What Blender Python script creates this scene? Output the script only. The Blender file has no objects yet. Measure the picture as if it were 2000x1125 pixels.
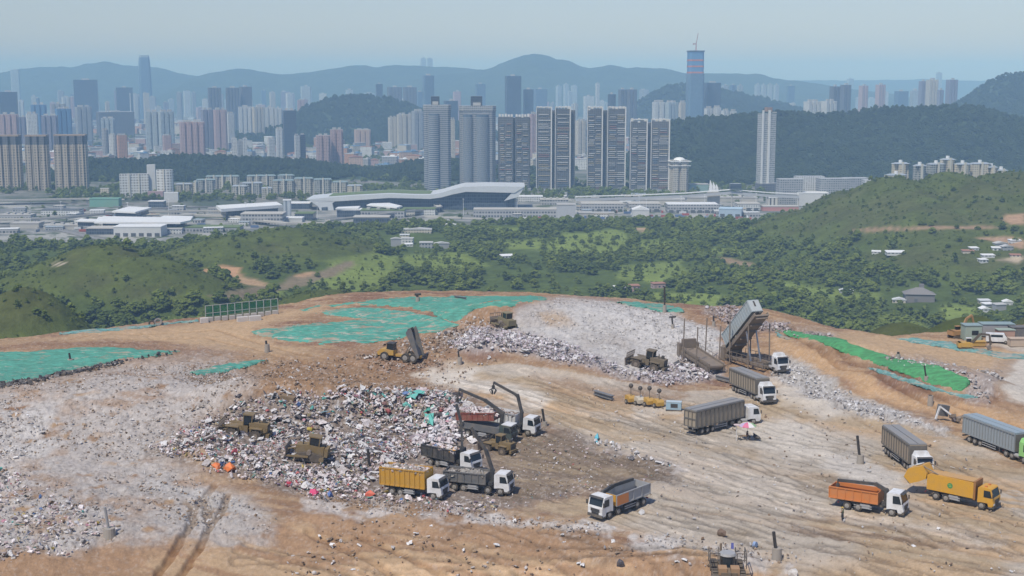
import bpy, math, random
import numpy as np
from mathutils import Vector, Matrix

R = math.radians
random.seed(7)
rng = np.random.default_rng(7)
C = bpy.context.scene
COL = C.collection

# ------------------------------------------------------------------ camera, sky, sun, exposure
F = 2600.0            # focal length in photo pixels (2000 wide)
HOR = 158.0           # row of the horizon in the photo
PITCH = math.atan((562.5 - HOR) / F)
CAMZ = 181.0
cam_d = bpy.data.cameras.new("camera")
cam = bpy.data.objects.new("camera", cam_d)
COL.objects.link(cam)
cam.location = (0, 0, CAMZ)
cam.rotation_euler = (R(90) - PITCH, 0, 0)
cam_d.sensor_width = 36
cam_d.lens = 36 * F / 2000
cam_d.clip_start = 1
cam_d.clip_end = 60000
C.camera = cam

SUN_EL, SUN_AZ = 58, 215          # azimuth clockwise from +Y (the view direction)
sdir = Vector((math.sin(R(SUN_AZ)) * math.cos(R(SUN_EL)), math.cos(R(SUN_AZ)) * math.cos(R(SUN_EL)), math.sin(R(SUN_EL))))
w = bpy.data.worlds.new("World")
C.world = w
w.use_nodes = True
nt = w.node_tree
sky = nt.nodes.new("ShaderNodeTexSky")
sky.sky_type = 'NISHITA'
sky.sun_disc = False
sky.sun_elevation = R(SUN_EL)
sky.sun_rotation = R(SUN_AZ)
sky.altitude = 100
sky.air_density = 1.2
sky.dust_density = 0.5
sky.ozone_density = 2.0
tint = nt.nodes.new("ShaderNodeMix"); tint.data_type = 'RGBA'; tint.blend_type = 'MULTIPLY'
tint.inputs[0].default_value = 1.0; tint.inputs[7].default_value = (.90, .89, 1.11, 1)
nt.links.new(sky.outputs[0], tint.inputs[6])
nt.links.new(tint.outputs[2], nt.nodes["Background"].inputs[0])
nt.nodes["Background"].inputs[1].default_value = 0.105
sun_d = bpy.data.lights.new("sun", 'SUN')
sun_d.energy = 3.9
sun_d.angle = R(0.6)
sun_d.color = (1.0, 0.925, 0.81)
sun = bpy.data.objects.new("sun", sun_d)
COL.objects.link(sun)
sun.rotation_euler = (-sdir).to_track_quat('-Z', 'Y').to_euler()
C.view_settings.view_transform = 'Standard'
C.view_settings.look = 'None'
C.view_settings.exposure = 0.0
C.view_settings.gamma = 1.0
C.cycles.use_denoising = True
C.cycles.volume_bounces = 2
C.cycles.max_bounces = 6
C.cycles.diffuse_bounces = 2
C.cycles.glossy_bounces = 2
C.cycles.transmission_bounces = 2
C.cycles.sample_clamp_indirect = 6

# ------------------------------------------------------------------ picture <-> world helpers
cp, sp_ = math.cos(PITCH), math.sin(PITCH)
def ray(px, py):
    a = (np.asarray(px, float) - 1000) / F
    b = (562.5 - np.asarray(py, float)) / F
    return a, cp + b * sp_, -sp_ + b * cp          # x, y, z
def at_z(px, py, z):
    a, y, dz = ray(px, py)
    t = (z - CAMZ) / dz
    return a * t, y * t
def zy(py, Y):
    _, y, dz = ray(0, py)
    return CAMZ + dz / y * Y
def xy(px, py, Y):
    a, y, _ = ray(px, py)
    return a / y * Y
def project(x, y, z):
    dz = z - CAMZ
    d = y * cp - dz * sp_
    u = y * sp_ + dz * cp
    return 1000 + F * x / d, 562.5 - F * u / d

# ------------------------------------------------------------------ noise
def _hash(ix, iy, seed):
    h = (ix * 374761393 + iy * 668265263 + seed * 974634721) & 0xffffffff
    h = ((h ^ (h >> 13)) * 1274126177) & 0xffffffff
    h = h ^ (h >> 16)
    return (h & 0xffff) / 65535.0
def vnoise(x, y, seed=0):
    x = np.asarray(x, float); y = np.asarray(y, float)
    ix = np.floor(x).astype(np.int64); iy = np.floor(y).astype(np.int64)
    fx = x - ix; fy = y - iy
    fx = fx * fx * (3 - 2 * fx); fy = fy * fy * (3 - 2 * fy)
    a = _hash(ix, iy, seed); b = _hash(ix + 1, iy, seed)
    c = _hash(ix, iy + 1, seed); d = _hash(ix + 1, iy + 1, seed)
    return (a * (1 - fx) + b * fx) * (1 - fy) + (c * (1 - fx) + d * fx) * fy
def fbm(x, y, s, octv=4, seed=0, gain=0.5):
    x = np.asarray(x, float) / s; y = np.asarray(y, float) / s
    r = 0.0; a = 1.0; t = 0.0
    for o in range(octv):
        r = r + a * vnoise(x + 17.3 * o, y - 9.1 * o, seed + o)
        t += a; a *= gain; x = x * 2.03; y = y * 2.03
    return r / t                                    # 0..1
def sstep(a, b, x):
    t = np.clip((x - a) / (b - a), 0, 1)
    return t * t * (3 - 2 * t)
def poly_sd(px, py, poly):
    """signed distance (inside positive) to a polygon"""
    px = np.asarray(px, float); py = np.asarray(py, float)
    P = np.array(poly, float)
    d2 = np.full(px.shape, 1e12); inside = np.zeros(px.shape, bool)
    n = len(P)
    for i in range(n):
        x0, y0 = P[i]; x1, y1 = P[(i + 1) % n]
        dx, dy = x1 - x0, y1 - y0
        t = np.clip(((px - x0) * dx + (py - y0) * dy) / (dx * dx + dy * dy + 1e-9), 0, 1)
        d2 = np.minimum(d2, (px - x0 - t * dx) ** 2 + (py - y0 - t * dy) ** 2)
        c = ((y0 > py) != (y1 > py)) & (px < (x1 - x0) * (py - y0) / (y1 - y0 + 1e-12) + x0)
        inside ^= c
    d = np.sqrt(d2)
    return np.where(inside, d, -d)
def line_d(px, py, pts):
    px = np.asarray(px, float); py = np.asarray(py, float)
    d2 = np.full(px.shape, 1e12)
    for (x0, y0), (x1, y1) in zip(pts[:-1], pts[1:]):
        dx, dy = x1 - x0, y1 - y0
        t = np.clip(((px - x0) * dx + (py - y0) * dy) / (dx * dx + dy * dy + 1e-9), 0, 1)
        d2 = np.minimum(d2, (px - x0 - t * dx) ** 2 + (py - y0 - t * dy) ** 2)
    return np.sqrt(d2)

# ------------------------------------------------------------------ mesh helpers
def tag(o, label=None, cat=None, group=None, kind=None):
    if label: o["label"] = label
    if cat: o["category"] = cat
    if group: o["group"] = group
    if kind: o["kind"] = kind
    return o
def link(name, me, parent=None):
    o = bpy.data.objects.new(name, me)
    COL.objects.link(o)
    if parent is not None: o.parent = parent
    return o
def empty(name, loc, rz=0, label=None, cat=None, group=None):
    o = bpy.data.objects.new(name, None)
    COL.objects.link(o)
    o.empty_display_size = 0.5
    o.location = loc
    o.rotation_euler = (0, 0, rz)
    return tag(o, label, cat, group)
def mesh_np(name, v, f, mats=(), cols=None, smooth=False, mi=None):
    me = bpy.data.meshes.new(name)
    v = np.ascontiguousarray(v, dtype=np.float32); f = np.ascontiguousarray(f, dtype=np.int32)
    nf, k = f.shape
    me.vertices.add(len(v)); me.vertices.foreach_set("co", v.ravel())
    me.loops.add(nf * k); me.loops.foreach_set("vertex_index", f.ravel())
    me.polygons.add(nf)
    me.polygons.foreach_set("loop_start", np.arange(0, nf * k, k, dtype=np.int32))
    me.polygons.foreach_set("use_smooth", np.full(nf, smooth))
    for m in mats: me.materials.append(m)
    if mi is not None: me.polygons.foreach_set("material_index", np.asarray(mi, dtype=np.int32))
    if cols is not None:
        a = me.color_attributes.new("paint", 'FLOAT_COLOR', 'POINT')
        c4 = np.ones((len(v), 4), np.float32); c4[:, :3] = cols
        a.data.foreach_set("color", c4.ravel())
    me.update(); me.validate()
    return me
def grid_faces(nu, nv):
    i = np.arange((nu - 1) * (nv - 1)); r = i // (nu - 1); c = i % (nu - 1)
    a = r * nu + c
    return np.stack([a, a + 1, a + 1 + nu, a + nu], 1)

class MB:
    """collects simple solids and links them as one mesh object"""
    def __init__(s): s.v = []; s.f = []; s.m = []
    def add(s, v, f, m=0):
        b = len(s.v)
        s.v += [tuple(p) for p in v]
        s.f += [tuple(i + b for i in q) for q in f]
        s.m += [m] * len(f)
        return s
    def box(s, c, d, m=0, rz=0, ry=0, rx=0, top=1.0):
        x, y, z = d[0] / 2, d[1] / 2, d[2] / 2
        v = [Vector((a * x * (top if cc > 0 else 1), b * y * (top if cc > 0 else 1), cc * z)) for cc in (-1, 1) for a, b in ((-1, -1), (1, -1), (1, 1), (-1, 1))]
        M = Matrix.Translation(c) @ Matrix.Rotation(rz, 4, 'Z') @ Matrix.Rotation(ry, 4, 'Y') @ Matrix.Rotation(rx, 4, 'X')
        return s.add([M @ p for p in v], [(3, 2, 1, 0), (4, 5, 6, 7), (0, 1, 5, 4), (1, 2, 6, 5), (2, 3, 7, 6), (3, 0, 4, 7)], m)
    def bar(s, a, b, w_, h_=None, m=0):
        a = Vector(a); b = Vector(b); h_ = h_ or w_
        z = (b - a).normalized(); x = z.cross(Vector((0, 0, 1)))
        if x.length < 1e-3: x = Vector((1, 0, 0))
        x.normalize(); y = x.cross(z)
        v = [p + x * (i * w_ / 2) + y * (j * h_ / 2) for p in (a, b) for i, j in ((-1, -1), (1, -1), (1, 1), (-1, 1))]
        return s.add(v, [(0, 1, 2, 3), (7, 6, 5, 4), (0, 4, 5, 1), (1, 5, 6, 2), (2, 6, 7, 3), (3, 7, 4, 0)], m)
    def cyl(s, a, b, r0, r1=None, n=10, m=0):
        a = Vector(a); b = Vector(b); r1 = r0 if r1 is None else r1
        z = (b - a).normalized(); x = z.orthogonal().normalized(); y = z.cross(x)
        v = []
        for p, r in ((a, r0), (b, r1)):
            v += [p + (x * math.cos(t) + y * math.sin(t)) * r for t in [2 * math.pi * i / n for i in range(n)]]
        f = [(i, (i + 1) % n, n + (i + 1) % n, n + i) for i in range(n)]
        f += [tuple(range(n - 1, -1, -1)), tuple(range(n, 2 * n))]
        return s.add(v, f, m)
    def prism(s, prof, y0, y1, m=0):
        """profile in x,z extruded along y"""
        n = len(prof)
        v = [(x, y0, z) for x, z in prof] + [(x, y1, z) for x, z in prof]
        f = [(i, (i + 1) % n, n + (i + 1) % n, n + i) for i in range(n)]
        f += [tuple(range(n - 1, -1, -1)), tuple(range(n, 2 * n))]
        return s.add(v, f, m)
    def slab(s, poly, z0, z1, m=0):
        n = len(poly)
        z0 = z0 if hasattr(z0, '__len__') else [z0] * n
        z1 = z1 if hasattr(z1, '__len__') else [z1] * n
        v = [(p[0], p[1], z) for p, z in zip(poly, z0)] + [(p[0], p[1], z) for p, z in zip(poly, z1)]
        f = [(i, (i + 1) % n, n + (i + 1) % n, n + i) for i in range(n)]
        f += [tuple(range(n - 1, -1, -1)), tuple(range(n, 2 * n))]
        return s.add(v, f, m)
    def ball(s, c, r, n=8, m=0, sq=1.0):
        rows = n // 2
        v = [(c[0], c[1], c[2] - r * sq)]
        for i in range(1, rows):
            t = math.pi * i / rows - math.pi / 2
            v += [(c[0] + r * math.cos(t) * math.cos(2 * math.pi * j / n), c[1] + r * math.cos(t) * math.sin(2 * math.pi * j / n), c[2] + r * sq * math.sin(t)) for j in range(n)]
        v.append((c[0], c[1], c[2] + r * sq))
        f = [(0, 1 + (j + 1) % n, 1 + j) for j in range(n)]
        for i in range(rows - 2):
            a = 1 + i * n
            f += [(a + j, a + (j + 1) % n, a + n + (j + 1) % n, a + n + j) for j in range(n)]
        a = 1 + (rows - 2) * n
        f += [(a + j, a + (j + 1) % n, len(v) - 1) for j in range(n)]
        return s.add(v, f, m)
    def mesh(s, name, mats, smooth=False):
        me = bpy.data.meshes.new(name)
        me.from_pydata(s.v, [], s.f)
        for mm in (mats if isinstance(mats, (list, tuple)) else [mats]): me.materials.append(mm)
        me.polygons.foreach_set("material_index", s.m)
        if smooth: me.polygons.foreach_set("use_smooth", [True] * len(s.f))
        import bmesh
        bm = bmesh.new(); bm.from_mesh(me)
        bmesh.ops.recalc_face_normals(bm, faces=bm.faces)
        bm.to_mesh(me); bm.free()
        me.update()
        return me
    def build(s, name, mats, parent=None, smooth=False):
        return link(name, s.mesh(name, mats, smooth), parent)

# ------------------------------------------------------------------ materials
def _new(name):
    m = bpy.data.materials.new(name); m.use_nodes = True
    n = m.node_tree
    return m, n, n.nodes["Principled BSDF"]
def _nd(n, t, **kw):
    x = n.nodes.new(t)
    for k, v in kw.items(): setattr(x, k, v)
    return x
def _math(n, op, a, b=None, c=None):
    x = n.nodes.new("ShaderNodeMath"); x.operation = op
    for i, q in enumerate((a, b, c)):
        if q is None: continue
        if isinstance(q, (int, float)): x.inputs[i].default_value = q
        else: n.links.new(q, x.inputs[i])
    return x.outputs[0]
def _mix(n, fac, a, b, bt='MIX'):
    x = n.nodes.new("ShaderNodeMix"); x.data_type = 'RGBA'; x.blend_type = bt
    for i, q in ((0, fac), (6, a), (7, b)):
        if isinstance(q, (int, float)): x.inputs[i].default_value = q
        elif isinstance(q, tuple): x.inputs[i].default_value = (*q[:3], 1)
        else: n.links.new(q, x.inputs[i])
    return x.outputs[2]
def _noise(n, vec, scale, det=4, rough=0.55):
    x = n.nodes.new("ShaderNodeTexNoise"); x.inputs["Scale"].default_value = scale
    x.inputs["Detail"].default_value = det; x.inputs["Roughness"].default_value = rough
    if vec is not None: n.links.new(vec, x.inputs["Vector"])
    return x.outputs[0]
def _ramp(n, fac, a, b):
    x = n.nodes.new("ShaderNodeMapRange"); x.interpolation_type = 'SMOOTHSTEP'
    n.links.new(fac, x.inputs[0]); x.inputs[1].default_value = a; x.inputs[2].default_value = b
    return x.outputs[0]
def _bump(n, h, b, dist=0.1, strength=1.0):
    x = n.nodes.new("ShaderNodeBump"); x.inputs["Distance"].default_value = dist; x.inputs["Strength"].default_value = strength
    n.links.new(h, x.inputs["Height"]); n.links.new(x.outputs[0], b.inputs["Normal"])
DUST = (0.33, 0.26, 0.18)
_pm = {}
def pmat(name, col, rough=0.55, dirt=0.35, metal=0.0, scale=1.3, dust=DUST, var=0.12):
    if name in _pm: return _pm[name]
    m, n, b = _new(name)
    tc = _nd(n, "ShaderNodeTexCoord").outputs["Object"]
    f = _ramp(n, _noise(n, tc, scale, 6, 0.65), 0.35, 0.75)
    f2 = _noise(n, tc, scale * 6, 3, 0.6)
    c = _mix(n, _math(n, 'MULTIPLY', f, dirt), col, dust)
    dk = tuple(x * (1 - 2 * var) for x in col)
    c = _mix(n, _math(n, 'MULTIPLY', _ramp(n, f2, 0.5, 0.7), 0.5), c, _mix(n, 0.5, c, dk))
    n.links.new(c, b.inputs["Base Color"])
    b.inputs["Roughness"].default_value = rough; b.inputs["Metallic"].default_value = metal
    _pm[name] = m
    return m
def glass(name="dark_glass", col=(0.02, 0.028, 0.035)):
    if name in _pm: return _pm[name]
    m, n, b = _new(name)
    b.inputs["Base Color"].default_value = (*col, 1); b.inputs["Roughness"].default_value = 0.12
    _pm[name] = m
    return m
_fm = {}
def facade(name, wall, win=(0.05, 0.07, 0.09), fl=3.2, bay=3.6, hr=0.5, wr=0.6, roof=(0.4, 0.4, 0.4), band=None, rough=0.6, tint=0.1):
    """a wall with floors and window bays measured in metres"""
    if name in _fm: return _fm[name]
    m, n, b = _new(name)
    g = _nd(n, "ShaderNodeNewGeometry")
    P = _nd(n, "ShaderNodeSeparateXYZ"); n.links.new(g.outputs["Position"], P.inputs[0])
    N = _nd(n, "ShaderNodeSeparateXYZ"); n.links.new(g.outputs["True Normal"], N.inputs[0])
    u = _math(n, 'SUBTRACT', _math(n, 'MULTIPLY', P.outputs[1], N.outputs[0]), _math(n, 'MULTIPLY', P.outputs[0], N.outputs[1]))
    fu = _math(n, 'FRACT', _math(n, 'DIVIDE', u, bay)); fv = _math(n, 'FRACT', _math(n, 'DIVIDE', P.outputs[2], fl))
    mu = _math(n, 'LESS_THAN', fu, wr); mv = _math(n, 'LESS_THAN', fv, hr)
    wm = _math(n, 'MULTIPLY', mu, mv)
    oi = _nd(n, "ShaderNodeObjectInfo").outputs["Random"]
    big = _noise(n, g.outputs["Position"], 0.03, 3)
    wc = _mix(n, _math(n, 'MULTIPLY', big, tint * 2), wall, tuple(x * 0.75 for x in wall))
    wc = _mix(n, _math(n, 'MULTIPLY', oi, tint), wc, (0.5, 0.45, 0.4))
    # each window its own shade
    cu = _math(n, 'FLOOR', _math(n, 'DIVIDE', u, bay)); cv = _math(n, 'FLOOR', _math(n, 'DIVIDE', P.outputs[2], fl))
    cb = _nd(n, "ShaderNodeCombineXYZ"); n.links.new(cu, cb.inputs[0]); n.links.new(cv, cb.inputs[1])
    wn = _nd(n, "ShaderNodeTexWhiteNoise"); wn.noise_dimensions = '2D'; n.links.new(cb.outputs[0], wn.inputs["Vector"])
    gl = _mix(n, _math(n, 'POWER', wn.outputs[0], 2.0), win, tuple(0.5 * a + 0.5 * b_ for a, b_ in zip(win, wall)))
    c = _mix(n, wm, wc, gl)
    if band: c = _mix(n, _math(n, 'GREATER_THAN', fv, 0.82), c, band)
    c = _mix(n, _math(n, 'GREATER_THAN', N.outputs[2], 0.5), c, roof)
    n.links.new(c, b.inputs["Base Color"]); b.inputs["Roughness"].default_value = rough
    _fm[name] = m
    return m
# ================================================================== the landfill platform
ZP = 125.0
CREST = [(-700, 690), (-300, 680), (0, 662), (110, 652), (250, 640), (400, 622), (545, 604), (640, 588), (760, 576), (900, 572), (1060, 573), (1180, 580),
         (1330, 595), (1420, 606), (1520, 626), (1640, 644), (1740, 656), (1850, 650), (1920, 642), (2050, 640), (2400, 660), (2800, 680)]
_cx = np.array([p[0] for p in CREST], float)
_cY = np.array([at_z(p[0], p[1], ZP)[1] for p in CREST])
_cu = np.array([at_z(p[0], p[1], ZP)[0] / at_z(p[0], p[1], ZP)[1] for p in CREST])
MOUNDS = [  # px, py, height, rx, ry, turn (deg)
    (1100, 612, 5.0, 34, 20, 0), (1240, 660, 2.8, 34, 16, -12), (150, 770, 4.0, 30, 20, 0), (380, 800, 1.5, 16, 16, 0),
    (470, 800, 2.4, 9, 6, 0), (560, 812, 2.0, 10, 8, 0), (640, 800, 2.8, 12, 8, 0), (760, 795, 3.2, 12, 8, 0), (850, 815, 2.0, 6, 6, 0),
    (390, 868, 2.2, 7, 5, 0), (520, 905, 1.2, 10, 5, 0), (650, 880, 1.3, 12, 8, 0), (960, 690, 2.6, 6, 4, 0), (940, 636, 2.0, 12, 5, 8),
    (1010, 690, 1.5, 16, 10, -20), (1150, 715, 1.5, 20, 8, -14), (830, 700, 1.0, 14, 8, 0), (840, 590, 2.6, 36, 22, 0), (640, 640, 1.5, 24, 14, 0),
    (100, 690, 2.0, 34, 14, 4), (1690, 690, 4.2, 16, 9, -30), (1820, 735, 4.2, 16, 9, -20), (1570, 655, 3.2, 12, 10, -30),
    (1640, 790, 1.2, 14, 3.5, -28), (1760, 815, 1.3, 12, 3.5, -26), (1540, 735, 1.0, 10, 5, -28), (1450, 615, 2.0, 14, 10, 0), (1900, 770, 1.5, 8, 12, 0),
    (650, 1040, -1.0, 14, 6, 0), (950, 1110, -3.2, 40, 9, -8), (1400, 1165, -4.0, 30, 9, -8), (350, 1130, -2.4, 34, 8, 0), (1560, 1110, 1.0, 5, 3, 0),
    (1300, 1075, 0.9, 12, 2.5, -8), (1690, 925, 0.5, 4, 3, 0),
]
def _mounds():
    o = []
    for px, py, h, rx, ry, a in MOUNDS:
        x, y = at_z(px, py, ZP + max(h, 0) * 0.6)
        o.append((x, y, h, rx, ry, R(a)))
    return o
_MW = _mounds()
RUTS = [([(262, 1135), (300, 1088), (350, 1040), (380, 1005), (378, 985), (362, 972)], 1.0), ([(312, 1135), (345, 1090), (392, 1040), (425, 1000), (446, 962)], 1.0),
        ([(408, 1012), (404, 985), (398, 965)], 1.0), ([(372, 990), (400, 965), (420, 945)], .7), ([(470, 1135), (505, 1095), (500, 1085)], .8), ([(520, 1135), (550, 1098), (535, 1085)], .8),
        ([(400, 800), (470, 770), (560, 738)], .6), ([(430, 815), (500, 780), (590, 742)], .6), ([(0, 690), (180, 660), (420, 648), (560, 690), (760, 730)], .5),
        ([(0, 700), (200, 672), (400, 662), (540, 700), (700, 735)], .5), ([(700, 1030), (850, 1075), (1000, 1125)], .6), ([(600, 1020), (760, 1075), (880, 1125)], .6),
        ([(880, 745), (1000, 790), (1200, 850), (1500, 920), (1800, 1010), (2050, 1090)], .35), ([(900, 735), (1020, 780), (1230, 840), (1520, 905), (1830, 990), (2050, 1060)], .35),
        ([(1030, 740), (1200, 800), (1340, 870)], .35), ([(1530, 680), (1650, 740), (1800, 790), (2000, 850)], .6), ([(1540, 672), (1670, 735), (1820, 785), (2010, 842)], .6),
        ([(1560, 770), (1700, 830), (1900, 930), (2050, 1000)], .4), ([(1580, 765), (1720, 822), (1920, 920), (2050, 985)], .4),
        ([(1300, 990), (1500, 1030), (1750, 1070), (2050, 1120)], .4), ([(1300, 975), (1500, 1015), (1750, 1052), (2050, 1098)], .4)]
_RW = [([at_z(a, b, ZP) for a, b in pts], d) for pts, d in RUTS]
def HL(x, y):
    """landfill surface"""
    x = np.asarray(x, float); y = np.asarray(y, float)
    z = np.full(np.broadcast(x, y).shape, ZP)
    for mx, my, h, rx, ry, a in _MW:
        dx, dy = x - mx, y - my
        p = (dx * math.cos(a) + dy * math.sin(a)) / rx; q = (-dx * math.sin(a) + dy * math.cos(a)) / ry
        z = z + h * np.exp(-(p * p + q * q))
    z = z + (fbm(x, y, 22, 3, 3) - .5) * 1.6
    u = x / np.maximum(y, 1)
    yc = np.interp(u, _cu, _cY) + (fbm(x, y, 12, 3, 9) - .5) * 7
    over = np.maximum(y - yc, 0)
    z = z - 0.62 * (over - 5 * (1 - np.exp(-over / 5))) - 0.0
    return z
def ground(px, py, z0=None):
    """world point where the photo's ray meets the landfill"""
    a, b, c = (float(q) for q in ray(px, py))
    lo, hi = 110.0 / b, 560.0 / b
    t = lo
    while t < hi and CAMZ + c * t > float(HL(a * t, b * t)): t += 1.0
    l, h = t - 1.0, t
    for _ in range(18):
        mid = (l + h) / 2
        if CAMZ + c * mid > float(HL(a * mid, b * mid)): l = mid
        else: h = mid
    return a * h, b * h, float(HL(a * h, b * h))

def paint_landfill(X, Y):
    """albedo of the tipped ground: which material lies where"""
    px, py = project(X, Y, HL(X, Y))
    n1 = fbm(X, Y, 9, 4, 21); n2 = fbm(X, Y, 2.6, 4, 31); n3 = fbm(X, Y, 30, 3, 41)
    # streaks dragged along the traffic direction
    ca, sa = math.cos(R(-24)), math.sin(R(-24))
    xs, ys = X * ca + Y * sa, -X * sa + Y * ca
    st = fbm(xs / 7, ys, 1.5, 4, 51); st2 = fbm(xs / 14, ys, 3.2, 3, 61)
    sc = np.clip((py - 520) / 400, .25, 1.3)
    wx = px + (n1 - .5) * 95 * sc + (n2 - .5) * 44 * sc; wy = py + (fbm(X, Y, 10, 4, 71) - .5) * 46 * sc + (fbm(X, Y, 2.2, 3, 81) - .5) * 24 * sc
    A = lambda *c: np.array(c)
    brown, tan, dark = A(.32, .203, .12), A(.49, .345, .21), A(.17, .12, .082)
    grey, white, trash = A(.45, .41, .375), A(.60, .575, .545), A(.26, .21, .175)
    floor_, pale, red = A(.435, .335, .222), A(.545, .495, .425), A(.24, .14, .092)
    col = brown + (red - brown) * sstep(.45, .7, n1)[..., None]
    col = col + (tan - col) * (sstep(.48, .62, st) * .55)[..., None]
    rough = np.full(px.shape, .25)
    def put(poly, c, soft=8, k=1.0, rg=None, mod=None):
        nonlocal col, rough
        P = np.array(poly, float)
        box = (wx > P[:, 0].min() - 30) & (wx < P[:, 0].max() + 30) & (wy > P[:, 1].min() - 30) & (wy < P[:, 1].max() + 30)
        f = np.zeros(px.shape)
        f[box] = sstep(-soft * 1.7, soft * 1.7, poly_sd(wx[box], wy[box], poly)) * k
        if mod is not None: f = f * mod
        col = col + (c - col) * f[..., None]
        if rg is not None: rough = rough + (rg - rough) * f
    lo, hi = sstep(.35, .6, n2), sstep(.45, .65, n1)
    # tan haul roads, upper left
    put([(-300, 700), (0, 668), (120, 655), (250, 642), (400, 630), (545, 612), (640, 598), (560, 625), (500, 640), (490, 655), (560, 672), (700, 700), (790, 712), (740, 735), (560, 705), (400, 688), (260, 672), (120, 675), (0, 692), (-300, 720)], tan, 6, .95, .1)
    put([(330, 690), (520, 700), (760, 690), (880, 720), (1000, 770), (860, 770), (560, 770), (440, 790), (400, 740)], brown * .92, 14, .9, .5)
    put([(0, 672), (200, 660), (370, 678), (480, 690), (360, 690), (200, 676), (0, 684)], red, 5, .8, .4)
    # grey slope, left
    put([(-500, 770), (0, 752), (140, 730), (300, 710), (430, 706), (490, 745), (430, 800), (345, 862), (330, 905), (430, 962), (480, 990), (545, 1012), (545, 1050), (400, 1075), (200, 1080), (0, 1105), (-500, 1120)], grey, 24, 1, .5, sstep(.18, .4, n2))
    gl = (px < 620)
    col = np.where((gl & (py > 700))[..., None], col + (brown * 1.15 - col) * (sstep(.5, .7, n1) * .6 * sstep(700, 740, py))[..., None], col)
    put([(0, 800), (110, 790), (120, 870), (60, 930), (0, 960)], white, 18, .7, .8, lo)
    put([(150, 740), (330, 715), (420, 740), (330, 800), (250, 880), (150, 850)], grey * 1.12, 16, .6, .6, sstep(.4, .6, st))
    put([(250, 870), (330, 890), (440, 965), (520, 1000), (520, 1040), (380, 1020), (260, 960)], white * .84, 14, .75, .3, sstep(.35, .55, st2))
    put([(0, 960), (160, 980), (240, 1040), (120, 1080), (0, 1090)], white * .9, 16, .55, .9, lo)
    # foreground earth cut
    put([(-300, 1105), (60, 1085), (220, 1068), (420, 1068), (545, 1040), (600, 985), (700, 1010), (850, 1022), (1100, 1048), (1250, 1078), (1380, 1098), (1560, 1118), (1600, 1400), (-300, 1400)], brown * 1.22, 8, 1, .2)
    put([(300, 1090), (560, 1030), (640, 1010), (860, 1050), (1000, 1090), (1250, 1110), (1380, 1400), (300, 1400)], tan * 1.02, 14, .9, .1, sstep(.42, .58, st))
    put([(850, 1025), (1100, 1050), (1300, 1090), (1260, 1110), (1100, 1085), (900, 1050)], dark * 1.15, 10, .85, .6, hi)
    # working floor, right
    put([(820, 728), (900, 708), (1010, 715), (1200, 745), (1330, 770), (1500, 765), (1640, 760), (1800, 838), (2000, 915), (2600, 1100), (2600, 1400), (1560, 1118), (1450, 1075), (1300, 1045), (1150, 1015), (1000, 990), (1250, 960), (1335, 920), (1240, 885), (1130, 852), (1050, 805), (900, 755)], floor_, 9, 1, .08)
    fl = poly_sd(px, py, [(820, 728), (1010, 715), (1330, 770), (1640, 760), (2000, 915), (2600, 1100), (2600, 1400), (1560, 1118), (1150, 1015), (1250, 960), (1335, 920), (1130, 852)]) > -6
    col = np.where(fl[..., None], col + (tan * 1.06 - col) * (sstep(.47, .6, st2) * .7)[..., None], col)
    col = np.where(fl[..., None], col + (floor_ * .7 - col) * (sstep(.56, .68, st) * .5)[..., None], col)
    col = np.where(fl[..., None], col + (pale * A(.93, .95, .98) - col) * (sstep(.42, .62, fbm(X, Y, 16, 4, 55)) * .6)[..., None], col)
    put([(812, 730), (880, 712), (930, 712), (925, 735), (1010, 757), (1100, 780), (1060, 790), (930, 765), (850, 750)], pale * 1.12, 6, .95, .15)
    put([(1040, 725), (1180, 745), (1250, 765), (1180, 772), (1060, 752)], pale, 7, .5, .2)
    put([(1140, 800), (1280, 815), (1340, 850), (1300, 862), (1200, 835)], pale * 1.05, 8, .7, None, sstep(.4, .55, st2))
    put([(1430, 830), (1530, 820), (1640, 870), (1730, 905), (1790, 945), (1640, 935), (1600, 905), (1480, 870)], pale * 1.1, 8, .9, .1)
    put([(1600, 885), (1670, 870), (1790, 935), (1760, 955), (1660, 940)], pale * .98 + A(0, .01, .03), 6, .7)
    put([(1500, 745), (1580, 760), (1680, 800), (1620, 830), (1520, 790)], pale * 1.08, 8, .75)
    put([(1220, 780), (1330, 790), (1340, 810), (1240, 812)], pale, 5, .8)
    put([(1800, 950), (2050, 960), (2050, 1040), (1960, 985), (1850, 945)], pale, 10, .7, None, sstep(.42, .56, st))
    put([(1480, 985), (1650, 995), (1960, 1060), (1900, 1075), (1640, 1030), (1500, 1010)], pale, 10, .7, None, sstep(.4, .55, st2))
    put([(1380, 925), (1560, 960), (1640, 975), (1620, 1000), (1450, 970)], pale * .95, 12, .5)
    put([(1560, 1010), (1750, 1040), (2050, 1085), (2050, 1125), (1700, 1100), (1540, 1060)], dark * 1.5, 14, .65, .3, sstep(.42, .6, st))
    put([(1040, 735), (1180, 760), (1330, 770), (1320, 790), (1230, 790), (1080, 760)], brown, 9, .8, .3)
    put([(1500, 930), (1640, 955), (1800, 1010), (1760, 1020), (1600, 980)], floor_ * .7, 12, .5, None, sstep(.4, .6, st2))
    # grey strip before the cut
    put([(595, 965), (690, 962), (760, 985), (900, 995), (1150, 1022), (1300, 1045), (1450, 1060), (1570, 1085), (1560, 1110), (1400, 1092), (1250, 1070), (1100, 1042), (850, 1015), (700, 1003), (610, 985)], grey * 1.2, 6, .9, .5, sstep(.3, .55, n2))
    put([(1130, 850), (1240, 880), (1350, 915), (1330, 925), (1220, 895), (1120, 860)], grey * 1.15, 4, .8, .5)
    put([(950, 1000), (1300, 1040), (1450, 1062), (1430, 1085), (1150, 1040), (960, 1015)], white, 6, .6, .6, lo)
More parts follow.
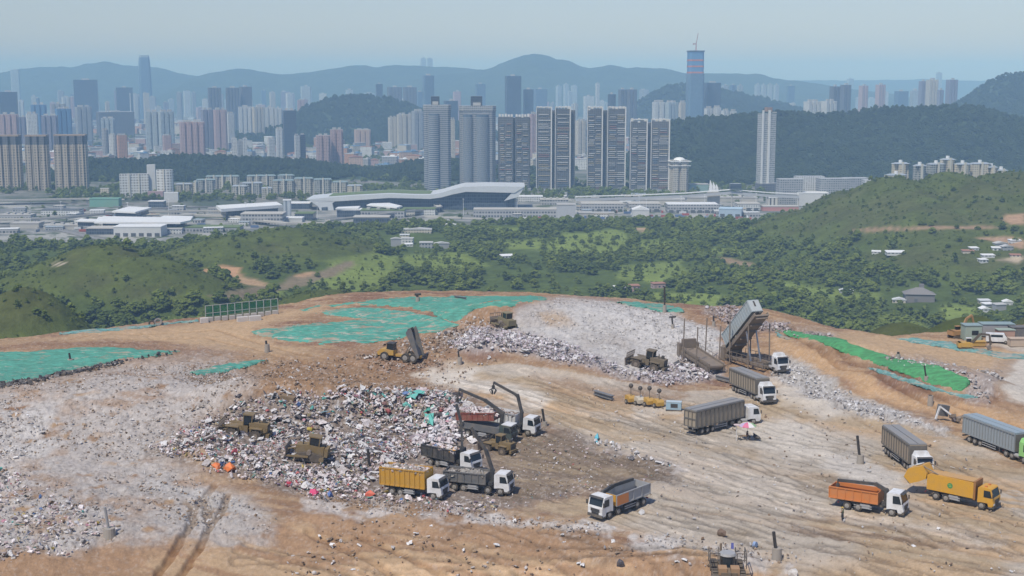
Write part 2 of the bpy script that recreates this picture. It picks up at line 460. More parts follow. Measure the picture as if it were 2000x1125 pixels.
    # tipping face
    put([(285, 880), (375, 830), (480, 775), (560, 768), (760, 762), (880, 768), (1000, 825), (1110, 848), (1180, 868), (1300, 915), (1340, 935), (1180, 962), (1000, 990), (850, 1002), (700, 968), (610, 962), (530, 950), (430, 925), (300, 890)], trash, 9, 1, .75)
    put([(1000, 830), (1110, 850), (1290, 910), (1320, 935), (1180, 955), (1000, 975), (960, 900)], A(.235, .18, .13), 10, .95, .22)
    put([(1000, 850), (1290, 920), (1150, 950), (980, 940)], floor_ * .8, 14, .7, .3, sstep(.45, .6, st))
    put([(600, 880), (720, 880), (760, 950), (660, 950)], trash * .75, 10, .8)
    put([(340, 880), (400, 880), (420, 925), (370, 915)], tan * .95, 6, .8)
    # white mound
    put([(1015, 612), (1060, 590), (1100, 582), (1190, 588), (1310, 608), (1400, 640), (1425, 690), (1330, 700), (1300, 745), (1220, 735), (1100, 690), (1015, 665), (985, 635)], white * .86, 7, 1, .5)
    put([(1010, 600), (1060, 590), (1090, 600), (1080, 640), (1020, 640), (990, 625)], grey * .95, 7, .9)
    put([(1060, 615), (1100, 610), (1120, 632), (1070, 640)], tan * .9, 6, .7)
    put([(1120, 640), (1180, 630), (1240, 660), (1240, 690), (1150, 690)], grey * .85, 12, .8, None, sstep(.4, .6, n1))
    put([(1180, 600), (1290, 612), (1390, 650), (1400, 680), (1300, 665), (1220, 640)], white * 1.05, 9, .8, .8, lo)
    put([(880, 640), (980, 640), (1090, 670), (1240, 725), (1340, 700), (1420, 720), (1400, 745), (1290, 752), (1130, 715), (1000, 690), (900, 690)], A(.36, .32, .31), 7, 1, 1)
    # dark brown bank and piles
    put([(640, 690), (760, 662), (880, 630), (960, 605), (1010, 598), (1000, 620), (930, 640), (880, 655), (830, 690), (760, 700), (660, 712)], brown * 1.05, 6, .95, .4)
    put([(700, 700), (760, 690), (830, 705), (860, 700), (880, 690), (860, 720), (760, 730)], red * 1.05, 7, .7, .4)
    put([(850, 655), (890, 645), (900, 670), (860, 680)], trash, 6, .8, .9)
    # right hand terraces
    put([(1490, 630), (1650, 648), (1760, 662), (1870, 676), (2050, 690), (2050, 745), (1950, 735), (1850, 718), (1700, 690), (1560, 655)], tan, 5, 1, .15)
    put([(1380, 600), (1430, 600), (1500, 625), (1640, 655), (1620, 662), (1520, 645), (1420, 640), (1380, 620)], A(.30, .25, .225), 6, 1, .9)
    put([(1335, 612), (1420, 615), (1430, 640), (1400, 640), (1330, 620)], brown * 1.1, 5, .9)
    put([(1700, 690), (1800, 700), (1900, 720), (1890, 735), (1800, 725), (1720, 712)], A(.33, .27, .235), 6, .9, .8)
    put([(1505, 655), (1600, 690), (1690, 730), (1780, 770), (1900, 790), (2050, 830), (2050, 880), (1900, 835), (1790, 800), (1680, 760), (1560, 715), (1500, 680)], tan * 1.02 * A(1, .93, .86), 6, 1, .25)
    put([(1500, 740), (1560, 728), (1640, 765), (1750, 805), (1850, 838), (1840, 850), (1740, 830), (1640, 800), (1570, 775)], A(.45, .43, .41), 6, 1, .9)
    put([(1510, 690), (1560, 705), (1640, 745), (1620, 770), (1540, 745), (1500, 720)], A(.42, .40, .37), 6, .95, .9)
    put([(1890, 735), (1950, 715), (1960, 745), (1940, 790), (1900, 785)], A(.38, .33, .30), 8, .9, .7)
    put([(1950, 720), (1990, 700), (2100, 690), (2100, 820), (2000, 800), (1960, 780), (1945, 750)], pale * 1.02, 5, 1, .05)
    put([(1930, 668), (1990, 660), (2100, 665), (2100, 690), (2000, 690)], pale * .9, 4, .9, .05)
    put([(1940, 720), (1975, 700), (2000, 702), (1965, 735), (1960, 770), (1985, 800), (2020, 815), (1980, 812), (1945, 780)], brown, 4, .6)
    # white and dark speckle carried by the rough parts
    sp = vnoise(X * 2.3, Y * 2.3, 91) * .6 + vnoise(X * 5.1, Y * 5.1, 92) * .4
    col = col + (white * 1.05 - col) * (sstep(.62, .74, sp) * np.clip(rough, 0, 1) * .75)[..., None]
    col = col + (dark * .55 - col) * (sstep(.36, .24, sp) * np.clip(rough, 0, 1) * .7)[..., None]
    # ruts pressed into the earth
    rut = np.zeros(px.shape)
    for pts, d in _RW:
        P = np.array(pts); b = (X > P[:, 0].min() - 3) & (X < P[:, 0].max() + 3) & (Y > P[:, 1].min() - 3) & (Y < P[:, 1].max() + 3)
        r = np.zeros(px.shape)
        r[b] = sstep(.75, .3, line_d(X[b] + (n2[b] - .5) * 1.0, Y[b] + (n1[b] - .5) * 1.0, pts)) * d
        rut = np.maximum(rut, r)
    col = col + (col * np.array([.66, .58, .5]) - col) * (rut * .95)[..., None]
    # tyre marks polished or pressed over the working floor and the cut
    tm = np.zeros(px.shape); tg = np.random.default_rng(33)
    for k in range(46):
        if k < 32: x0, y0, dx, dy = tg.uniform(820, 1500), tg.uniform(720, 1000), tg.uniform(500, 900), tg.uniform(.22, .42)
        else: x0, y0, dx, dy = tg.uniform(450, 1100), tg.uniform(1020, 1110), tg.uniform(300, 700), tg.uniform(.05, .2)
        q = [at_z(x0 + dx * t, y0 + dx * dy * t + 26 * math.sin(k + 2.6 * t), ZP) for t in np.linspace(0, 1, 7)]; P = np.array(q)
        b = (X > P[:, 0].min() - 3) & (X < P[:, 0].max() + 3) & (Y > P[:, 1].min() - 3) & (Y < P[:, 1].max() + 3)
        d = line_d(X[b] + (n2[b] - .5) * .8, Y[b], q); r = np.maximum(sstep(.42, .2, np.abs(d - .95)), 0) * tg.choice([-1, 1, 1]) * sstep(.3, .5, st[b])
        tm[b] += r
    tm = np.clip(tm, -1, 1.4)
    col = col * (1 - .26 * tm)[..., None]; rut = np.maximum(rut, np.clip(tm, 0, 1) * .3)
    # flanks below the crest grow over
    u = X / Y; over = Y - np.interp(u, _cu, _cY)
    g = sstep(6, 16, over)
    col = col + (np.array([.075, .095, .035]) - col) * g[..., None]
    col = col * (.86 + .28 * fbm(X, Y, 1.1, 3, 101))[..., None]
    return np.clip(col, .02, .8), np.clip(rough, 0, 1), rut

NU, NV = 1180, 760
_u = np.linspace(-.50, .50, NU); _y = 118 * (560 / 118.0) ** np.linspace(0, 1, NV)
_U, _Y = np.meshgrid(_u, _y); _X = _U * _Y
_col, _rg, _rut = paint_landfill(_X, _Y)
_Z = HL(_X, _Y)
_Z += (fbm(_X, _Y, 1.5, 3, 111) - .5) * (.25 + .95 * _rg) + (vnoise(_X * 3.1, _Y * 3.1, 112) - .5) * .35 * _rg - .5 * _rut
_cr, _sr = math.cos(R(-24)), math.sin(R(-24))
_Z += (fbm((_X * _cr + _Y * _sr) / 6, -_X * _sr + _Y * _cr, 1.4, 3, 113) - .5) * .22
def mat_landfill():
    m, n, b = _new("tipped_ground")
    at = _nd(n, "ShaderNodeAttribute"); at.attribute_name = "paint"
    P = _nd(n, "ShaderNodeNewGeometry").outputs["Position"]
    a = _noise(n, P, 1.7, 6, .7); c2 = _noise(n, P, 7.0, 6, .75)
    f = _math(n, 'MULTIPLY_ADD', a, .7, .64)
    f = _math(n, 'MULTIPLY', f, _math(n, 'MULTIPLY_ADD', c2, .8, .6))
    v = _nd(n, "ShaderNodeVectorMath"); v.operation = 'SCALE'
    n.links.new(at.outputs["Color"], v.inputs[0]); n.links.new(f, v.inputs["Scale"])
    n.links.new(v.outputs[0], b.inputs["Base Color"]); b.inputs["Roughness"].default_value = .95
    b.inputs["Specular IOR Level"].default_value = .15
    _bump(n, _math(n, 'ADD', a, c2), b, .22, .8)
    return m
M_LAND = mat_landfill()
lf = link("landfill_ground", mesh_np("landfill_ground", np.stack([_X, _Y, _Z], -1).reshape(-1, 3), grid_faces(NU, NV), [M_LAND], _col.reshape(-1, 3), True))
tag(lf, "bare brown and grey tipped ground of the landfill platform", kind="structure")

# ================================================================== valley, hills, mountains
HILLS = [  # px, py of the top, depth, rx, ry front, ry back, turn
    (205, 484, 1040, 95, 85, 60), (300, 512, 1010, 70, 60, 50), (560, 453, 1290, 95, 110, 70), (440, 470, 1250, 70, 90, 60), (660, 470, 1330, 60, 80, 60),
    (40, 566, 720, 55, 60, 50), (640, 575, 900, 70, 60, 60),
    (1560, 418, 1480, 60, 170, 70), (1650, 384, 1470, 70, 230, 80), (1740, 360, 1450, 90, 290, 90), (1860, 352, 1450, 100, 330, 90), (2000, 340, 1440, 130, 380, 90), (2200, 330, 1440, 150, 380, 100),
    (2150, 585, 540, 75, 90, 60), (1900, 645, 520, 60, 60, 50), (1760, 650, 560, 60, 70, 50), (1900, 470, 1200, 110, 110, 80),
]
_HW = [(float(xy(a, b, Y)), Y, float(zy(b, Y)), rx, r1, r2) for a, b, Y, rx, r1, r2 in HILLS]
def HV(x, y):
    x = np.asarray(x, float); y = np.asarray(y, float)
    z = (fbm(x, y, 180, 3, 201)) * 9
    m = np.zeros(z.shape)
    for hx, hy, h, rx, r1, r2 in _HW:
        q = (x - hx) / rx; p = (y - hy) / np.where(y < hy, r1, r2)
        k = h * np.exp(-(q * q + p * p))
        m = np.maximum(m, k) + .05 * np.minimum(m, k)
    z = np.maximum(z, 0) * np.exp(-m / 30) + m * (.93 + .14 * fbm(x, y, 60, 3, 205))
    edge = np.interp(1000 + F * x / np.maximum(y, 1), [0, 300, 420, 640, 1000, 1480, 1560, 1700], [1520, 1500, 1570, 1660, 1715, 1725, 1850, 1900])
    fade = sstep(edge, edge - 90, y)
    return z * fade - .75 * (1 - fade)
FIELDS = [  # bright meadows, in photo pixels at valley level
    [(600, 540), (700, 505), (780, 500), (770, 545), (700, 572), (610, 575)], [(640, 505), (730, 490), (760, 500), (650, 530)], [(780, 500), (900, 490), (960, 520), (880, 535), (800, 530)],
    [(1100, 455), (1210, 450), (1230, 470), (1190, 500), (1060, 500), (1080, 470)], [(1200, 520), (1330, 510), (1360, 545), (1300, 560), (1210, 548)], [(1500, 550), (1590, 560), (1700, 580), (1690, 590), (1540, 570)],
    [(1830, 595), (1900, 600), (1920, 625), (1840, 625)], [(1270, 570), (1400, 575), (1420, 605), (1280, 590)], [(300, 570), (380, 568), (420, 585), (300, 590)], [(470, 570), (560, 560), (560, 580), (480, 590)],
    [(1380, 480), (1450, 490), (1440, 500), (1390, 495)], [(880, 440), (1000, 445), (1050, 455), (900, 452)], [(1240, 470), (1300, 465), (1330, 480), (1250, 488)], [(1740, 478), (1780, 480), (1770, 490), (1735, 488)], [(1600, 565), (1720, 575), (1720, 590), (1640, 590)], [(980, 470), (1060, 468), (1060, 490), (990, 490)],
]
SOILS = [([(385, 527), (440, 520), (470, 525), (468, 545), (430, 540)], (.46, .27, .15)), ([(455, 540), (500, 545), (540, 560), (470, 556)], (.40, .27, .16)), ([(400, 580), (520, 555), (620, 530), (690, 508), (700, 520), (600, 555), (480, 590)], (.22, .175, .11)),
         ([(100, 515), (130, 515), (125, 521), (105, 520)], (.5, .42, .34)), ([(580, 540), (612, 532), (605, 540), (585, 545)], (.45, .28, .16)), ([(1660, 447), (1900, 440), (1970, 442), (1900, 447), (1680, 452)], (.33, .22, .14)),
         ([(1380, 500), (1470, 515), (1520, 525), (1480, 528), (1400, 512)], (.28, .2, .12)), ([(1960, 420), (2005, 415), (2005, 440), (1970, 438)], (.4, .26, .16)), ([(1240, 445), (1262, 443), (1260, 455), (1240, 452)], (.42, .3, .19)),
         ([(1900, 465), (2000, 490), (2005, 470), (1960, 460)], (.38, .25, .16)), ([(1950, 510), (2005, 500), (2005, 512)], (.45, .36, .26))]
def vmask(x, y):
    z = HV(x, y); px, py = project(x, y, z)
    px = px + (fbm(x, y, 40, 3, 211) - .5) * 26; py = py + (fbm(x, y, 40, 3, 212) - .5) * 14
    f = np.zeros(px.shape)
    for p in FIELDS: f = np.maximum(f, sstep(-5, 5, poly_sd(px, py, p)))
    hill = np.zeros(px.shape)
    for i, (hx, hy, h, rx, r1, r2) in enumerate(_HW):
        q = (x - hx) / rx; p = (y - hy) / np.where(y < hy, r1, r2)
        k = np.exp(-(q * q + p * p))
        hill = np.maximum(hill, sstep(.3, .55, k))
    return px, py, f, hill
def valley():
    nx, ny = 460, 420
    x = np.linspace(-1150, 1150, nx); y = np.linspace(360, 1900, ny)
    X, Y = np.meshgrid(x, y); Z = HV(X, Y)
    px, py, f, hill = vmask(X, Y)
    g = fbm(X, Y, 45, 4, 221)[..., None]; g2 = fbm(X, Y, 14, 3, 222)[..., None]
    col = np.array([.080, .110, .026]) * (.7 + .6 * g2)
    col = col + (np.array([.185, .235, .055]) * (.8 + .4 * g) - col) * np.clip(f, 0, 1)[..., None]
    hc = np.array([.105, .130, .030]) + (np.array([.105, .118, .036]) - np.array([.105, .130, .030])) * sstep(.45, .62, g)
    hc = hc * (.56 + .56 * g2)
    col = col + (hc - col) * hill[..., None]
    for p, c in SOILS:
        k = sstep(-3, 3, poly_sd(px, py, p))[..., None]
        col = col + (np.array(c) - col) * k
    Z = Z + (fbm(X, Y, 9, 2, 231) - .5) * 1.6
    m, n, b = _new("valley_ground")
    at = _nd(n, "ShaderNodeAttribute"); at.attribute_name = "paint"
    P = _nd(n, "ShaderNodeNewGeometry").outputs["Position"]
    a = _noise(n, P, .16, 6, .7)
    v = _nd(n, "ShaderNodeVectorMath"); v.operation = 'SCALE'
    n.links.new(at.outputs["Color"], v.inputs[0]); n.links.new(_math(n, 'MULTIPLY_ADD', a, 1.3, .35), v.inputs["Scale"])
    n.links.new(v.outputs[0], b.inputs["Base Color"]); b.inputs["Roughness"].default_value = 1
    b.inputs["Specular IOR Level"].default_value = .05
    _bump(n, a, b, 3, .8)
    o = link("valley_terrain", mesh_np("valley_terrain", np.stack([X, Y, Z], -1).reshape(-1, 3), grid_faces(nx, ny), [m], col.reshape(-1, 3), True))
    tag(o, "green valley floor with grassy knolls below the landfill", kind="structure")
valley()

def mat_wood(name, c1, c2, c3, scale=.02):
    m, n, b = _new(name)
    P = _nd(n, "ShaderNodeNewGeometry").outputs["Position"]
    a = _noise(n, P, scale, 5, .6); v = _nd(n, "ShaderNodeTexVoronoi"); v.inputs["Scale"].default_value = .11
    n.links.new(P, v.inputs["Vector"])
    s = _nd(n, "ShaderNodeSeparateColor"); n.links.new(v.outputs["Color"], s.inputs[0])
    c = _mix(n, _ramp(n, a, .38, .62), c1, c2)
    c = _mix(n, _math(n, 'MULTIPLY', _ramp(n, s.outputs[0], .3, 1), .75), c, c3)
    n.links.new(c, b.inputs["Base Color"]); b.inputs["Roughness"].default_value = .8
    b.inputs["Specular IOR Level"].default_value = .12
    return m
M_LEAF = mat_wood("foliage", (.056, .082, .017), (.102, .130, .024), (.15, .185, .036))
M_LEAFD = mat_wood("dark_foliage", (.024, .040, .018), (.036, .054, .024), (.05, .07, .028))
M_HILL = mat_wood("wooded_hill", (.030, .048, .022), (.045, .066, .028), (.06, .085, .032), .008)
M_BARK = pmat("bark", (.10, .075, .05), .9, .2)

def ridge_hill(name, label, sil, Y, front, back, amp=.12, nx=260, ny=70, mat=None, ext=0):
    """a hill whose skyline follows the measured silhouette, with spurs and gullies in front"""
    sil = sorted(sil)
    sx = np.array([float(xy(a, b, Y)) for a, b in sil]); sz = np.array([max(float(zy(b, Y)), 0) for a, b in sil])
    x = np.linspace(sx[0], sx[-1], nx); y = np.concatenate([np.linspace(Y - front, Y, ny), np.linspace(Y, Y + back, ny // 3)[1:]])
    X, YY = np.meshgrid(x, y)
    h = np.interp(x, sx, sz)
    k = np.ones(7) / 7
    if nx > 40: h = np.convolve(np.pad(h, 3, mode='edge'), k, mode='valid')
    t = np.where(YY < Y, (Y - YY) / front, (YY - Y) / back)
    spur = fbm(X, YY, front * .35, 4, hash(name) % 97 + 301)
    prof = (1 - t) ** (1.0 + .9 * spur)
    Z = h[None, :] * prof * (1 + amp * (spur - .5) * 4 * t * (1 - t)) - 1.5
    Z += (fbm(X, YY, front * .08, 4, 77) - .5) * h[None, :] * .10
    o = link(name, mesh_np(name, np.stack([X, YY, Z], -1).reshape(-1, 3), grid_faces(nx, len(y)), [mat or M_HILL], None, True))
    tag(o, label, kind="structure")
    return lambda xx, yy: np.interp(xx, x, h) * np.clip(1 - np.where(yy < Y, (Y - yy) / front, (yy - Y) / back), 0, 1) ** (1.0 + .9 * fbm(xx, yy, front * .35, 4, hash(name) % 97 + 301)) * 1.0 - 1.5
import zlib
def hash(s): return zlib.crc32(s.encode())
hill_right = ridge_hill("forest_hill", "dark wooded hill behind the port", [(1180, 372), (1240, 300), (1300, 240), (1380, 232), (1440, 228), (1500, 219), (1560, 224), (1620, 226), (1680, 219), (1720, 210), (1760, 212), (1830, 210), (1890, 209), (1940, 219), (1980, 231), (2100, 250), (2300, 300)], 2850, 520, 300)
hill_left = ridge_hill("wooded_rise", "low dark wooded rise behind the pale apartments", [(120, 345), (165, 312), (270, 316), (330, 306), (420, 306), (500, 311), (600, 316), (660, 326), (700, 336), (760, 330), (800, 318), (870, 312), (960, 330), (1100, 340), (1200, 345), (1260, 350)], 2650, 260, 200)
hill_mid = ridge_hill("city_hill", "round dark green hill rising among the city towers", [(480, 262), (500, 243), (560, 230), (600, 208), (650, 191), (700, 188), (760, 193), (800, 206), (840, 222), (900, 245), (960, 262)], 4300, 600, 500)
hill_mid2 = ridge_hill("city_hill", "hazy green hill behind the unfinished supertall tower", [(1200, 235), (1230, 214), (1270, 186), (1300, 170), (1340, 165), (1380, 168), (1430, 182), (1500, 196), (1560, 214), (1620, 235)], 5200, 600, 500)
hill_far_r = ridge_hill("far_hill", "hazy green hill at the far right edge", [(1820, 235), (1890, 190), (1925, 163), (1960, 150), (2000, 146), (2060, 140), (2200, 150), (2400, 200)], 4300, 900, 500)
ridge_hill("mountain_ridge", "blue mountain with a pointed summit in the haze", [(640, 200), (740, 170), (850, 148), (940, 137), (965, 128), (990, 116), (1020, 106), (1045, 100), (1070, 107), (1100, 118), (1135, 129), (1170, 131), (1195, 127), (1220, 129), (1260, 131), (1310, 137), (1345, 143), (1400, 144), (1450, 143), (1485, 142), (1510, 151), (1560, 158), (1640, 170), (1760, 185)], 8300, 1500, 900, .3, 340)
ridge_hill("mountain_ridge", "long blue mountain ridge in the haze", [(300, 190), (360, 158), (400, 144), (440, 137), (466, 131), (500, 137), (550, 146), (580, 143), (620, 138), (660, 134), (700, 127), (740, 130), (780, 128), (830, 129), (900, 134), (950, 137), (1000, 150), (1080, 180)], 8900, 1400, 900, .3, 300)
ridge_hill("mountain_ridge", "palest blue mountain ridge at the far left", [(-160, 150), (-60, 146), (0, 143), (40, 134), (70, 131), (95, 128), (140, 131), (165, 126), (190, 121), (210, 119), (245, 128), (280, 129), (310, 131), (350, 143), (420, 150), (520, 168)], 9800, 1500, 900, .3, 300)
ridge_hill("mountain_ridge", "faint distant skyline ridge on the right", [(1400, 165), (1520, 158), (1600, 156), (1700, 157), (1800, 154), (1900, 157), (2000, 156), (2150, 158), (2300, 162)], 12500, 1500, 900, .3, 200)

# the ground as one sheet to the horizon
def plain():
    m, n, b = _new("city_ground")
    P = _nd(n, "ShaderNodeNewGeometry").outputs["Position"]
    a = _noise(n, P, .008, 6, .65); c2 = _noise(n, P, .05, 4, .6)
    c = _mix(n, _ramp(n, a, .4, .6), (.05, .07, .035), (.20, .19, .17))
    c = _mix(n, _ramp(n, c2, .55, .65), c, (.07, .085, .045))
    n.links.new(c, b.inputs["Base Color"]); b.inputs["Roughness"].default_value = 1
    v = [(-9000, -600, -.6), (9000, -600, -.6), (9000, 17000, -.6), (-9000, 17000, -.6)]
    o = link("ground", mesh_np("ground", v, np.array([[0, 1, 2, 3]]), [m]))
    tag(o, "flat ground under the city reaching to the horizon", kind="structure")
plain()
# ================================================================== trees
def ico():
    import bmesh
    bm = bmesh.new(); bmesh.ops.create_icosphere(bm, subdivisions=2, radius=1)
    v = np.array([x.co[:] for x in bm.verts]); f = np.array([[q.index for q in p.verts] for p in bm.faces]); bm.free()
    return v, f
ICO_V, ICO_F = ico()
def crown_mesh(name, seed, rad, h, lumps, flat=1.0, mat=None):
    """a crown of many uneven leaf clumps with gaps between them"""
    g = np.random.default_rng(seed); V = []; Fc = []; b = 0
    for i in range(lumps):
        t = g.uniform(0, 2 * np.pi); k = g.uniform(0, 1) ** .5; zz = g.uniform(0, 1)
        lim = math.sin(math.pi * min(1, .18 + .82 * zz) ** .8) ** .6
        c = np.array([math.cos(t) * k * rad * lim, math.sin(t) * k * rad * lim, h * (.28 + .66 * zz)])
        r = rad * g.uniform(.20, .42) * (1.1 - .35 * k)
        d = 1 + g.uniform(-.30, .30, len(ICO_V))
        v = ICO_V * d[:, None] * r * np.array([1, 1, .75 * flat]) + c
        V.append(v); Fc.append(ICO_F + b); b += len(v)
    return mesh_np(name, np.concatenate(V), np.concatenate(Fc), [mat or M_LEAF])
def trunk_mesh(name, h, r, rad):
    mb = MB(); mb.cyl((0, 0, -.6), (0, 0, h * .5), r, r * .6, 7)
    for i in range(4):
        t = i * 1.7 + .4
        mb.cyl((0, 0, h * .3), (math.cos(t) * rad * .55, math.sin(t) * rad * .55, h * .62), r * .5, r * .2, 5)
    return mb.mesh(name, M_BARK)
PROTO = []
for i, (rad, h, n, fl) in enumerate([(4.6, 9, 30, .9), (5.4, 8.5, 34, .75), (3.6, 10.5, 28, 1.1), (4.2, 7, 26, .8), (6.0, 11, 40, .85)]):
    PROTO.append((crown_mesh("crown", 40 + i, rad, h, n, fl), trunk_mesh("trunk", h, .28 + .02 * i, rad)))
DPROTO = [(crown_mesh("crown", 70 + i, rad, h, n, fl, M_LEAFD), PROTO[i][1]) for i, (rad, h, n, fl) in enumerate([(4.8, 9, 30, .9), (5.4, 8, 34, .75), (4.0, 10, 28, 1.0)])]
def put_tree(k, x, y, z, s, label, group, PROTO=PROTO):
    t = empty("tree", (x, y, z), random.uniform(0, 6.28), label, "tree", group)
    t.scale = (s, s, s * random.uniform(.85, 1.15))
    cr = bpy.data.objects.new("crown", PROTO[k][0]); COL.objects.link(cr); cr.parent = t
    tr = bpy.data.objects.new("trunk", PROTO[k][1]); COL.objects.link(tr); tr.parent = t
    return cr
# single trees that stand apart on the meadows and knolls
first_crowns = []
LONE = "round dark green tree standing apart on the grass of the valley"
cand = rng.uniform((-330, 700), (520, 1500), (6000, 2))
_cz = HV(cand[:, 0], cand[:, 1]); _cpx, _cpy, _cf, _ch = vmask(cand[:, 0], cand[:, 1])
taken = []
for (x, y), z, px, py, f, hh in zip(cand, _cz, _cpx, _cpy, _cf, _ch):
    if len(taken) >= 150: break
    if not (0 < px < 2000 and 440 < py < 640): continue
    if f < .5 and (hh < .5 or random.random() > .25): continue
    if any((x - a) ** 2 + (y - b) ** 2 < 11 ** 2 for a, b in taken): continue
    taken.append((x, y))
    c = put_tree(len(taken) % 5, x, y, z - .2, random.uniform(.42, .85), LONE, "trees standing apart in the valley")
    if len(taken) <= 5: first_crowns.append(c)

def scatter(name, label, pts, scl, crowns):
    """one wood: a cloud of points that carries copies of the tree crowns"""
    me = bpy.data.meshes.new(name)
    me.vertices.add(len(pts)); me.vertices.foreach_set("co", np.asarray(pts, np.float32).ravel())
    a = me.attributes.new("size", 'FLOAT', 'POINT'); a.data.foreach_set("value", np.asarray(scl, np.float32))
    o = link(name, me); tag(o, label, kind="stuff")
    ng = bpy.data.node_groups.new(name, 'GeometryNodeTree')
    ng.interface.new_socket("Geometry", in_out='INPUT', socket_type='NodeSocketGeometry')
    ng.interface.new_socket("Geometry", in_out='OUTPUT', socket_type='NodeSocketGeometry')
    gi = ng.nodes.new("NodeGroupInput"); go = ng.nodes.new("NodeGroupOutput")
    jn = ng.nodes.new("GeometryNodeJoinGeometry")
    for c in crowns:
        oi = ng.nodes.new("GeometryNodeObjectInfo"); oi.inputs["Object"].default_value = c
        oi.inputs["As Instance"].default_value = True
        ng.links.new(oi.outputs["Geometry"], jn.inputs[0])
    ip = ng.nodes.new("GeometryNodeInstanceOnPoints")
    ip.inputs["Pick Instance"].default_value = True
    ng.links.new(gi.outputs[0], ip.inputs["Points"]); ng.links.new(jn.outputs[0], ip.inputs["Instance"])
    ri = ng.nodes.new("FunctionNodeRandomValue"); ri.data_type = 'INT'
    ri.inputs[4].default_value = 0; ri.inputs[5].default_value = len(crowns) - 1
    ng.links.new(ri.outputs[2], ip.inputs["Instance Index"])
    rr = ng.nodes.new("FunctionNodeRandomValue"); rr.data_type = 'FLOAT_VECTOR'
    rr.inputs[1].default_value = (.12, .12, 6.28); rr.inputs["Seed"].default_value = 5
    ng.links.new(rr.outputs[0], ip.inputs["Rotation"])
    na = ng.nodes.new("GeometryNodeInputNamedAttribute"); na.data_type = 'FLOAT'; na.inputs[0].default_value = "size"
    ng.links.new(na.outputs[0], ip.inputs["Scale"])
    ng.links.new(ip.outputs[0], go.inputs[0])
    md = o.modifiers.new("trees", 'NODES'); md.node_group = ng
    return o
CR = first_crowns
CRD = []
for i, (px_, Y_) in enumerate([(1560, 2845), (1762, 2846), (1900, 2844)]):
    x_ = float(xy(px_, 220, Y_)); CRD.append(put_tree(i, x_, Y_, float(hill_right(np.array(x_), np.array(float(Y_)))) - 1, 1.25, "dark tree on the skyline of the wooded hill behind the port", "skyline trees of the wooded hill", DPROTO))
# clearings round the village houses (photo pixels)
CLEAR = [(745, 455, 865, 488), (1185, 552, 1300, 576), (1700, 484, 1785, 503), (1755, 560, 1830, 600), (1905, 578, 1990, 612), (1875, 462, 2010, 520), (970, 490, 1060, 505), (905, 440, 1010, 452), (940, 515, 970, 560), (1380, 560, 1400, 600)]
def valley_wood():
    n = 36000
    x = rng.uniform(-620, 640, n); y = rng.uniform(610, 1800, n)
    px, py, f, hill = vmask(x, y)
    d = fbm(x, y, 70, 4, 401); d2 = fbm(x, y, 24, 3, 402)
    keep = (px > -60) & (px < 2060) & (f < .35)
    p = np.clip((d - .36) * 5, .12, 1) * np.where(hill > .45, .10 + .5 * (d2 > .60), 1.0)
    p = np.where(y > 1400, np.maximum(p, .75 - .6 * (hill > .4)), p)
    front = (y < 960) & (px < 700)
    p = np.where(front, np.maximum(p, .75 - hill * .5), p)
    keep &= rng.uniform(0, 1, n) < p * .78
    keep &= HV(x, y) > .4
    for a, b, c, e in CLEAR: keep &= ~((px > a) & (px < c) & (py > b) & (py < e))
    for pl, _c in SOILS: keep &= ~(poly_sd(px, py, pl) > -3)
    x, y = x[keep], y[keep]
    s = (.32 + .85 * rng.uniform(0, 1, len(x)) ** 1.4) * np.where(hill[keep] > .45, .5, 1.0) * (.8 + .4 * fbm(x, y, 90, 2, 403))
    scatter("woodland", "dense green trees and scrub covering the valley below the landfill", np.stack([x, y, HV(x, y) - .8], 1), s, CR)
    # low scrub that breaks up the meadows and the grassy knolls
    n = 46000
    x = rng.uniform(-620, 640, n); y = rng.uniform(610, 1700, n)
    px, py, f, hill = vmask(x, y)
    keep = (px > -60) & (px < 2060) & ((f > .3) | (hill > .4)) & (rng.uniform(0, 1, n) < np.clip((fbm(x, y, 26, 3, 404) - .34) * 3.4, .08, .95))
    for pl, _c in SOILS: keep &= ~(poly_sd(px, py, pl) > -3)
    x, y = x[keep], y[keep]
    scatter("scrub", "low green bushes dotted over the meadows and knolls", np.stack([x, y, HV(x, y) - .5], 1), rng.uniform(.07, .16, len(x)) + .22 * rng.uniform(0, 1, len(x)) ** 4, CR)
valley_wood()
def hill_wood(name, label, fn, x0, x1, y0, y1, n, s0, s1, zmin=6):
    CR = CRD
    x = rng.uniform(x0, x1, n); y = rng.uniform(y0, y1, n); z = fn(x, y)
    k = z > zmin
    x, y, z = x[k], y[k], z[k]
    scatter(name, label, np.stack([x, y, z - 1.5], 1), rng.uniform(s0, s1, len(x)), CR)
hill_wood("hill_forest", "dark forest covering the hill behind the port", hill_right, 150, 1350, 2330, 3000, 14000, .75, 1.5, 0)
hill_wood("rise_forest", "dark woods on the low rise behind the apartments", hill_left, -900, 220, 2390, 2800, 7000, .7, 1.35, 0)
hill_wood("far_forest", "trees on the round hill among the city towers", hill_mid, -900, 0, 3700, 4400, 4500, .9, 1.8, 4)
hill_wood("far_forest", "trees on the hazy hill at the far right edge", hill_far_r, 1330, 2100, 3450, 4450, 6000, 1.0, 2.0, 4)
hill_wood("far_forest", "trees on the hazy hill behind the supertall tower", hill_mid2, 400, 1260, 4600, 5500, 5000, 1.0, 2.0, 4)
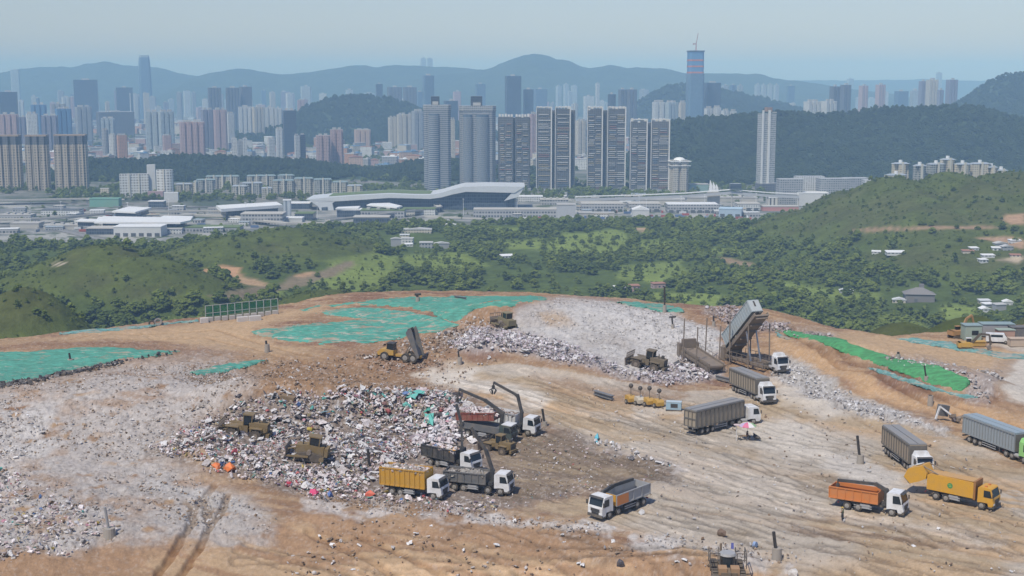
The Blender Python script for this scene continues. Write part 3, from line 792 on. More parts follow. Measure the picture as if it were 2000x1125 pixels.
def city_trees():
    n = 8000
    x = rng.uniform(-1, 1, n); y = rng.uniform(2150, 5200, n); x = x * .42 * y
    k = (fbm(x, y, 160, 3, 411) > .5)
    x, y = x[k], y[k]
    scatter("street_trees", "green trees between the houses of the town", np.stack([x, y, np.full(len(x), -1.2)], 1), rng.uniform(.6, 1.3, len(x)), CR)
    n = 2600
    px = rng.uniform(0, 1720, n); y = rng.uniform(2030, 2330, n)
    x = (px - 1000) / F * y
    k = (fbm(x, y, 60, 3, 412) > .44) & ~((px > 600) & (px < 1040) & (y < 2060))
    x, y = x[k], y[k]
    scatter("roadside_trees", "dark green trees in front of the towers and apartments", np.stack([x, y, np.full(len(x), -1.2)], 1), rng.uniform(.6, 1.1, len(x)), CR)
city_trees()
# ================================================================== the city
def V3(px, py, Y): return float(xy(px, py, Y)), Y, float(zy(py, Y))
FS = {
 'white': facade("facade_white", (.62, .62, .60), fl=3.1, bay=3.4, hr=.45, wr=.55),
 'cream': facade("facade_cream", (.58, .52, .42), fl=3.1, bay=3.2, hr=.45, wr=.5),
 'pink': facade("facade_pink", (.50, .34, .32), fl=3.1, bay=3.6, hr=.45, wr=.5),
 'peach': facade("facade_peach", (.58, .40, .30), fl=3.1, bay=3.6, hr=.45, wr=.45),
 'orange': facade("facade_orange", (.50, .27, .17), fl=3.1, bay=3.6, hr=.45, wr=.5),
 'grey': facade("facade_grey", (.36, .37, .38), fl=3.3, bay=3.4, hr=.5, wr=.6),
 'violet': facade("facade_violet", (.27, .26, .33), fl=3.1, bay=3.4, hr=.5, wr=.6),
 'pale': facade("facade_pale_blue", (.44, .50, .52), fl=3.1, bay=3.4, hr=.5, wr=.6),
 'bluegl': facade("facade_blue_glass", (.16, .24, .32), (.05, .10, .16), fl=4, bay=1.8, hr=.75, wr=.85, rough=.3),
 'darkgl': facade("facade_dark_glass", (.07, .09, .12), (.025, .04, .06), fl=4, bay=1.8, hr=.75, wr=.85, rough=.3),
 'net': facade("facade_blue_netting", (.10, .24, .42), (.06, .16, .32), fl=3.2, bay=6, hr=.4, wr=.8),
 'darkres': facade("facade_dark_flats", (.13, .135, .15), (.04, .05, .06), fl=3.2, bay=3.2, hr=.55, wr=.6),
 'brownres': facade("facade_beige_grid", (.44, .37, .28), (.07, .07, .07), fl=4.4, bay=5.0, hr=.5, wr=.5),
}
M_ROOFBOX = pmat("roof_concrete", (.42, .41, .39), .8, .2, scale=.1)
M_WHITE = pmat("white_sheet_metal", (.78, .78, .77), .5, .12, scale=.05)
M_DARKROOF = pmat("dark_roof", (.12, .13, .14), .7, .1, scale=.1)
def plan(form, w, d):
    x, y = w / 2, d / 2
    if form == 'cross':
        a, b = x * .45, y * .45
        return [(-a, -y), (a, -y), (a, -b), (x, -b), (x, b), (a, b), (a, y), (-a, y), (-a, b), (-x, b), (-x, -b), (-a, -b)]
    if form == 'comb':
        r = min(4.0, d * .18); n = max(2, int(w / 11)); st = w / n; p = []
        for i in range(n):
            x0 = -x + i * st
            p += [(x0 + st * .04, -y), (x0 + st * .70, -y), (x0 + st * .70, -y + r), (x0 + st * .98, -y + r)]
        return p + [(x, y), (-x, y)]
    if form == 'round':
        return [(x * math.cos(t), y * math.sin(t)) for t in [2 * math.pi * i / 16 for i in range(16)]]
    if form == 'cut':
        c = min(w, d) * .16
        return [(-x + c, -y), (x - c, -y), (x, -y + c), (x, y - c), (x - c, y), (-x + c, y), (-x, y - c), (-x, -y + c)]
    return [(-x, -y), (x, -y), (x, y), (-x, y)]
def tower(px0, px1, top, Y, style, label, form='comb', ang=None, ratio=.6, z0=-1.0, roofs=2, cat="tower block", name="tower_block", group=None):
    W = (px1 - px0) * Y / F; H = float(zy(top, Y))
    a = R(random.uniform(14, 32)) if ang is None else R(ang)
    wd = W / (abs(math.cos(a)) + ratio * abs(math.sin(a))); dp = wd * ratio
    x = float(xy((px0 + px1) / 2, top, Y))
    t = empty(name, (x, Y + dp / 2, z0), a, label, cat, group)
    rh = min(6, H * .05) if roofs else 0
    m = MB(); m.slab(plan(form, wd, dp), 0, H - z0 - rh)
    m.build("walls", FS[style], t)
    for i in range(roofs):
        s = random.uniform(.2, .36)
        p = MB(); p.box(((i - (roofs - 1) / 2) * wd * .42 + random.uniform(-1, 1), random.uniform(-.1, .2) * dp, H - z0 - rh / 2), (wd * s, dp * s * 1.3, rh * random.uniform(.7, 1.0)))
        p.build("roof_plant_room", M_ROOFBOX, t)
    return t, wd, dp, H
L = "in the hazy city"
TOWERS = [
 (18, 36, 134, 7500, 'pale', 'cut', "faint pale high-rise that tops the ridge at the far left edge of the city"),
 (-8, 30, 176, 4600, 'darkgl', '', "broad dark blue-grey office slab at the far left edge of the city"),
 (138, 187, 153, 5600, 'darkgl', '', "big dark stepped office block left of the tallest glass skyscraper"),
 (222, 257, 168, 5600, 'darkgl', '', "hazy dark slab standing just left of the tallest glass skyscraper"),
 (-6, 32, 219, 3300, 'pink', 'comb', "pinkish slab with a white roof line directly behind the leftmost beige tower"),
 (47, 72, 218, 3250, 'white', 'cut', "white-framed blue-panelled tower behind the narrow beige tower"),
 (30, 49, 225, 3500, 'violet', 'comb', "greyish violet flats squeezed between two pale towers at the left"),
 (76, 110, 222, 3400, 'violet', 'comb', "violet-grey flats under construction behind the wide beige tower"),
 (104, 137, 208, 3500, 'net', 'comb', "unfinished tower wrapped in blue safety netting"),
 (55, 88, 200, 3800, 'net', 'comb', "blue topped tower under construction behind the white-framed tower"),
 (96, 126, 199, 4000, 'grey', 'comb', "pale topped grey flats above the blue netted tower"),
 (143, 177, 205, 3900, 'grey', 'comb', "grey flats with a white edge in front of the stepped office block"),
 (180, 257, 216, 4300, 'darkres', '', "very long dark wall-like block below the tallest skyscraper"),
 (193, 222, 228, 3600, 'pale', 'comb', "small pale blue twin slab in front of the long dark block"),
 (196, 211, 250, 2960, 'grey', 'round', "grey rounded flats, left of a trio with white and orange fronts"),
 (210, 226, 260, 2950, 'white', 'round', "white rounded tower in the middle of the trio at the edge of the woods"),
 (225, 247, 261, 2940, 'orange', 'cut', "orange tinted tower of the trio at the edge of the woods"),
 (280, 308, 214, 3450, 'pale', 'comb', "pale green-blue flats, left one of a wide joined pair"),
 (306, 338, 214, 3440, 'pale', 'comb', "pale green-blue flats, right one of a wide joined pair"),
 (315, 334, 262, 3150, 'pink', 'cut', "short pink block left of the big pink and white tower"),
 (345, 398, 234, 3000, 'pink', 'comb', "big pink and white striped tower above the left woods"),
 (390, 416, 210, 3550, 'violet', 'comb', "greyish flats right behind the big pink and white tower"),
 (414, 442, 210, 3500, 'pink', 'comb', "rosy grey flats beside the small pale tower in mid city"),
 (403, 431, 168, 4800, 'darkres', 'comb', "dark twin-topped tower, leftmost of three below the ridge"),
 (438, 466, 168, 4800, 'darkres', 'comb', "dark tower, middle one of three below the ridge"),
 (465, 491, 166, 4850, 'darkres', 'cut', "dark tower with a pale rooftop, right one of three below the ridge"),
 (440, 457, 218, 3600, 'white', 'cut', "small white tower left of the row of pale striped flats"),
 (463, 491, 205, 4000, 'white', 'comb', "white striped flats at the left end of a pale row"),
 (490, 516, 205, 4000, 'cream', 'comb', "cream striped flats, second in the pale row"),
 (514, 536, 206, 4100, 'white', 'comb', "bluish white flats, third in the pale row"),
 (534, 551, 208, 4100, 'white', 'comb', "narrow pale flats ending the row beside the round hill"),
 (550, 577, 211, 3300, 'darkgl', '', "dark glass tower in front of the left foot of the round hill"),
 (451, 462, 267, 2820, 'white', '', "left white slab of a pair joined by a grey office front"),
 (462, 474, 272, 2815, 'grey', '', "grey office front between two white slabs"),
 (473, 482, 267, 2810, 'white', '', "right white slab of a pair joined by a grey office front"),
 (520, 537, 268, 2900, 'white', 'cut', "small bright white block left of the dark glass tower"),
 (537, 552, 248, 3060, 'white', 'comb', "white tower close beside the dark glass tower"),
 (574, 585, 261, 2850, 'white', '', "white half of a two-tone tower right of the dark glass tower"),
 (584, 596, 260, 2858, 'darkgl', '', "dark half of a two-tone tower right of the dark glass tower"),
 (615, 645, 261, 2800, 'pink', 'comb', "pink flats, lower left one of a pair in front of the round hill"),
 (643, 670, 249, 2830, 'pink', 'comb', "pink flats with a grey top, taller right one of a pair"),
 (690, 724, 251, 3500, 'peach', 'comb', "peach coloured hall-like block at the foot of the round hill"),
 (757, 776, 226, 3700, 'cream', 'comb', "cream tower, left of three joined ones right of the round hill"),
 (774, 795, 220, 3690, 'cream', 'comb', "cream tower, middle of three joined ones right of the round hill"),
 (793, 813, 220, 3700, 'cream', 'comb', "cream tower, right of three joined ones right of the round hill"),
 (803, 828, 213, 3550, 'grey', 'comb', "blue-grey flats half hidden by the leftmost rounded tower"),
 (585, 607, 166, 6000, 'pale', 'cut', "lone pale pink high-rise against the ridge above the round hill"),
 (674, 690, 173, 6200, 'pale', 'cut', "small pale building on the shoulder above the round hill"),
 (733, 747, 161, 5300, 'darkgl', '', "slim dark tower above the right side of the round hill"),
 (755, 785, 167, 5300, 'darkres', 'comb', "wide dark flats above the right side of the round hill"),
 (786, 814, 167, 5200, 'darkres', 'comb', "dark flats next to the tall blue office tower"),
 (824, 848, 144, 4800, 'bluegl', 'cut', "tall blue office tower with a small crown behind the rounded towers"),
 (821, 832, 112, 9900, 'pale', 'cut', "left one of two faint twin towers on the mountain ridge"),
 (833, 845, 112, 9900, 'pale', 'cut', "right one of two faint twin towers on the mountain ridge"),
 (866, 894, 193, 4300, 'darkgl', '', "dark flat-topped block between the two rounded towers"),
 (884, 901, 176, 5600, 'pink', 'cut', "pale pink block peeping over the gap between the rounded towers"),
 (879, 889, 229, 3000, 'cream', 'cut', "narrow yellowish block in the gap between the rounded towers"),
 (928, 948, 161, 5500, 'bluegl', '', "blue-grey tower directly behind the second rounded tower"),
 (986, 1018, 145, 4600, 'darkgl', '', "tall dark blue tower below the pointed mountain summit"),
 (1022, 1042, 171, 4650, 'darkgl', '', "dark blue tower with a pale roof edge right of the tallest mid-city tower"),
 (1042, 1069, 171, 5300, 'bluegl', '', "hazy blue block behind the framed towers"),
 (1034, 1050, 218, 3200, 'pink', 'comb', "pinkish flats in the gap left of the first framed tower"),
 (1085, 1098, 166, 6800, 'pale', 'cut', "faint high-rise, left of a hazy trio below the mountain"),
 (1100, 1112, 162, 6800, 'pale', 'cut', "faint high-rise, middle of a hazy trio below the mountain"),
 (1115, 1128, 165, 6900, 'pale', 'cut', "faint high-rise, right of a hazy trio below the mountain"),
 (1163, 1172, 160, 5600, 'white', 'cut', "slim white tower above the framed towers"),
 (1140, 1161, 185, 5700, 'white', '', "low white block left of the slim white tower"),
 (1124, 1147, 232, 3300, 'cream', 'comb', "pale flats showing between the two tallest framed towers"),
 (1186, 1205, 180, 4000, 'darkgl', 'round', "dark cylinder-like tower rising behind the tallest framed tower"),
 (1208, 1226, 171, 4400, 'darkres', 'comb', "dark blue flats, left of a pair behind the framed towers"),
 (1225, 1246, 171, 4400, 'darkres', 'comb', "dark blue flats, right of a pair behind the framed towers"),
 (1275, 1300, 195, 3800, 'white', 'comb', "pale flats, left of three by the unfinished supertall tower"),
 (1299, 1327, 196, 3800, 'pale', 'comb', "pale bluish flats, middle of three by the unfinished supertall tower"),
 (1326, 1341, 196, 3750, 'cream', 'comb', "cream flats, right of three by the unfinished supertall tower"),
 (1377, 1409, 158, 4400, 'darkgl', '', "dark glass block adjoining the unfinished supertall tower"),
 (1376, 1394, 207, 3500, 'white', 'comb', "bright white flats at the foot of the supertall tower, left in their row"),
 (1393, 1410, 206, 3500, 'white', 'cross', "bright white flats at the foot of the supertall tower, second in their row"),
 (1409, 1426, 212, 3480, 'white', 'comb', "bright white flats, third in the row above the wooded hill"),
 (1425, 1441, 213, 3480, 'white', 'cross', "bright white flats at the right end of the row above the wooded hill"),
 (1410, 1425, 164, 5500, 'pale', 'comb', "faint blue flats directly right of the dark glass block"),
 (1426, 1440, 163, 5500, 'bluegl', 'comb', "faint blue flats, second right of the dark glass block"),
 (1440, 1453, 164, 5500, 'pale', 'comb', "faint blue flats, third right of the dark glass block"),
 (1474, 1486, 162, 6000, 'pale', 'cut', "faint slim block, first of four in the haze above the wooded hill"),
 (1487, 1498, 163, 6000, 'pale', 'cut', "faint slim block, second of four in the haze above the wooded hill"),
 (1499, 1510, 162, 6000, 'pale', 'cut', "faint slim block, third of four in the haze above the wooded hill"),
 (1511, 1523, 163, 6000, 'pale', 'cut', "faint slim block, fourth of four in the haze above the wooded hill"),
 (1538, 1553, 165, 6000, 'bluegl', '', "lone blue block in the haze left of the wide white pair"),
 (1572, 1606, 194, 3550, 'white', 'comb', "wide white block above the wooded hill, left half of a pair"),
 (1605, 1639, 193, 3550, 'white', 'comb', "wide white block above the wooded hill, right half of a pair"),
 (1622, 1644, 165, 4300, 'darkres', 'comb', "dark blue flats behind the wide white pair, lower left one"),
 (1643, 1666, 162, 4280, 'darkres', 'comb', "dark blue flats behind the wide white pair, taller right one"),
 (1679, 1699, 164, 4900, 'pink', 'comb', "pink and blue striped tower right of the dark pair"),
 (1712, 1733, 162, 4900, 'pink', 'comb', "dark and white striped tower standing alone above the wooded hill"),
 (1750, 1776, 175, 5200, 'bluegl', '', "low hazy blue slab, left one between the striped towers"),
 (1780, 1800, 174, 5200, 'pale', '', "low hazy blue slab, right one between the striped towers"),
 (1797, 1816, 155, 4600, 'violet', 'comb', "greyish violet flats on the hill crest at the right, left of a trio"),
 (1812, 1836, 152, 4550, 'cream', 'comb', "pale striped flats, tallest of the trio on the hill crest"),
 (1832, 1846, 172, 4500, 'violet', 'comb', "short dark flats ending the trio on the hill crest"),
 (1851, 1874, 152, 4550, 'violet', 'comb', "lone violet-grey tower right of the trio on the hill crest"),
 (1655, 1669, 152, 9000, 'pale', '', "faint distant block behind the dark pair at the right"),
 (1830, 1841, 140, 9000, 'pale', '', "faintest distant tower rising behind the trio on the hill crest"),
]
for a in TOWERS:
    tower(a[0], a[1], a[2], a[3], a[4], a[6], a[5], roofs=2 if a[3] < 4000 else 1)

# tallest glass skyscraper, slightly tapering with a rounded top
def skyscraper():
    Y = 6500; x, _, H = V3(281, 108, Y)
    t = empty("skyscraper", (x, Y, -1), R(20), "tallest glass skyscraper of the city, tapering, left of centre", "skyscraper")
    W = 28 * Y / F * .74
    prof = [(0, 1.16), (.55, 1.14), (.8, 1.06), (.94, .98), (1, .92)]
    m = MB()
    for (a, s), (b, s2) in zip(prof[:-1], prof[1:]):
        p0 = [(q[0] * s, q[1] * s) for q in plan('cut', W, W)]; p1 = [(q[0] * s2, q[1] * s2) for q in plan('cut', W, W)]
        n = 8; v = [(q[0], q[1], a * H * .97) for q in p0] + [(q[0], q[1], b * H * .97) for q in p1]
        m.add(v, [(i, (i + 1) % n, n + (i + 1) % n, n + i) for i in range(n)] + [tuple(range(n, 2 * n))])
    m.build("glass_shaft", FS['bluegl'], t)
    c = MB(); c.slab([(q[0] * .86, q[1] * .86) for q in plan('cut', W, W)], H * .97, H + 1); c.build("crown", FS['pale'], t)
skyscraper()
# unfinished supertall tower with a crane
def supertall():
    Y = 4300; x, _, H = V3(1360.5, 98, Y); s = Y / F
    t = empty("supertall_tower", (x, Y + 20, -1), R(8), "unfinished supertall tower with a blue netted top and a crane", "skyscraper")
    W = 34 * s * .92
    h1 = float(zy(143, Y))
    MB().slab(plan('cut', W, W * .8), 0, h1).build("glass_shaft", FS['bluegl'], t)
    MB().slab(plan('cut', W * .93, W * .75), h1, H - 4).build("netted_storeys", FS['net'], t)
    for k, py in enumerate((117, 129, 141)):
        z = float(zy(py, Y)); MB().slab(plan('cut', W * .95, W * .77), z - 2.5, z + 2.5).build("orange_floor_band", pmat("site_orange", (.55, .16, .08), .7, .1), t)
    MB().slab(plan('cut', W, W * .82), H - 4, H).build("top_slab", FS['darkgl'], t)
    c = MB(); z1 = float(zy(85, Y)); c.bar((1, 0, H), (1, 0, z1 + 4), 2.4); c.bar((1, 0, z1), (7, 0, float(zy(64, Y))), 1.6); c.bar((1, 0, z1), (-7, 0, z1 + 1), 2)
    c.box((-7, 0, z1), (4, 3, 4)); cr = c.build("tower_crane", pmat("crane_red", (.35, .08, .06), .6, .1))
    cr.location = (x, Y + 20, -1); cr.rotation_euler = (0, 0, R(8))
    tag(cr, "thin construction crane on top of the unfinished supertall tower", "crane")
supertall()

# the two rounded banded towers
def rounded_tower(px0, px1, top, base, Y, label, bays, bx, bt):
    W = (px1 - px0) * Y / F; H = float(zy(top, Y)); x = float(xy((px0 + px1) / 2, top, Y)); D = W * .62
    t = empty("banded_tower", (x, Y + D / 2, -1), R(4), label, "tower block")
    wall = facade("facade_banded", (.25, .26, .275), (.06, .09, .13), fl=3.3, bay=2.6, hr=.55, wr=.75, band=(.36, .37, .38))
    MB().slab(plan('cut', W * .96, D), 0, H + 1 - 8).build("walls", wall, t)
    MB().slab(plan('cut', W * .99, D * 1.03), H - 7, H + 1).build("parapet", FS['grey'], t)
    for bxf, bw in bays:
        m = MB(); n = 12
        m.slab([(bxf * W + bw * W / 2 * math.cos(q), -D / 2 + 1 + bw * W * .34 * math.sin(q)) for q in [math.pi + math.pi * i / n for i in range(n + 1)]], 0, H - 13)
        o = m.build("rounded_bay", facade("facade_bay_glass", (.16, .21, .27), (.08, .12, .18), fl=3.3, bay=1.7, hr=.9, wr=.9, rough=.3), t)
        r = MB()
        for k in range(int((H - 16) / 3.3)):
            z = 3.3 * k + 2.2
            r.slab([(bxf * W + (bw * W / 2 + .7) * math.cos(q), -D / 2 + 1 + (bw * W * .34 + .7) * math.sin(q)) for q in [math.pi + math.pi * i / n for i in range(n + 1)]], z, z + 1.0)
        r.build("balcony_rings", pmat("balcony_grey_white", (.46, .47, .47), .6, .1, scale=.1), o)
    p = MB(); p.box((bx * W, D * .1, H + 1 + bt / 2), (W * .3, D * .5, bt)); p.build("roof_plant_room", FS['darkgl'], t)
    q = MB(); q.box((bx * W, -D * .2, H + 4), (W * .2, D * .3, 5)); q.build("roof_pavilion", M_ROOFBOX, t)
rounded_tower(825, 880, 205, 372, 2210, "grey rounded tower with white floor bands, leftmost of the six tall ones", [(-.12, .38)], -.06, 14)
rounded_tower(895, 968, 207, 368, 2220, "wider grey tower with two rounded bays, second of the six tall ones", [(-.27, .26), (.12, .34)], -.02, 16)

# the framed towers with coloured balcony strips
def framed_tower(px0, px1, top, base, Y, label, cols, slabs, right, fr, seed):
    g = random.Random(seed)
    W = (px1 - px0) * Y / F; H = float(zy(top, Y)); x = float(xy(px0, top, Y)); D = 24.0
    t = empty("framed_tower", (x, Y + D / 2, -1), 0, label, "tower block")
    dark = facade("facade_framed", (.115, .118, .125), (.045, .055, .065), fl=3.2, bay=3.2, hr=.55, wr=.6)
    MB().box((W / 2, 3, (H - 6) / 2), (W * .985, D - 6, H - 6)).build("core", dark, t)
    pal = [(.58, .57, .54), (.58, .57, .54), (.42, .36, .27), (.34, .18, .15), (.44, .37, .22), (.16, .22, .30), (.46, .46, .44), (.22, .23, .24)]
    mats = [pmat("balcony_strip_%d" % i, c, .6, .1, scale=.1) for i, c in enumerate(pal)]
    for a, b in slabs:
        s = MB(); s.box(((a + b) / 2 * W, -D / 2 + 3, (H - 4) / 2), ((b - a) * W, 7, H - 4)); so = s.build("facade_slab", dark, t)
        f = 3.15; n = int((H - 14) / f)
        for c0, c1 in cols:
            bd = MB()
            for k in range(n):
                if g.random() < .22: continue
                q0 = a + (b - a) * (c0 + g.uniform(-.03, .06)); q1 = a + (b - a) * (c1 - g.uniform(-.04, .25 * (c1 - c0)))
                bd.box(((q0 + q1) / 2 * W, -D / 2 - 1.0, 4 + k * f), ((q1 - q0) * W, 1.3, .95), g.choice([0, 0, 1, 1, 0, 2, 2, 3, 4, 5, 6, 6, 7, 7]))
            bd.build("balcony_strips", mats, so)
        if fr:
            fm = MB(); fm.box(((b) * W, -D / 2 - .7, H / 2), (1.9, 2.6, H)); fm.box((a * W, -D / 2 - .6, H / 2), (1.0, 2.2, H)); fm.box(((a + b) / 2 * W, -D / 2 - .5, H - .8), ((b - a) * W, 2.4, 1.6))
            fm.build("white_frame", pmat("frame_white", (.66, .65, .62), .6, .1, scale=.1), so)
        cr = MB()
        for k in range(5): cr.box(((a + (b - a) * (k + .5) / 5) * W, -D / 2 + 1 + g.uniform(0, 5), H - 2.5), ((b - a) * W / 7, 4, g.uniform(4, 7)))
        cr.build("roof_screen", pmat("frame_white", (.66, .65, .62)), so)
    pl = MB(); pl.box((W / 2, 0, 2), (W * 1.02, D + 8, 5)); pl.build("podium", FS['grey'], t)
framed_tower(972, 1036, 222, 362, 2230, "dark tower with grey strips and no white frame, third of the six tall ones", [(.1, .42), (.5, .9)], [(.02, .47), (.53, .97)], 0, False, 1)
framed_tower(1048, 1124, 207, 368, 2220, "dark framed tower with coloured balconies, fourth of the six tall ones", [(.12, .95)], [(.0, .38), (.48, .86)], 1, True, 2)
framed_tower(1148, 1223, 207, 372, 2200, "tallest dark framed tower with coloured balconies, fifth of the six tall ones", [(.06, .5), (.55, .97)], [(.0, .38), (.52, .98)], 1, True, 3)
framed_tower(1232, 1308, 231, 372, 2200, "shorter dark framed tower with dense pale balconies, sixth of the six tall ones", [(.08, .4), (.45, .98)], [(.0, .42), (.53, .99)], 1, True, 4)

def white_needle():
    Y = 2200; W = 40 * Y / F; H = float(zy(214, Y)); x = float(xy(1499, 300, Y))
    t = empty("slim_tower", (x, Y + 14, -1), R(18), "slim white and grey residential tower alone before the wooded hill", "tower block")
    w_ = W * .72; d = w_ * .75
    MB().box((0, 0, H / 2 - 3), (w_, d, H - 6)).build("walls", facade("facade_slim", (.5, .5, .49), (.05, .07, .09), fl=3.2, bay=2.2, hr=.6, wr=.7), t)
    for fx, ww in ((-.5, .12), (-.02, .16)):
        MB().box((fx * w_, -d / 2 - .8, H / 2), (ww * w_, 2.0, H)).build("white_pier", pmat("pier_white", (.70, .69, .66), .6, .1, scale=.1), t)
    b = MB()
    for k in range(int(H / 3.2) - 2): b.box((w_ / 2 + .6, -d * .1, 3.2 * k + 6), (1.4, d * .7, 1.0))
    b.build("side_balconies", pmat("balcony_white", (.66, .66, .64)), t)
    MB().box((w_ * .1, 0, H + 1), (w_ * .4, d * .5, 7)).build("roof_plant_room", pmat("roof_brown", (.3, .2, .15), .7, .1), t)
    MB().box((w_ * .5, -4, 7), (w_ * 2.2, d * 1.2, 15)).build("podium", FS['darkres'], t)
white_needle()
def domed_block():
    Y = 2180; W = 41 * Y / F; H = float(zy(312, Y)); x = float(xy(1328, 340, Y))
    t = empty("domed_block", (x, Y + 12, -1), R(10), "short beige block with a domed roof right of the framed towers", "tower block")
    MB().slab(plan('comb', W * .82, W * .6), 0, H).build("walls", facade("facade_beige", (.50, .46, .38), (.07, .08, .09), fl=3.2, bay=3, hr=.5, wr=.5), t)
    MB().box((0, 0, H - 2), (W * .98, W * .7, 1.4)).box((0, 0, H - 9), (W * .95, W * .68, 1.0)).build("roof_slab", M_WHITE, t)
    MB().ball((0, 0, H - 1), W * .3, 12, sq=.55).build("dome", M_WHITE, t, True)
domed_block()

def beige_tower(px0, px1, top, label):
    Y = 2230; W = (px1 - px0) * Y / F; H = float(zy(top, Y)); x = float(xy((px0 + px1) / 2, 320, Y))
    t = empty("beige_tower", (x, Y + 12, -1), R(6), label, "tower block")
    w_ = W * .93; d = 22; hd = H - (300 - 283) * .86 * 1.0 - 0
    MB().slab(plan('comb', w_, d), 0, H * .83).build("walls", FS['brownres'], t)
    MB().slab(plan('comb', w_, d), H * .83, H - 2).build("dark_upper_storeys", FS['darkres'], t)
    MB().box((0, 0, H - 1), (w_ * 1.02, d, 2.2)).build("roof_rim", pmat("rim_brown", (.32, .24, .17), .7, .1), t)
    f = MB()
    n = max(3, int(w_ / 9))
    for k in range(n + 1): f.box((-w_ / 2 + w_ * k / n, -d / 2 - .4, H * .42), (.9, 1.2, H * .80))
    f.build("facade_fins", pmat("fin_beige", (.5, .42, .31), .7, .15, scale=.1), t)
beige_tower(-12, 37, 263, "beige gridded tower with a dark top, cut off by the left edge")
beige_tower(48, 91, 263, "narrow beige gridded tower with a dark top, second from the left")
beige_tower(104, 167, 262, "wide beige gridded tower with a dark top, third from the left")

# ------------------------------------------------------------------ the white compound and the apartment rows
P_PIER = pmat("stair_tower_cream", (.60, .57, .49), .7, .1, scale=.1)
def block(px0, px1, top, base, Y, mat, label, ang=0, dep=14, name="apartment_block", cat="apartment block", roof=None, form='comb', group=None, z0=-1):
    W = (px1 - px0) * Y / F; H = float(zy(top, Y)); x = float(xy((px0 + px1) / 2, top, Y))
    t = empty(name, (x, Y + dep / 2, z0), R(ang), label, cat, group)
    w_ = max((W - dep * abs(math.sin(R(ang)))) / max(.3, math.cos(R(ang))), 4)
    rh = 1.6 if roof else 0
    MB().slab(plan(form, w_, dep), 0, H - z0 - rh).build("walls", mat, t)
    if name == "apartment_block":
        for k in range(1, max(2, int(w_ / 13))):
            MB().box((-w_ / 2 + w_ * k / max(2, int(w_ / 13)), -dep / 2 - .3, (H - z0) / 2 + .6), (2.4, 2.2, H - z0 + 1.2)).build("stair_tower", P_PIER, t)
    if roof:
        r = MB(); n = max(1, int(w_ / 14))
        for k in range(n):
            cx = -w_ / 2 + w_ * (k + .5) / n; s = w_ / n * .5
            v = [(cx - s, -dep / 2 - .4, H - z0 - rh), (cx + s, -dep / 2 - .4, H - z0 - rh), (cx + s, dep / 2 + .4, H - z0 - rh), (cx - s, dep / 2 + .4, H - z0 - rh), (cx - s * .7, 0, H - z0 + .5), (cx + s * .7, 0, H - z0 + .5)]
            r.add(v, [(0, 1, 5, 4), (1, 2, 5), (2, 3, 4, 5), (3, 0, 4), (3, 2, 1, 0)])
        r.build("roof", roof, t)
    return t
FW = facade("facade_hospital", (.64, .64, .62), (.10, .085, .08), fl=4.2, bay=4.2, hr=.45, wr=.55)
FA = facade("facade_apartments", (.50, .47, .39), (.05, .065, .075), fl=3.0, bay=3.0, hr=.62, wr=.58)
FA2 = facade("facade_apartments_grey", (.40, .41, .38), (.05, .065, .075), fl=3.0, bay=3.4, hr=.6, wr=.62)
FC = facade("facade_cream_block", (.60, .53, .40), (.10, .10, .10), fl=3.0, bay=3.2, hr=.45, wr=.45)
RB = pmat("blue_green_roof", (.20, .27, .28), .7, .1, scale=.1)
RC = pmat("grey_blue_roof", (.30, .34, .38), .7, .1, scale=.1)
block(231, 288, 340, 388, 2100, FW, "white windowed slab, left wing of the white compound", 12, 13, form='')
block(284, 302, 322, 400, 2110, pmat("plain_render", (.58, .58, .57), .8, .1, scale=.05), "plain white stair tower in the middle of the white compound", 10, 12, form='', name="stair_tower")
block(302, 336, 332, 402, 2080, FW, "white windowed block with a rounded corner, right wing of the white compound", 0, 16, form='round')
block(318, 347, 376, 405, 2010, pmat("plain_render", (.58, .58, .57)), "low white porch building at the foot of the white compound", 8, 12, form='', name="porch_building", cat="building")
block(288, 318, 374, 392, 2060, pmat("mauve_render", (.36, .25, .27), .8, .1, scale=.05), "mauve link building between the two white wings", 0, 10, form='', name="link_building", cat="building")
block(193, 212, 368, 385, 2120, FC, "small pale square building left of the white compound", 10, 12, form='', name="small_building", cat="building")
APT = [(340, 374, 358, 2130, FA), (374, 386, 354, 2110, FC), (380, 420, 350, 2190, FA2), (400, 466, 343, 2260, FA), (450, 482, 362, 2080, FA), (470, 512, 356, 2110, FA2), (480, 538, 342, 2230, FA), (508, 532, 366, 2060, FA), (530, 574, 351, 2110, FA),
       (540, 575, 341, 2230, FA2), (572, 612, 347, 2120, FA), (610, 648, 349, 2120, FA2), (646, 680, 354, 2120, FA), (676, 708, 361, 2100, FC)]
WHERE = ["directly right of the white compound", "narrow cream-fronted, right of the first apartments", "grey, behind trees right of the compound", "long, high up against the woods", "leftmost above the curved white canopy roof", "grey, second above the white canopy roof", "long, in the rear row of the estate",
         "short and low, in front of the middle of the estate", "with a white end wall in the front row", "grey, with a raised flat top", "pale, right of the block with a white end wall", "grey striped, fourth from the right in the front row", "pale green, second from the right in the front row", "pinkish, last on the right of the front row"]
for (a, b, tp, Y, m), wl in zip(APT, WHERE):
    block(a, b, tp, 395, Y, m, "pale apartment block " + wl, random.uniform(4, 14), 13, roof=RB if tp < 356 else RC)
APR = [(1731, 1775, 340, 1760, 'left, lower'), (1744, 1779, 318, 1790, 'second from the left'), (1786, 1812, 322, 1775, 'narrow grey-roofed, third from the left'), (1812, 1850, 319, 1780, 'grey-fronted, left of the tallest one'), (1838, 1870, 310, 1785, 'tallest of the row'),
       (1866, 1900, 319, 1780, 'cream, right of the tallest one'), (1896, 1938, 318, 1790, 'wide cream, third from the right'), (1926, 1952, 325, 1790, 'second from the right'), (1946, 1971, 331, 1790, 'small, last on the right')]
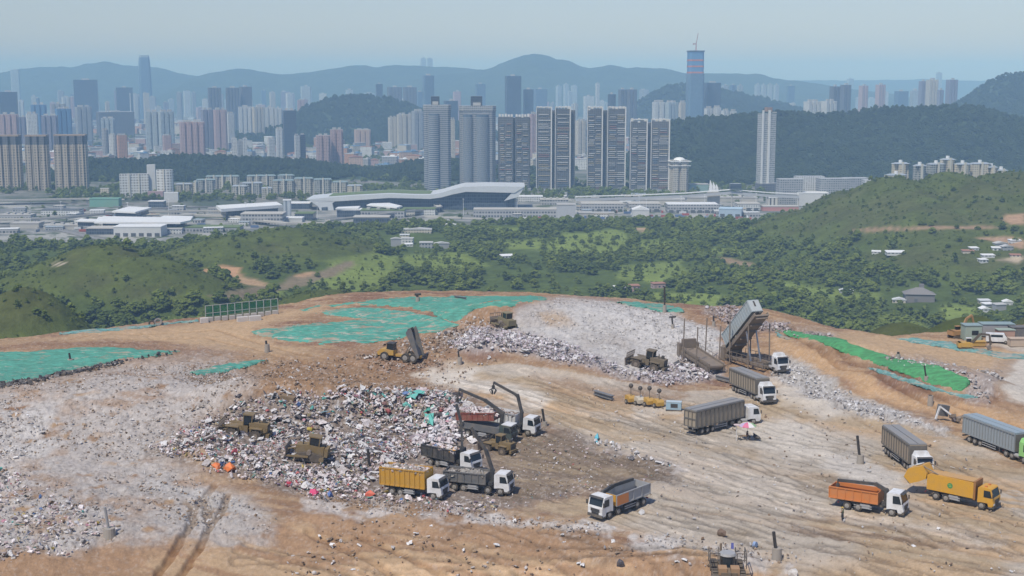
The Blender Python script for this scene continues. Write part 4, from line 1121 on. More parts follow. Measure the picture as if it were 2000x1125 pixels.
for a, b, tp, Y, wl in APR:
    t = block(a, b, tp, 360, Y, FC if wl[0] not in 'ng' else FA2, "cream block on the grassy hill crest, " + wl, random.uniform(8, 20), 13, roof=RC, form='cross' if b - a < 36 else 'comb')
    k = MB(); H = float(zy(tp, Y)); k.cyl((0, 0, H + .5), (0, 0, H + 4.5), 2.4, n=10); k.build("water_tank", M_WHITE, t)
SCH = [(1521, 1570, 350, 1950, 'long low white school wing with a terraced roof, left part'), (1556, 1612, 345, 2010, 'white and blue school wing with a rooftop cube'), (1600, 1660, 349, 1970, 'blue-grey school wing with a white frame front'), (1650, 1700, 348, 2010, 'dark flat-roofed school wing at the right'), (1690, 1728, 352, 1960, 'small white school wing hidden by the hill shoulder')]
for a, b, tp, Y, wl in SCH:
    block(a, b, tp, 375, Y, FS['white'] if 'white' in wl[:12] else FS['grey'], wl, random.uniform(-4, 8), 22, form='', name="school_wing", cat="building")
t = block(1692, 1704, 355, 375, 1930, pmat("plain_render", (.58, .58, .57)), "round white drum tower at the end of the school", 0, 10, form='round', name="drum_tower", cat="building")

# ------------------------------------------------------------------ the low town: individual houses, then the mass
def low_town():
    kinds = [FS['white'], FS['cream'], FS['pink'], FS['peach'], FS['grey'], FS['pale'], FS['white'], FS['orange']]
    roofm = [pmat("tile_roof", (.34, .17, .12), .8, .1, scale=.1), pmat("grey_roof", (.45, .45, .44), .8, .1, scale=.1), pmat("blue_roof", (.16, .28, .42), .7, .1, scale=.1), M_WHITE]
    g = random.Random(11); spots = []
    for _ in range(9000):
        Y = 2750 * (6000 / 2750) ** (g.random() ** 1.2); px = g.uniform(-30, 840) if g.random() < .8 else g.uniform(840, 1330)
        py = 158 + 181 * F / Y
        x = (px - 1000) / F * Y
        if float(hill_mid(np.array(x), np.array(float(Y)))) > 2 and 3650 < Y < 4800: continue
        if float(fbm(x, Y, 160, 3, 411)) > .60: continue
        if any(abs(px - (t[0] + t[1]) / 2) < (t[1] - t[0]) * .6 + 3 and abs(Y - t[3]) < 90 for t in TOWERS): continue
        if any(abs(x - a) < 26 and abs(Y - b) < 34 for a, b in spots): continue
        spots.append((x, Y))
        if len(spots) > 1150: break
    spots.sort(key=lambda s: s[1])
    rest = MB(); rm = kinds + roofm
    for i, (x, Y) in enumerate(spots):
        w_, d, h = g.uniform(14, 34), g.uniform(12, 20), g.choice([8, 10, 12, 15, 18, 22, 26])
        a = R(g.uniform(-40, 40)); k = g.randrange(8); q = g.choice([0, 1, 1, 2, 3])
        if i < 240:
            t = empty("town_house", (x, Y, -1), a, "small pale low-rise house in the dense town below the city towers", "house", "low houses of the dense town")
            MB().box((0, 0, h / 2), (w_, d, h)).build("walls", kinds[k], t)
            r = MB()
            if q == 0: r.prism([(-w_ / 2 - .5, h), (w_ / 2 + .5, h), (w_ / 2, h + .6), (0, h + 3.2), (-w_ / 2, h + .6)], -d / 2 - .5, d / 2 + .5)
            else: r.box((0, 0, h + .4), (w_ + .8, d + .8, .8)); r.box((w_ * .2, 0, h + 2.2), (w_ * .3, d * .4, 2.8))
            r.build("roof", roofm[q], t)
        else:
            rest.box((x, Y, h / 2 - 1), (w_, d, h), k, rz=a); rest.box((x, Y, h - .6), (w_ + .6, d + .6, .9), 8 + q, rz=a)
    o = rest.build("far_houses", rm)
    tag(o, "mass of tiny distant houses filling the far town", kind="stuff")
low_town()

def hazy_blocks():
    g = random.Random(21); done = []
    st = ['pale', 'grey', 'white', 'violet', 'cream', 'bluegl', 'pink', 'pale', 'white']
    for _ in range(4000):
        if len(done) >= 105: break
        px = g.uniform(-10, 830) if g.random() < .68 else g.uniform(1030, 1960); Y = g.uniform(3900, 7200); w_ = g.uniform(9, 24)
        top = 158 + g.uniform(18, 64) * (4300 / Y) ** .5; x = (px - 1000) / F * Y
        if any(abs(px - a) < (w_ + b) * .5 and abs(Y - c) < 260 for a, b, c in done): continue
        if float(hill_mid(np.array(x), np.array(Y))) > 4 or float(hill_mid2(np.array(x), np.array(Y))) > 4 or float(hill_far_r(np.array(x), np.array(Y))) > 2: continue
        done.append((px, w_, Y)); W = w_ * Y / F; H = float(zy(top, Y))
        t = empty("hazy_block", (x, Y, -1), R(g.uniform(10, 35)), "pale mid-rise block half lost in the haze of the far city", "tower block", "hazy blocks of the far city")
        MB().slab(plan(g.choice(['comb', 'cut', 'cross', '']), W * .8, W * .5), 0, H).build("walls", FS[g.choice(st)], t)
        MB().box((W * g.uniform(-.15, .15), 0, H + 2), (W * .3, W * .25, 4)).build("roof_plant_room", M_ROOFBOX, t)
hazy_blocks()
# ================================================================== the border port on the plain
def PZ(px, py, z):
    x, y = at_z(px, py, z); return float(x), float(y)
M_CONC = pmat("pale_concrete", (.46, .44, .40), .9, .15, scale=.06)
M_ASPH = pmat("asphalt_grey", (.22, .22, .22), .9, .2, scale=.05)
M_GLZ = facade("facade_terminal_glass", (.10, .13, .17), (.035, .05, .075), fl=4.5, bay=3, hr=.8, wr=.85, rough=.25)
M_LOW = facade("facade_low_grey", (.42, .42, .42), (.06, .07, .09), fl=5, bay=4, hr=.5, wr=.7)
M_GRN = pmat("roof_lawn", (.12, .17, .06), .95, .1, scale=.08)
def mat_yard():
    m, n, b = _new("yard_surface")
    P = _nd(n, "ShaderNodeNewGeometry").outputs["Position"]
    c = _mix(n, _ramp(n, _noise(n, P, .012, 6, .65), .42, .58), (.34, .33, .30), (.16, .165, .16))
    c = _mix(n, _ramp(n, _noise(n, P, .03, 4, .6), .52, .58), c, (.065, .085, .04))
    n.links.new(c, b.inputs["Base Color"]); b.inputs["Roughness"].default_value = .95
    return m
def ground_sheet(name, label, poly, z, m):
    o = MB().slab([PZ(a, b, z) for a, b in poly], z - .25, z).build(name, m); tag(o, label, kind="structure")
ground_sheet("pavement", "pale concrete yards of the border port", [(-20, 470), (100, 480), (300, 476), (480, 462), (640, 446), (900, 434), (1250, 438), (1480, 434), (1640, 418), (1720, 380), (1200, 378), (700, 404), (300, 402), (-20, 392)], -.1, mat_yard())
def roadway(name, label, pts, w_, z, m, z1=None):
    P = [Vector((*PZ(a, b, z), z)) for a, b in pts]
    if z1 is not None:
        for i, p in enumerate(P): p.z = z + (z1 - z) * i / (len(P) - 1)
    mb = MB()
    Lp, Rp = [], []
    for i, p in enumerate(P):
        d = (P[min(i + 1, len(P) - 1)] - P[max(i - 1, 0)]); d.z = 0; d.normalize(); n = Vector((-d.y, d.x, 0)) * w_ / 2
        Lp.append(p + n); Rp.append(p - n)
    for i in range(len(P) - 1):
        a, b, c, d = Rp[i], Rp[i + 1], Lp[i + 1], Lp[i]
        dn = Vector((0, 0, -1.2))
        mb.add([a + dn, b + dn, c + dn, d + dn, a, b, c, d], [(3, 2, 1, 0), (4, 5, 6, 7), (0, 1, 5, 4), (1, 2, 6, 5), (2, 3, 7, 6), (3, 0, 4, 7)])
        for q, r in ((a, b), (d, c)):
            mb.bar(q + Vector((0, 0, .5)), r + Vector((0, 0, .5)), .4, 1.0)
        if z > 3: mb.cyl((*((p0 := P[i]).xy), -1), (*p0.xy, P[i].z - 1.1), .8, n=8)
    return tag(mb.build(name, m), label, kind="structure")
roadway("road", "pale road in front of the port along the trees", [(560, 448), (640, 440), (720, 432), (830, 424), (940, 428), (1060, 431), (1200, 436), (1330, 434), (1480, 429), (1600, 416)], 10, .25, M_CONC)
roadway("flyover", "curved elevated road at the left of the port", [(-20, 428), (60, 428), (130, 424), (220, 416), (300, 414), (400, 412), (470, 412), (520, 416)], 10, 6, M_CONC)
roadway("flyover", "second elevated road ramping down past the canopies", [(300, 424), (380, 420), (450, 422), (500, 430), (560, 436), (640, 436)], 9, 5, M_CONC)
roadway("flyover", "elevated ramp curling round the departure hall", [(640, 430), (700, 424), (760, 416), (820, 410), (858, 404), (850, 398), (800, 396)], 9, 7, M_CONC)
roadway("road", "grey road through the yard at the left", [(-20, 445), (60, 442), (120, 450), (170, 462), (230, 474)], 12, .25, M_ASPH)
roadway("road", "grey road running along the foot of the towers", [(-20, 400), (120, 396), (300, 408), (420, 404)], 10, .3, M_ASPH)
roadway("flyover", "long pale viaduct behind the far left yard", [(-20, 392), (60, 390), (170, 388), (240, 390)], 9, 7, M_CONC)
def canopy(poly, z, th, label, name="canopy", cat="canopy roof", legs=True, fascia=M_WHITE):
    P = [PZ(a, b, z) for a, b in poly]; c = np.mean(P, 0)
    t = empty(name, (c[0], c[1], 0), 0, label, cat)
    Q = [(p[0] - c[0], p[1] - c[1]) for p in P]
    MB().slab(Q, z - th, z).build("roof", fascia, t)
    if legs:
        m = MB()
        m.slab([(q[0] * .86, q[1] * .8) for q in Q], -.6, z - th)
        m.build("hall_walls", M_GLZ, t)
    return t
canopy([(184, 433), (352, 434), (372, 430), (377, 422), (320, 421), (313, 424), (205, 422), (192, 424)], 12, 2.2, "largest bright white flat canopy roof at the left of the port")
canopy([(148, 431), (184, 432), (190, 428), (158, 427)], 11, 1.5, "small white canopy wing left of the largest canopy")
canopy([(219, 412), (264, 414), (296, 405), (252, 403)], 14, 2, "white diamond-shaped canopy below the white compound")
canopy([(422, 401), (432, 408), (552, 400), (540, 394)], 16, 4, "long white curved canopy roof below the apartments")
canopy([(716, 400), (775, 405), (786, 402), (760, 396), (724, 397)], 14, 1.6, "round-edged white canopy in front of the terminal")
canopy([(655, 407), (700, 406), (704, 402), (660, 404)], 12, 1.6, "white flat roof beside the terminal leg")
def hall(px0, px1, top, base, dep, m, label, name="port_building", rm=M_ROOFBOX, ang=0, extra=None):
    Y = float(at_z(0, base, 0)[1]); x = float(xy((px0 + px1) / 2, base, Y)); W = (px1 - px0) * Y / F; H = float(zy(top, Y))
    t = empty(name, (x, Y + dep / 2, -.6), R(ang), label, "building")
    MB().box((0, 0, H / 2), (W, dep, H)).build("walls", m, t)
    r = MB(); r.box((0, 0, H + .5), (W + .8, dep + .8, 1.0)); r.build("roof", rm, t)
    if extra: extra(t, W, dep, H)
    return t
def pods(t, W, d, H):
    for k in range(4): MB().box(((k - 1.5) * W / 4.4, 0, H + 2.0), (W * .08, d * .3, 2)).build("roof_vent", M_ROOFBOX, t)
def doors(t, W, d, H):
    n = max(3, int(W / 9))
    for k in range(n): MB().box((-W / 2 + W * (k + .5) / n, -d / 2 - .1, 2.4), (W / n * .6, .5, 4.6)).build("loading_door", pmat("door_dark", (.08, .09, .10), .6, .1), t)
def gable(t, W, d, H):
    MB().prism([(-W / 2 - .5, H + .9), (W / 2 + .5, H + .9), (0, H + 5)], -d / 2 - .5, d / 2 + .5).build("gable_roof", M_WHITE, t)
hall(222, 315, 443, 462, 28, pmat("plain_render", (.58, .58, .57)), "white boxy hall with a lower porch below the largest canopy", rm=M_WHITE, extra=doors)
hall(168, 222, 446, 458, 26, M_GLZ, "dark glass fronted hall left of the white boxy hall", rm=M_CONC)
hall(315, 468, 444, 452, 26, M_LOW, "very long low building with a lawn roof and white rims", rm=M_GRN)
hall(85, 168, 440, 448, 20, M_CONC, "sprawl of low pale sheds at the left yard", extra=pods)
hall(0, 60, 420, 428, 22, M_LOW, "grey shed at the left edge of the yard", extra=pods)
hall(80, 155, 410, 420, 20, FS['white'], "white low shed with a grey roof in the left yard", rm=M_DARKROOF)
hall(20, 76, 436, 446, 20, M_CONC, "pale flat shed at the front of the left yard")
hall(553, 568, 391, 428, 9, facade("facade_control", (.50, .54, .58), (.06, .09, .13), fl=40, bay=6, hr=.9, wr=.4), "slim pale control tower with a dark stripe", "control_tower", M_WHITE, 12)
hall(470, 552, 418, 438, 30, M_LOW, "curving grey hall left of the control tower", rm=M_CONC)
hall(540, 590, 426, 434, 20, pmat("plain_render", (.58, .58, .57)), "white low block at the foot of the control tower", rm=M_WHITE)
hall(576, 612, 417, 430, 24, M_GLZ, "dark low hall right of the control tower", rm=M_GRN)
hall(560, 605, 397, 408, 26, M_GLZ, "glazed hall with a pale roof behind the control tower", rm=M_WHITE)
hall(658, 705, 410, 424, 24, M_GLZ, "glass hall under the white flat roof by the terminal leg", rm=M_WHITE)
hall(704, 790, 411, 426, 30, M_LOW, "terraced grey hall with lawns in front of the terminal", rm=M_GRN, extra=pods)
hall(786, 850, 408, 420, 22, FS['white'], "white rounded end of the terraced hall", rm=M_GRN)
hall(690, 760, 424, 440, 22, M_GLZ, "dark undercroft hall at the front of the ramps", rm=M_CONC)
hall(974, 1011, 391, 409, 20, pmat("plain_render", (.58, .58, .57)), "white block with a dark recessed front under the terminal prow", rm=M_WHITE, extra=lambda t, W, d, H: MB().box((0, -d / 2 - .1, H * .38), (W * .6, .6, H * .6)).build("dark_recess", M_GLZ, t))
hall(1012, 1060, 384, 394, 24, FS['white'], "white low block with round openings right of the terminal", rm=M_WHITE)
hall(1055, 1110, 390, 400, 26, M_LOW, "grey hall with sloping skylights on its roof", rm=M_CONC, extra=pods)
hall(925, 1092, 409, 424, 24, M_LOW, "long grey two-storey wing along the front road", rm=M_CONC)
hall(1088, 1124, 400, 427, 22, pmat("grey_panel", (.44, .45, .47), .8, .1, scale=.08), "grey windowless block at the end of the long wing")
hall(1136, 1218, 398, 414, 34, M_LOW, "long pale shed with dark doors, left one of the yard", rm=M_CONC, extra=doors)
hall(1228, 1290, 398, 414, 34, M_LOW, "long pale shed with dark doors, second one of the yard", rm=M_CONC, extra=doors)
hall(1304, 1402, 399, 416, 30, M_LOW, "long white shed with dark doors near the blue-roofed shed", rm=M_WHITE, extra=doors)
hall(1440, 1484, 398, 412, 26, FS['white'], "white shed left of the striped white block", rm=M_CONC, extra=doors)
hall(1130, 1340, 390, 398, 30, M_CONC, "very long grey flat roofed building behind the sheds", extra=pods)
hall(1330, 1480, 386, 394, 26, M_CONC, "long flat building under the curved footbridge")
hall(1236, 1268, 410, 426, 20, pmat("plain_render", (.58, .58, .57)), "white shed with a gable roof at the front of the yard", rm=M_WHITE, extra=gable)
hall(1408, 1452, 408, 424, 24, pmat("blue_sheet", (.38, .48, .58), .5, .1, scale=.1), "pale blue shed with a sloped roof at the front of the yard", rm=pmat("blue_sheet_roof", (.45, .58, .68), .5, .1, scale=.1), ang=-14, extra=doors)
hall(1500, 1552, 386, 401, 20, facade("facade_striped", (.66, .65, .62), (.06, .07, .08), fl=60, bay=5.5, hr=.9, wr=.4), "white block with tall dark slots, left of the big white hall", rm=M_WHITE)
hall(1557, 1618, 377, 402, 26, pmat("plain_render", (.58, .58, .57)), "big plain white hall at the right of the port", rm=M_WHITE)
hall(1598, 1680, 381, 396, 18, M_GLZ, "long glass wing with white roof running behind the hill shoulder", rm=M_WHITE)
hall(1490, 1560, 403, 412, 16, pmat("red_white", (.50, .22, .20), .8, .2, scale=.05), "low red and white kerbed block before the striped white block", rm=M_CONC)
hall(1128, 1200, 416, 424, 16, M_CONC, "low concrete platform building in the front yard")
hall(175, 232, 388, 404, 16, pmat("green_netting", (.16, .34, .26), .9, .2, scale=.06), "building site wrapped in green netting at the left", rm=pmat("green_netting", (.16, .34, .26)))
hall(1346, 1384, 360, 374, 18, pmat("green_glass", (.24, .36, .33), .5, .1, scale=.1), "pale green low building behind the footbridge")
hall(290, 320, 393, 405, 14, M_GLZ, "dark gateway under the mauve link building", rm=M_WHITE)
# terminal with the sweeping white roof
def terminal():
    Y = float(at_z(0, 410, 0)[1])
    t = empty("terminal_hall", (float(xy(820, 400, Y)), Y, 0), 0, "long terminal hall with a sweeping white roof and a leaning white leg", "building")
    x0 = t.location.x
    up = [(598, 389), (640, 385), (700, 381), (760, 378), (810, 380), (840, 380), (862, 376), (885, 369), (905, 364), (960, 363), (1025, 364)]
    lo = [(610, 391.5), (650, 393), (700, 390), (760, 386), (810, 387), (840, 388), (862, 385), (885, 379), (910, 374), (960, 375), (1005, 376)]
    P = lambda a, b: (float(xy(a, b, Y)) - x0, float(zy(b, Y)))
    U = [P(*q) for q in up]; Lw = [P(*q) for q in lo]
    m = MB(); n = len(U); D0, D1 = -6, 70
    for i in range(n - 1):
        q = [U[i], U[i + 1], Lw[i + 1], Lw[i]]
        m.prism([(a, b) for a, b in q], D0, D1)
    m.build("sweeping_roof", pmat("roof_silver", (.58, .60, .61), .45, .1, scale=.03), t)
    g = MB()
    for i in range(1, 5): g.prism([(U[i][0], U[i][1] + .2), (U[i + 1][0], U[i + 1][1] + .2), (U[i + 1][0], U[i + 1][1] + .6), (U[i][0], U[i][1] + .6)], 12, 60)
    g.build("roof_lawn", M_GRN, t)
    w_ = MB()
    for i in range(1, n - 1):
        w_.prism([(Lw[i][0], -1), (Lw[i + 1][0], -1), (Lw[i + 1][0], Lw[i + 1][1] - .3), (Lw[i][0], Lw[i][1] - .3)], 2, 64)
    w_.build("glass_wall", M_GLZ, t)
    l = MB(); l.prism([P(606, 391), P(656, 392.5), P(650, 396), P(655, 418), P(630, 418), P(622, 402)], D0, 20)
    l.build("leaning_leg", pmat("roof_silver", (.58, .60, .61)), t)
    k = MB(); k.prism([P(629, 404), P(641, 403), P(643, 420), P(631, 420)], D0 - .4, D0 + .4); k.build("leg_opening", M_GLZ, t)
    p = MB(); p.prism([P(1000, 376), P(1025, 364.5), P(1012, 384), P(985, 392)], D0 + 1, 40); p.build("prow", pmat("roof_silver", (.58, .60, .61)), t)
terminal()
# long white footbridge with sail
def footbridge():
    Y = 1930; t = empty("footbridge", (0, Y, 0), 0, "long white covered footbridge sloping across the port", "footbridge")
    pts = [(1124, 384), (1240, 381), (1340, 377), (1430, 370), (1450, 372), (1500, 376), (1560, 379)]
    P = [Vector((float(xy(a, b, Y)), 0, float(zy(b, Y)))) for a, b in pts]
    r, d, l = MB(), MB(), MB()
    for a, b in zip(P[:-1], P[1:]):
        r.bar(a, b, 7, .9); d.bar(a - Vector((0, 0, 4.5)), b - Vector((0, 0, 4.5)), 5, 3.6)
    for a in P: l.cyl((a.x, 0, -.6), (a.x, 0, a.z - 6), .9, n=8)
    r.build("white_roof", M_WHITE, t); d.build("glazed_walkway", pmat("grey_panel", (.44, .45, .47)), t); l.build("piers", M_CONC, t)
    k = MB(); x0, z0 = float(xy(1436, 366, Y)), float(zy(366, Y))
    k.box((x0, 0, z0 + 2), (16, 12, 7)); k.build("link_box", FS['darkgl'], t)
    s = empty("white_sail", (float(xy(1396, 372, Y)), Y + 12, 0), 0, "white sail-shaped roof shells rising behind the footbridge", "sculpture")
    for i in range(3):
        a = MB(); h = (17 - 3 * i); zb = float(zy(376, Y))
        a.prism([(-7 + 4.5 * i, zb), (-2 + 4.5 * i, zb), (-2.5 + 4.5 * i, zb + h * .6), (-5 + 4.5 * i, zb + h)], -3 + i * .3, 3 + i * .3)
        a.build("shell", M_WHITE, s)
    b = MB(); b.box((0, 0, float(zy(376, Y)) / 2), (18, 8, float(zy(376, Y)))); b.build("base", M_CONC, s)
footbridge()
# villages in the valley
HM = [FS['white'], FS['grey'], FS['cream'], FS['pink'], pmat("tin_grey", (.34, .35, .37), .7, .2, scale=.2)]
RM = [M_WHITE, pmat("tin_roof", (.62, .63, .64), .5, .15, scale=.1), pmat("grey_roof", (.45, .45, .44)), pmat("tile_roof", (.34, .17, .12))]
VIL = [ # px0, px1, top, base, wall, roof, label
 (762, 784, 463, 481, 4, 2, "weathered grey village house, left one of the hamlet by the trees"), (782, 808, 462, 478, 0, 2, "white two-storey village house beside the grey one"), (790, 806, 474, 482, 0, 0, "little white-roofed shed in front of the white village house"),
 (818, 846, 470, 484, 1, 2, "grey village house with a white gable, right end of the hamlet"), (846, 878, 472, 486, 4, 2, "brownish shed roof at the right end of the hamlet"), (780, 800, 456, 463, 2, 1, "pale roof showing behind the hamlet"),
 (780, 845, 444, 455, 2, 2, "long dusty roofed shed beside the road in front of the port"), (858, 888, 430, 437, 0, 0, "white oval-roofed shed by the road"), (866, 896, 437, 443, 0, 0, "small white sheds by the road"), (910, 948, 453, 457, 0, 0, "thin line of white huts in the green field"),
 (976, 1014, 496, 504, 0, 0, "white hut with a bright roof in mid valley"), (1192, 1222, 556, 572, 0, 0, "white end of the pinkish row of houses"), (1220, 1250, 554, 572, 3, 3, "pinkish row of houses beyond the landfill crest"), (1272, 1300, 550, 564, 3, 3, "pinkish house partly hidden by trees"),
 (1704, 1722, 490, 496, 0, 0, "little white hut left of the long white shed"), (1732, 1776, 490, 500, 0, 0, "long bright white shed among the trees"), (1880, 1904, 490, 496, 2, 3, "cream hut with an orange roof end"), (1972, 1995, 468, 476, 0, 0, "white flat house at the top of the right village"),
 (1938, 1956, 483, 490, 0, 0, "white house in the middle of the right village"), (1956, 1980, 478, 490, 1, 2, "grey house in the middle of the right village"), (1918, 1944, 497, 504, 0, 0, "white long hut at the front of the right village"), (1913, 1930, 503, 514, 0, 0, "white house lowest in the right village"),
 (1974, 1996, 494, 504, 2, 3, "tan house at the right edge of the village"), (1942, 1970, 474, 482, 4, 2, "grey roofed house behind the right village"), (1895, 1912, 486, 490, 0, 0, "tiny white hut left of the right village"),
 (1913, 1936, 584, 594, 2, 1, "cream shed behind the row of sheds at the hillside"), (1921, 1942, 592, 600, 4, 0, "grey shed with white roof at the hillside"), (1915, 1936, 600, 611, 0, 0, "bright white shed at the hillside"), (1942, 1966, 590, 606, 4, 2, "dark grey house among the hillside sheds"), (1960, 1980, 588, 596, 0, 0, "white roofed shed at the right of the hillside sheds"),
 (1744, 1772, 582, 592, 2, 1, "long cream annex left of the grey stone house"), (1640, 1668, 566, 574, 4, 1, "small grey huts at the edge of a meadow"),
]
for a, b, tp, bs, wm, rm_, lb in VIL:
    # stand each house on the terrain along its ray
    Y = 640.0
    while Y < 1800 and float(zy(bs, Y)) > float(HV(np.array(float(xy((a + b) / 2, bs, Y))), np.array(Y))) + .2: Y += 3
    x = float(xy((a + b) / 2, bs, Y)); W = (b - a) * Y / F * .92; z0 = float(HV(np.array(x), np.array(Y))); H = max((bs - tp) * Y / F * .93, 3)
    d = min(max(W * .55, 6), 16); H = max(H - d * .12, 2.8)
    t = empty("village_house", (x, Y + d / 2, z0 - .6), R(random.uniform(-18, 18)), lb, "house")
    MB().box((0, 0, H / 2), (W, d, H)).build("walls", HM[wm], t)
    r = MB()
    if random.random() < .5: r.box((0, 0, H + .2), (W + .8, d + .8, .5), rx=R(4))
    else: r.prism([(-W / 2 - .4, H), (W / 2 + .4, H), (W / 2 + .4, H + .3), (0, H + 1.8), (-W / 2 - .4, H + .3)], -d / 2 - .4, d / 2 + .4)
    r.build("roof", RM[rm_], t)
def stone_house():
    Y = 640.0
    while float(zy(592, Y)) > float(HV(np.array(float(xy(1800, 592, Y))), np.array(Y))) + .2: Y += 3
    x = float(xy(1800, 592, Y)); s = Y / F
    t = empty("stone_house", (x, Y + 8, float(HV(np.array(x), np.array(Y))) - .5), R(-8), "dark grey house with a big hipped roof and a square tower", "house")
    st = pmat("grey_stone", (.20, .19, .185), .85, .1, scale=.3)
    MB().box((0, 0, 9 * s), (56 * s, 34 * s, 18 * s)).build("walls", st, t)
    m = MB(); a, b, c, h0, h1 = 31 * s, 19 * s, 6 * s, 17 * s, 29 * s
    m.add([(-a, -b, h0), (a, -b, h0), (a, b, h0), (-a, b, h0), (-c, 0, h1), (c, 0, h1)], [(0, 1, 5, 4), (1, 2, 5), (2, 3, 4, 5), (3, 0, 4), (3, 2, 1, 0)]); m.build("hipped_roof", st, t)
    MB().box((5 * s, 4 * s, 17 * s), (9 * s, 9 * s, 36 * s)).build("square_tower", st, t)
    MB().box((-8 * s, -17.2 * s, 4 * s), (6 * s, .6, 9 * s)).build("doorway", M_DARKROOF, t)
stone_house()

def yard_things():
    g = random.Random(8); done = []
    mats = [M_WHITE, pmat("shed_blue_grey", (.36, .42, .46), .7, .2, scale=.1), P_GREYS, M_CONC, pmat("shed_tan", (.46, .40, .31), .8, .2, scale=.1)]
    for k in range(400):
        if len(done) >= 46: break
        px, py = (g.uniform(0, 480), g.uniform(408, 458)) if g.random() < .6 else (g.uniform(1010, 1470), g.uniform(382, 426))
        x, Y = PZ(px, py, 0)
        if any(abs(x - a) < 22 and abs(Y - b) < 30 for a, b in done) or float(HV(np.array(x), np.array(Y))) > .2: continue
        done.append((x, Y)); w_, d, h = g.uniform(9, 24), g.uniform(8, 14), g.uniform(3.5, 7)
        t = empty("yard_shed", (x, Y, -.1), R(g.uniform(-16, 16)), "small low shed in the yards of the border port", "shed", "small sheds of the port yards")
        MB().box((0, 0, h / 2), (w_, d, h)).build("walls", g.choice([M_LOW, FS['white'], FS['grey']]), t); MB().box((0, 0, h + .3), (w_ + .8, d + .8, .6)).build("roof", g.choice(mats), t)
    cars = [P_WHITE_FAR, P_GREYS, pmat("far_blue", (.10, .16, .30), .5, .1), pmat("far_red", (.36, .08, .06), .5, .1)]
    body = MB(); body.prism([(-5, .5), (5, .5), (5, 2.0), (4.6, 3.2), (-5, 3.2)], -1.2, 1.2); ms = [body.mesh("parked_coach", c) for c in cars]
    n = 0
    while n < 60:
        px, py = (g.uniform(10, 540), g.uniform(410, 456)) if g.random() < .5 else (g.uniform(1000, 1480), g.uniform(414, 430))
        x, Y = PZ(px, py, 0)
        if float(HV(np.array(x), np.array(Y))) > .2 or any(abs(x - a) < 16 and abs(Y - b) < 22 for a, b in done): continue
        o = link("parked_coach", g.choice(ms)); o.location = (x, Y, -.1); o.rotation_euler = (0, 0, g.choice([.1, 1.4, .3])); n += 1
        tag(o, "tiny coach or lorry parked in the yards of the border port", "coach", "vehicles parked in the port yards")
P_GREYS = pmat("far_grey", (.32, .33, .34), .6, .1); P_WHITE_FAR = pmat("far_white", (.68, .68, .68), .5, .1)
yard_things()
def yard_trees():
    n = 900; px = rng.uniform(0, 1540, n); py = rng.uniform(384, 446, n); x, y = at_z(px, py, 0)
    k = fbm(x, y, 50, 3, 431) > .55
    x, y = x[k], y[k]
    scatter("yard_trees", "small green trees lining the roads of the port", np.stack([x, y, np.full(len(x), -.6)], 1), rng.uniform(.3, .6, len(x)), CR)
yard_trees()
def lamp_masts():
    g = random.Random(3); m = MB(); m.cyl((0, 0, 0), (0, 0, 22), .35, .18, 8); m.box((0, 0, 22), (2.6, .8, .5)); me = m.mesh("lamp_mast", M_WHITE)
    for px, py in [(1125, 416), (1248, 414), (1262, 420), (1330, 414), (1376, 410), (1476, 408), (1446, 402), (1010, 418), (905, 420), (330, 420), (120, 426), (60, 440), (250, 428), (480, 428), (620, 428)]:
        x, y = PZ(px, py, 0); o = link("lamp_mast", me); o.location = (x, y, -.1); tag(o, "slim tall lamp mast in the port yards", "lamp mast", "lamp masts of the port")
lamp_masts()
# ================================================================== lorries and machines on the tip
MUD = (.30, .235, .16)
P_WHITE = pmat("cab_white", (.72, .73, .73), .4, .48, scale=.8, dust=MUD)
P_YEL = pmat("paint_yellow", (.62, .33, .035), .45, .22, scale=.9, dust=MUD)
P_SKIP = pmat("skip_yellow", (.50, .27, .03), .55, .30, scale=.9, dust=MUD)
P_ORG = pmat("paint_orange", (.58, .20, .05), .5, .30, scale=.9, dust=MUD)
P_BLACK = pmat("body_black", (.045, .047, .05), .6, .30, scale=.8, dust=MUD)
P_DGREY = pmat("body_dark_grey", (.12, .125, .13), .6, .4, scale=.8, dust=MUD)
P_GREY = pmat("body_grey", (.34, .35, .36), .5, .35, scale=.8, dust=MUD)
P_FRAME = pmat("chassis_dirty", (.085, .08, .075), .8, .5, scale=1.2, dust=MUD)
P_RED = pmat("skip_rust_red", (.22, .055, .04), .7, .4, scale=1, dust=MUD)
P_CAT = pmat("machine_muddy_yellow", (.20, .14, .06), .75, .9, scale=.7, dust=(.21, .165, .11))
P_CATY = pmat("machine_yellow", (.52, .31, .06), .55, .5, scale=.7, dust=MUD)
P_TRACK = pmat("track_steel", (.09, .075, .06), .8, .6, scale=1.5, dust=(.18, .14, .1))
P_STEEL = pmat("rusty_steel", (.20, .165, .135), .7, .5, scale=.9, dust=MUD)
P_TYRE = pmat("tyre", (.035, .034, .033), .9, .45, scale=2, dust=MUD)
P_RIM = pmat("wheel_rim", (.30, .29, .27), .6, .4, scale=2, dust=MUD)
P_LAMP = pmat("headlight_glass", (.75, .76, .76), .2, .1)
P_TRL = pmat("trailer_dirty_tan", (.33, .28, .21), .75, .5, scale=.6, dust=(.2, .165, .12))
P_TRR = pmat("trailer_rib_dark", (.12, .115, .105), .8, .4, scale=.6)
P_TRG = pmat("trailer_blue_grey", (.30, .34, .36), .6, .3, scale=.5, dust=(.24, .22, .19))
P_TARP = pmat("trailer_cover_grey", (.24, .245, .25), .8, .3, scale=.4)
P_LIME = pmat("cab_lime_green", (.30, .62, .20), .45, .15, scale=.8)
P_DGREEN = pmat("cab_dark_green", (.05, .075, .07), .5, .4, scale=.8, dust=MUD)
GL = glass()
_wm = {}
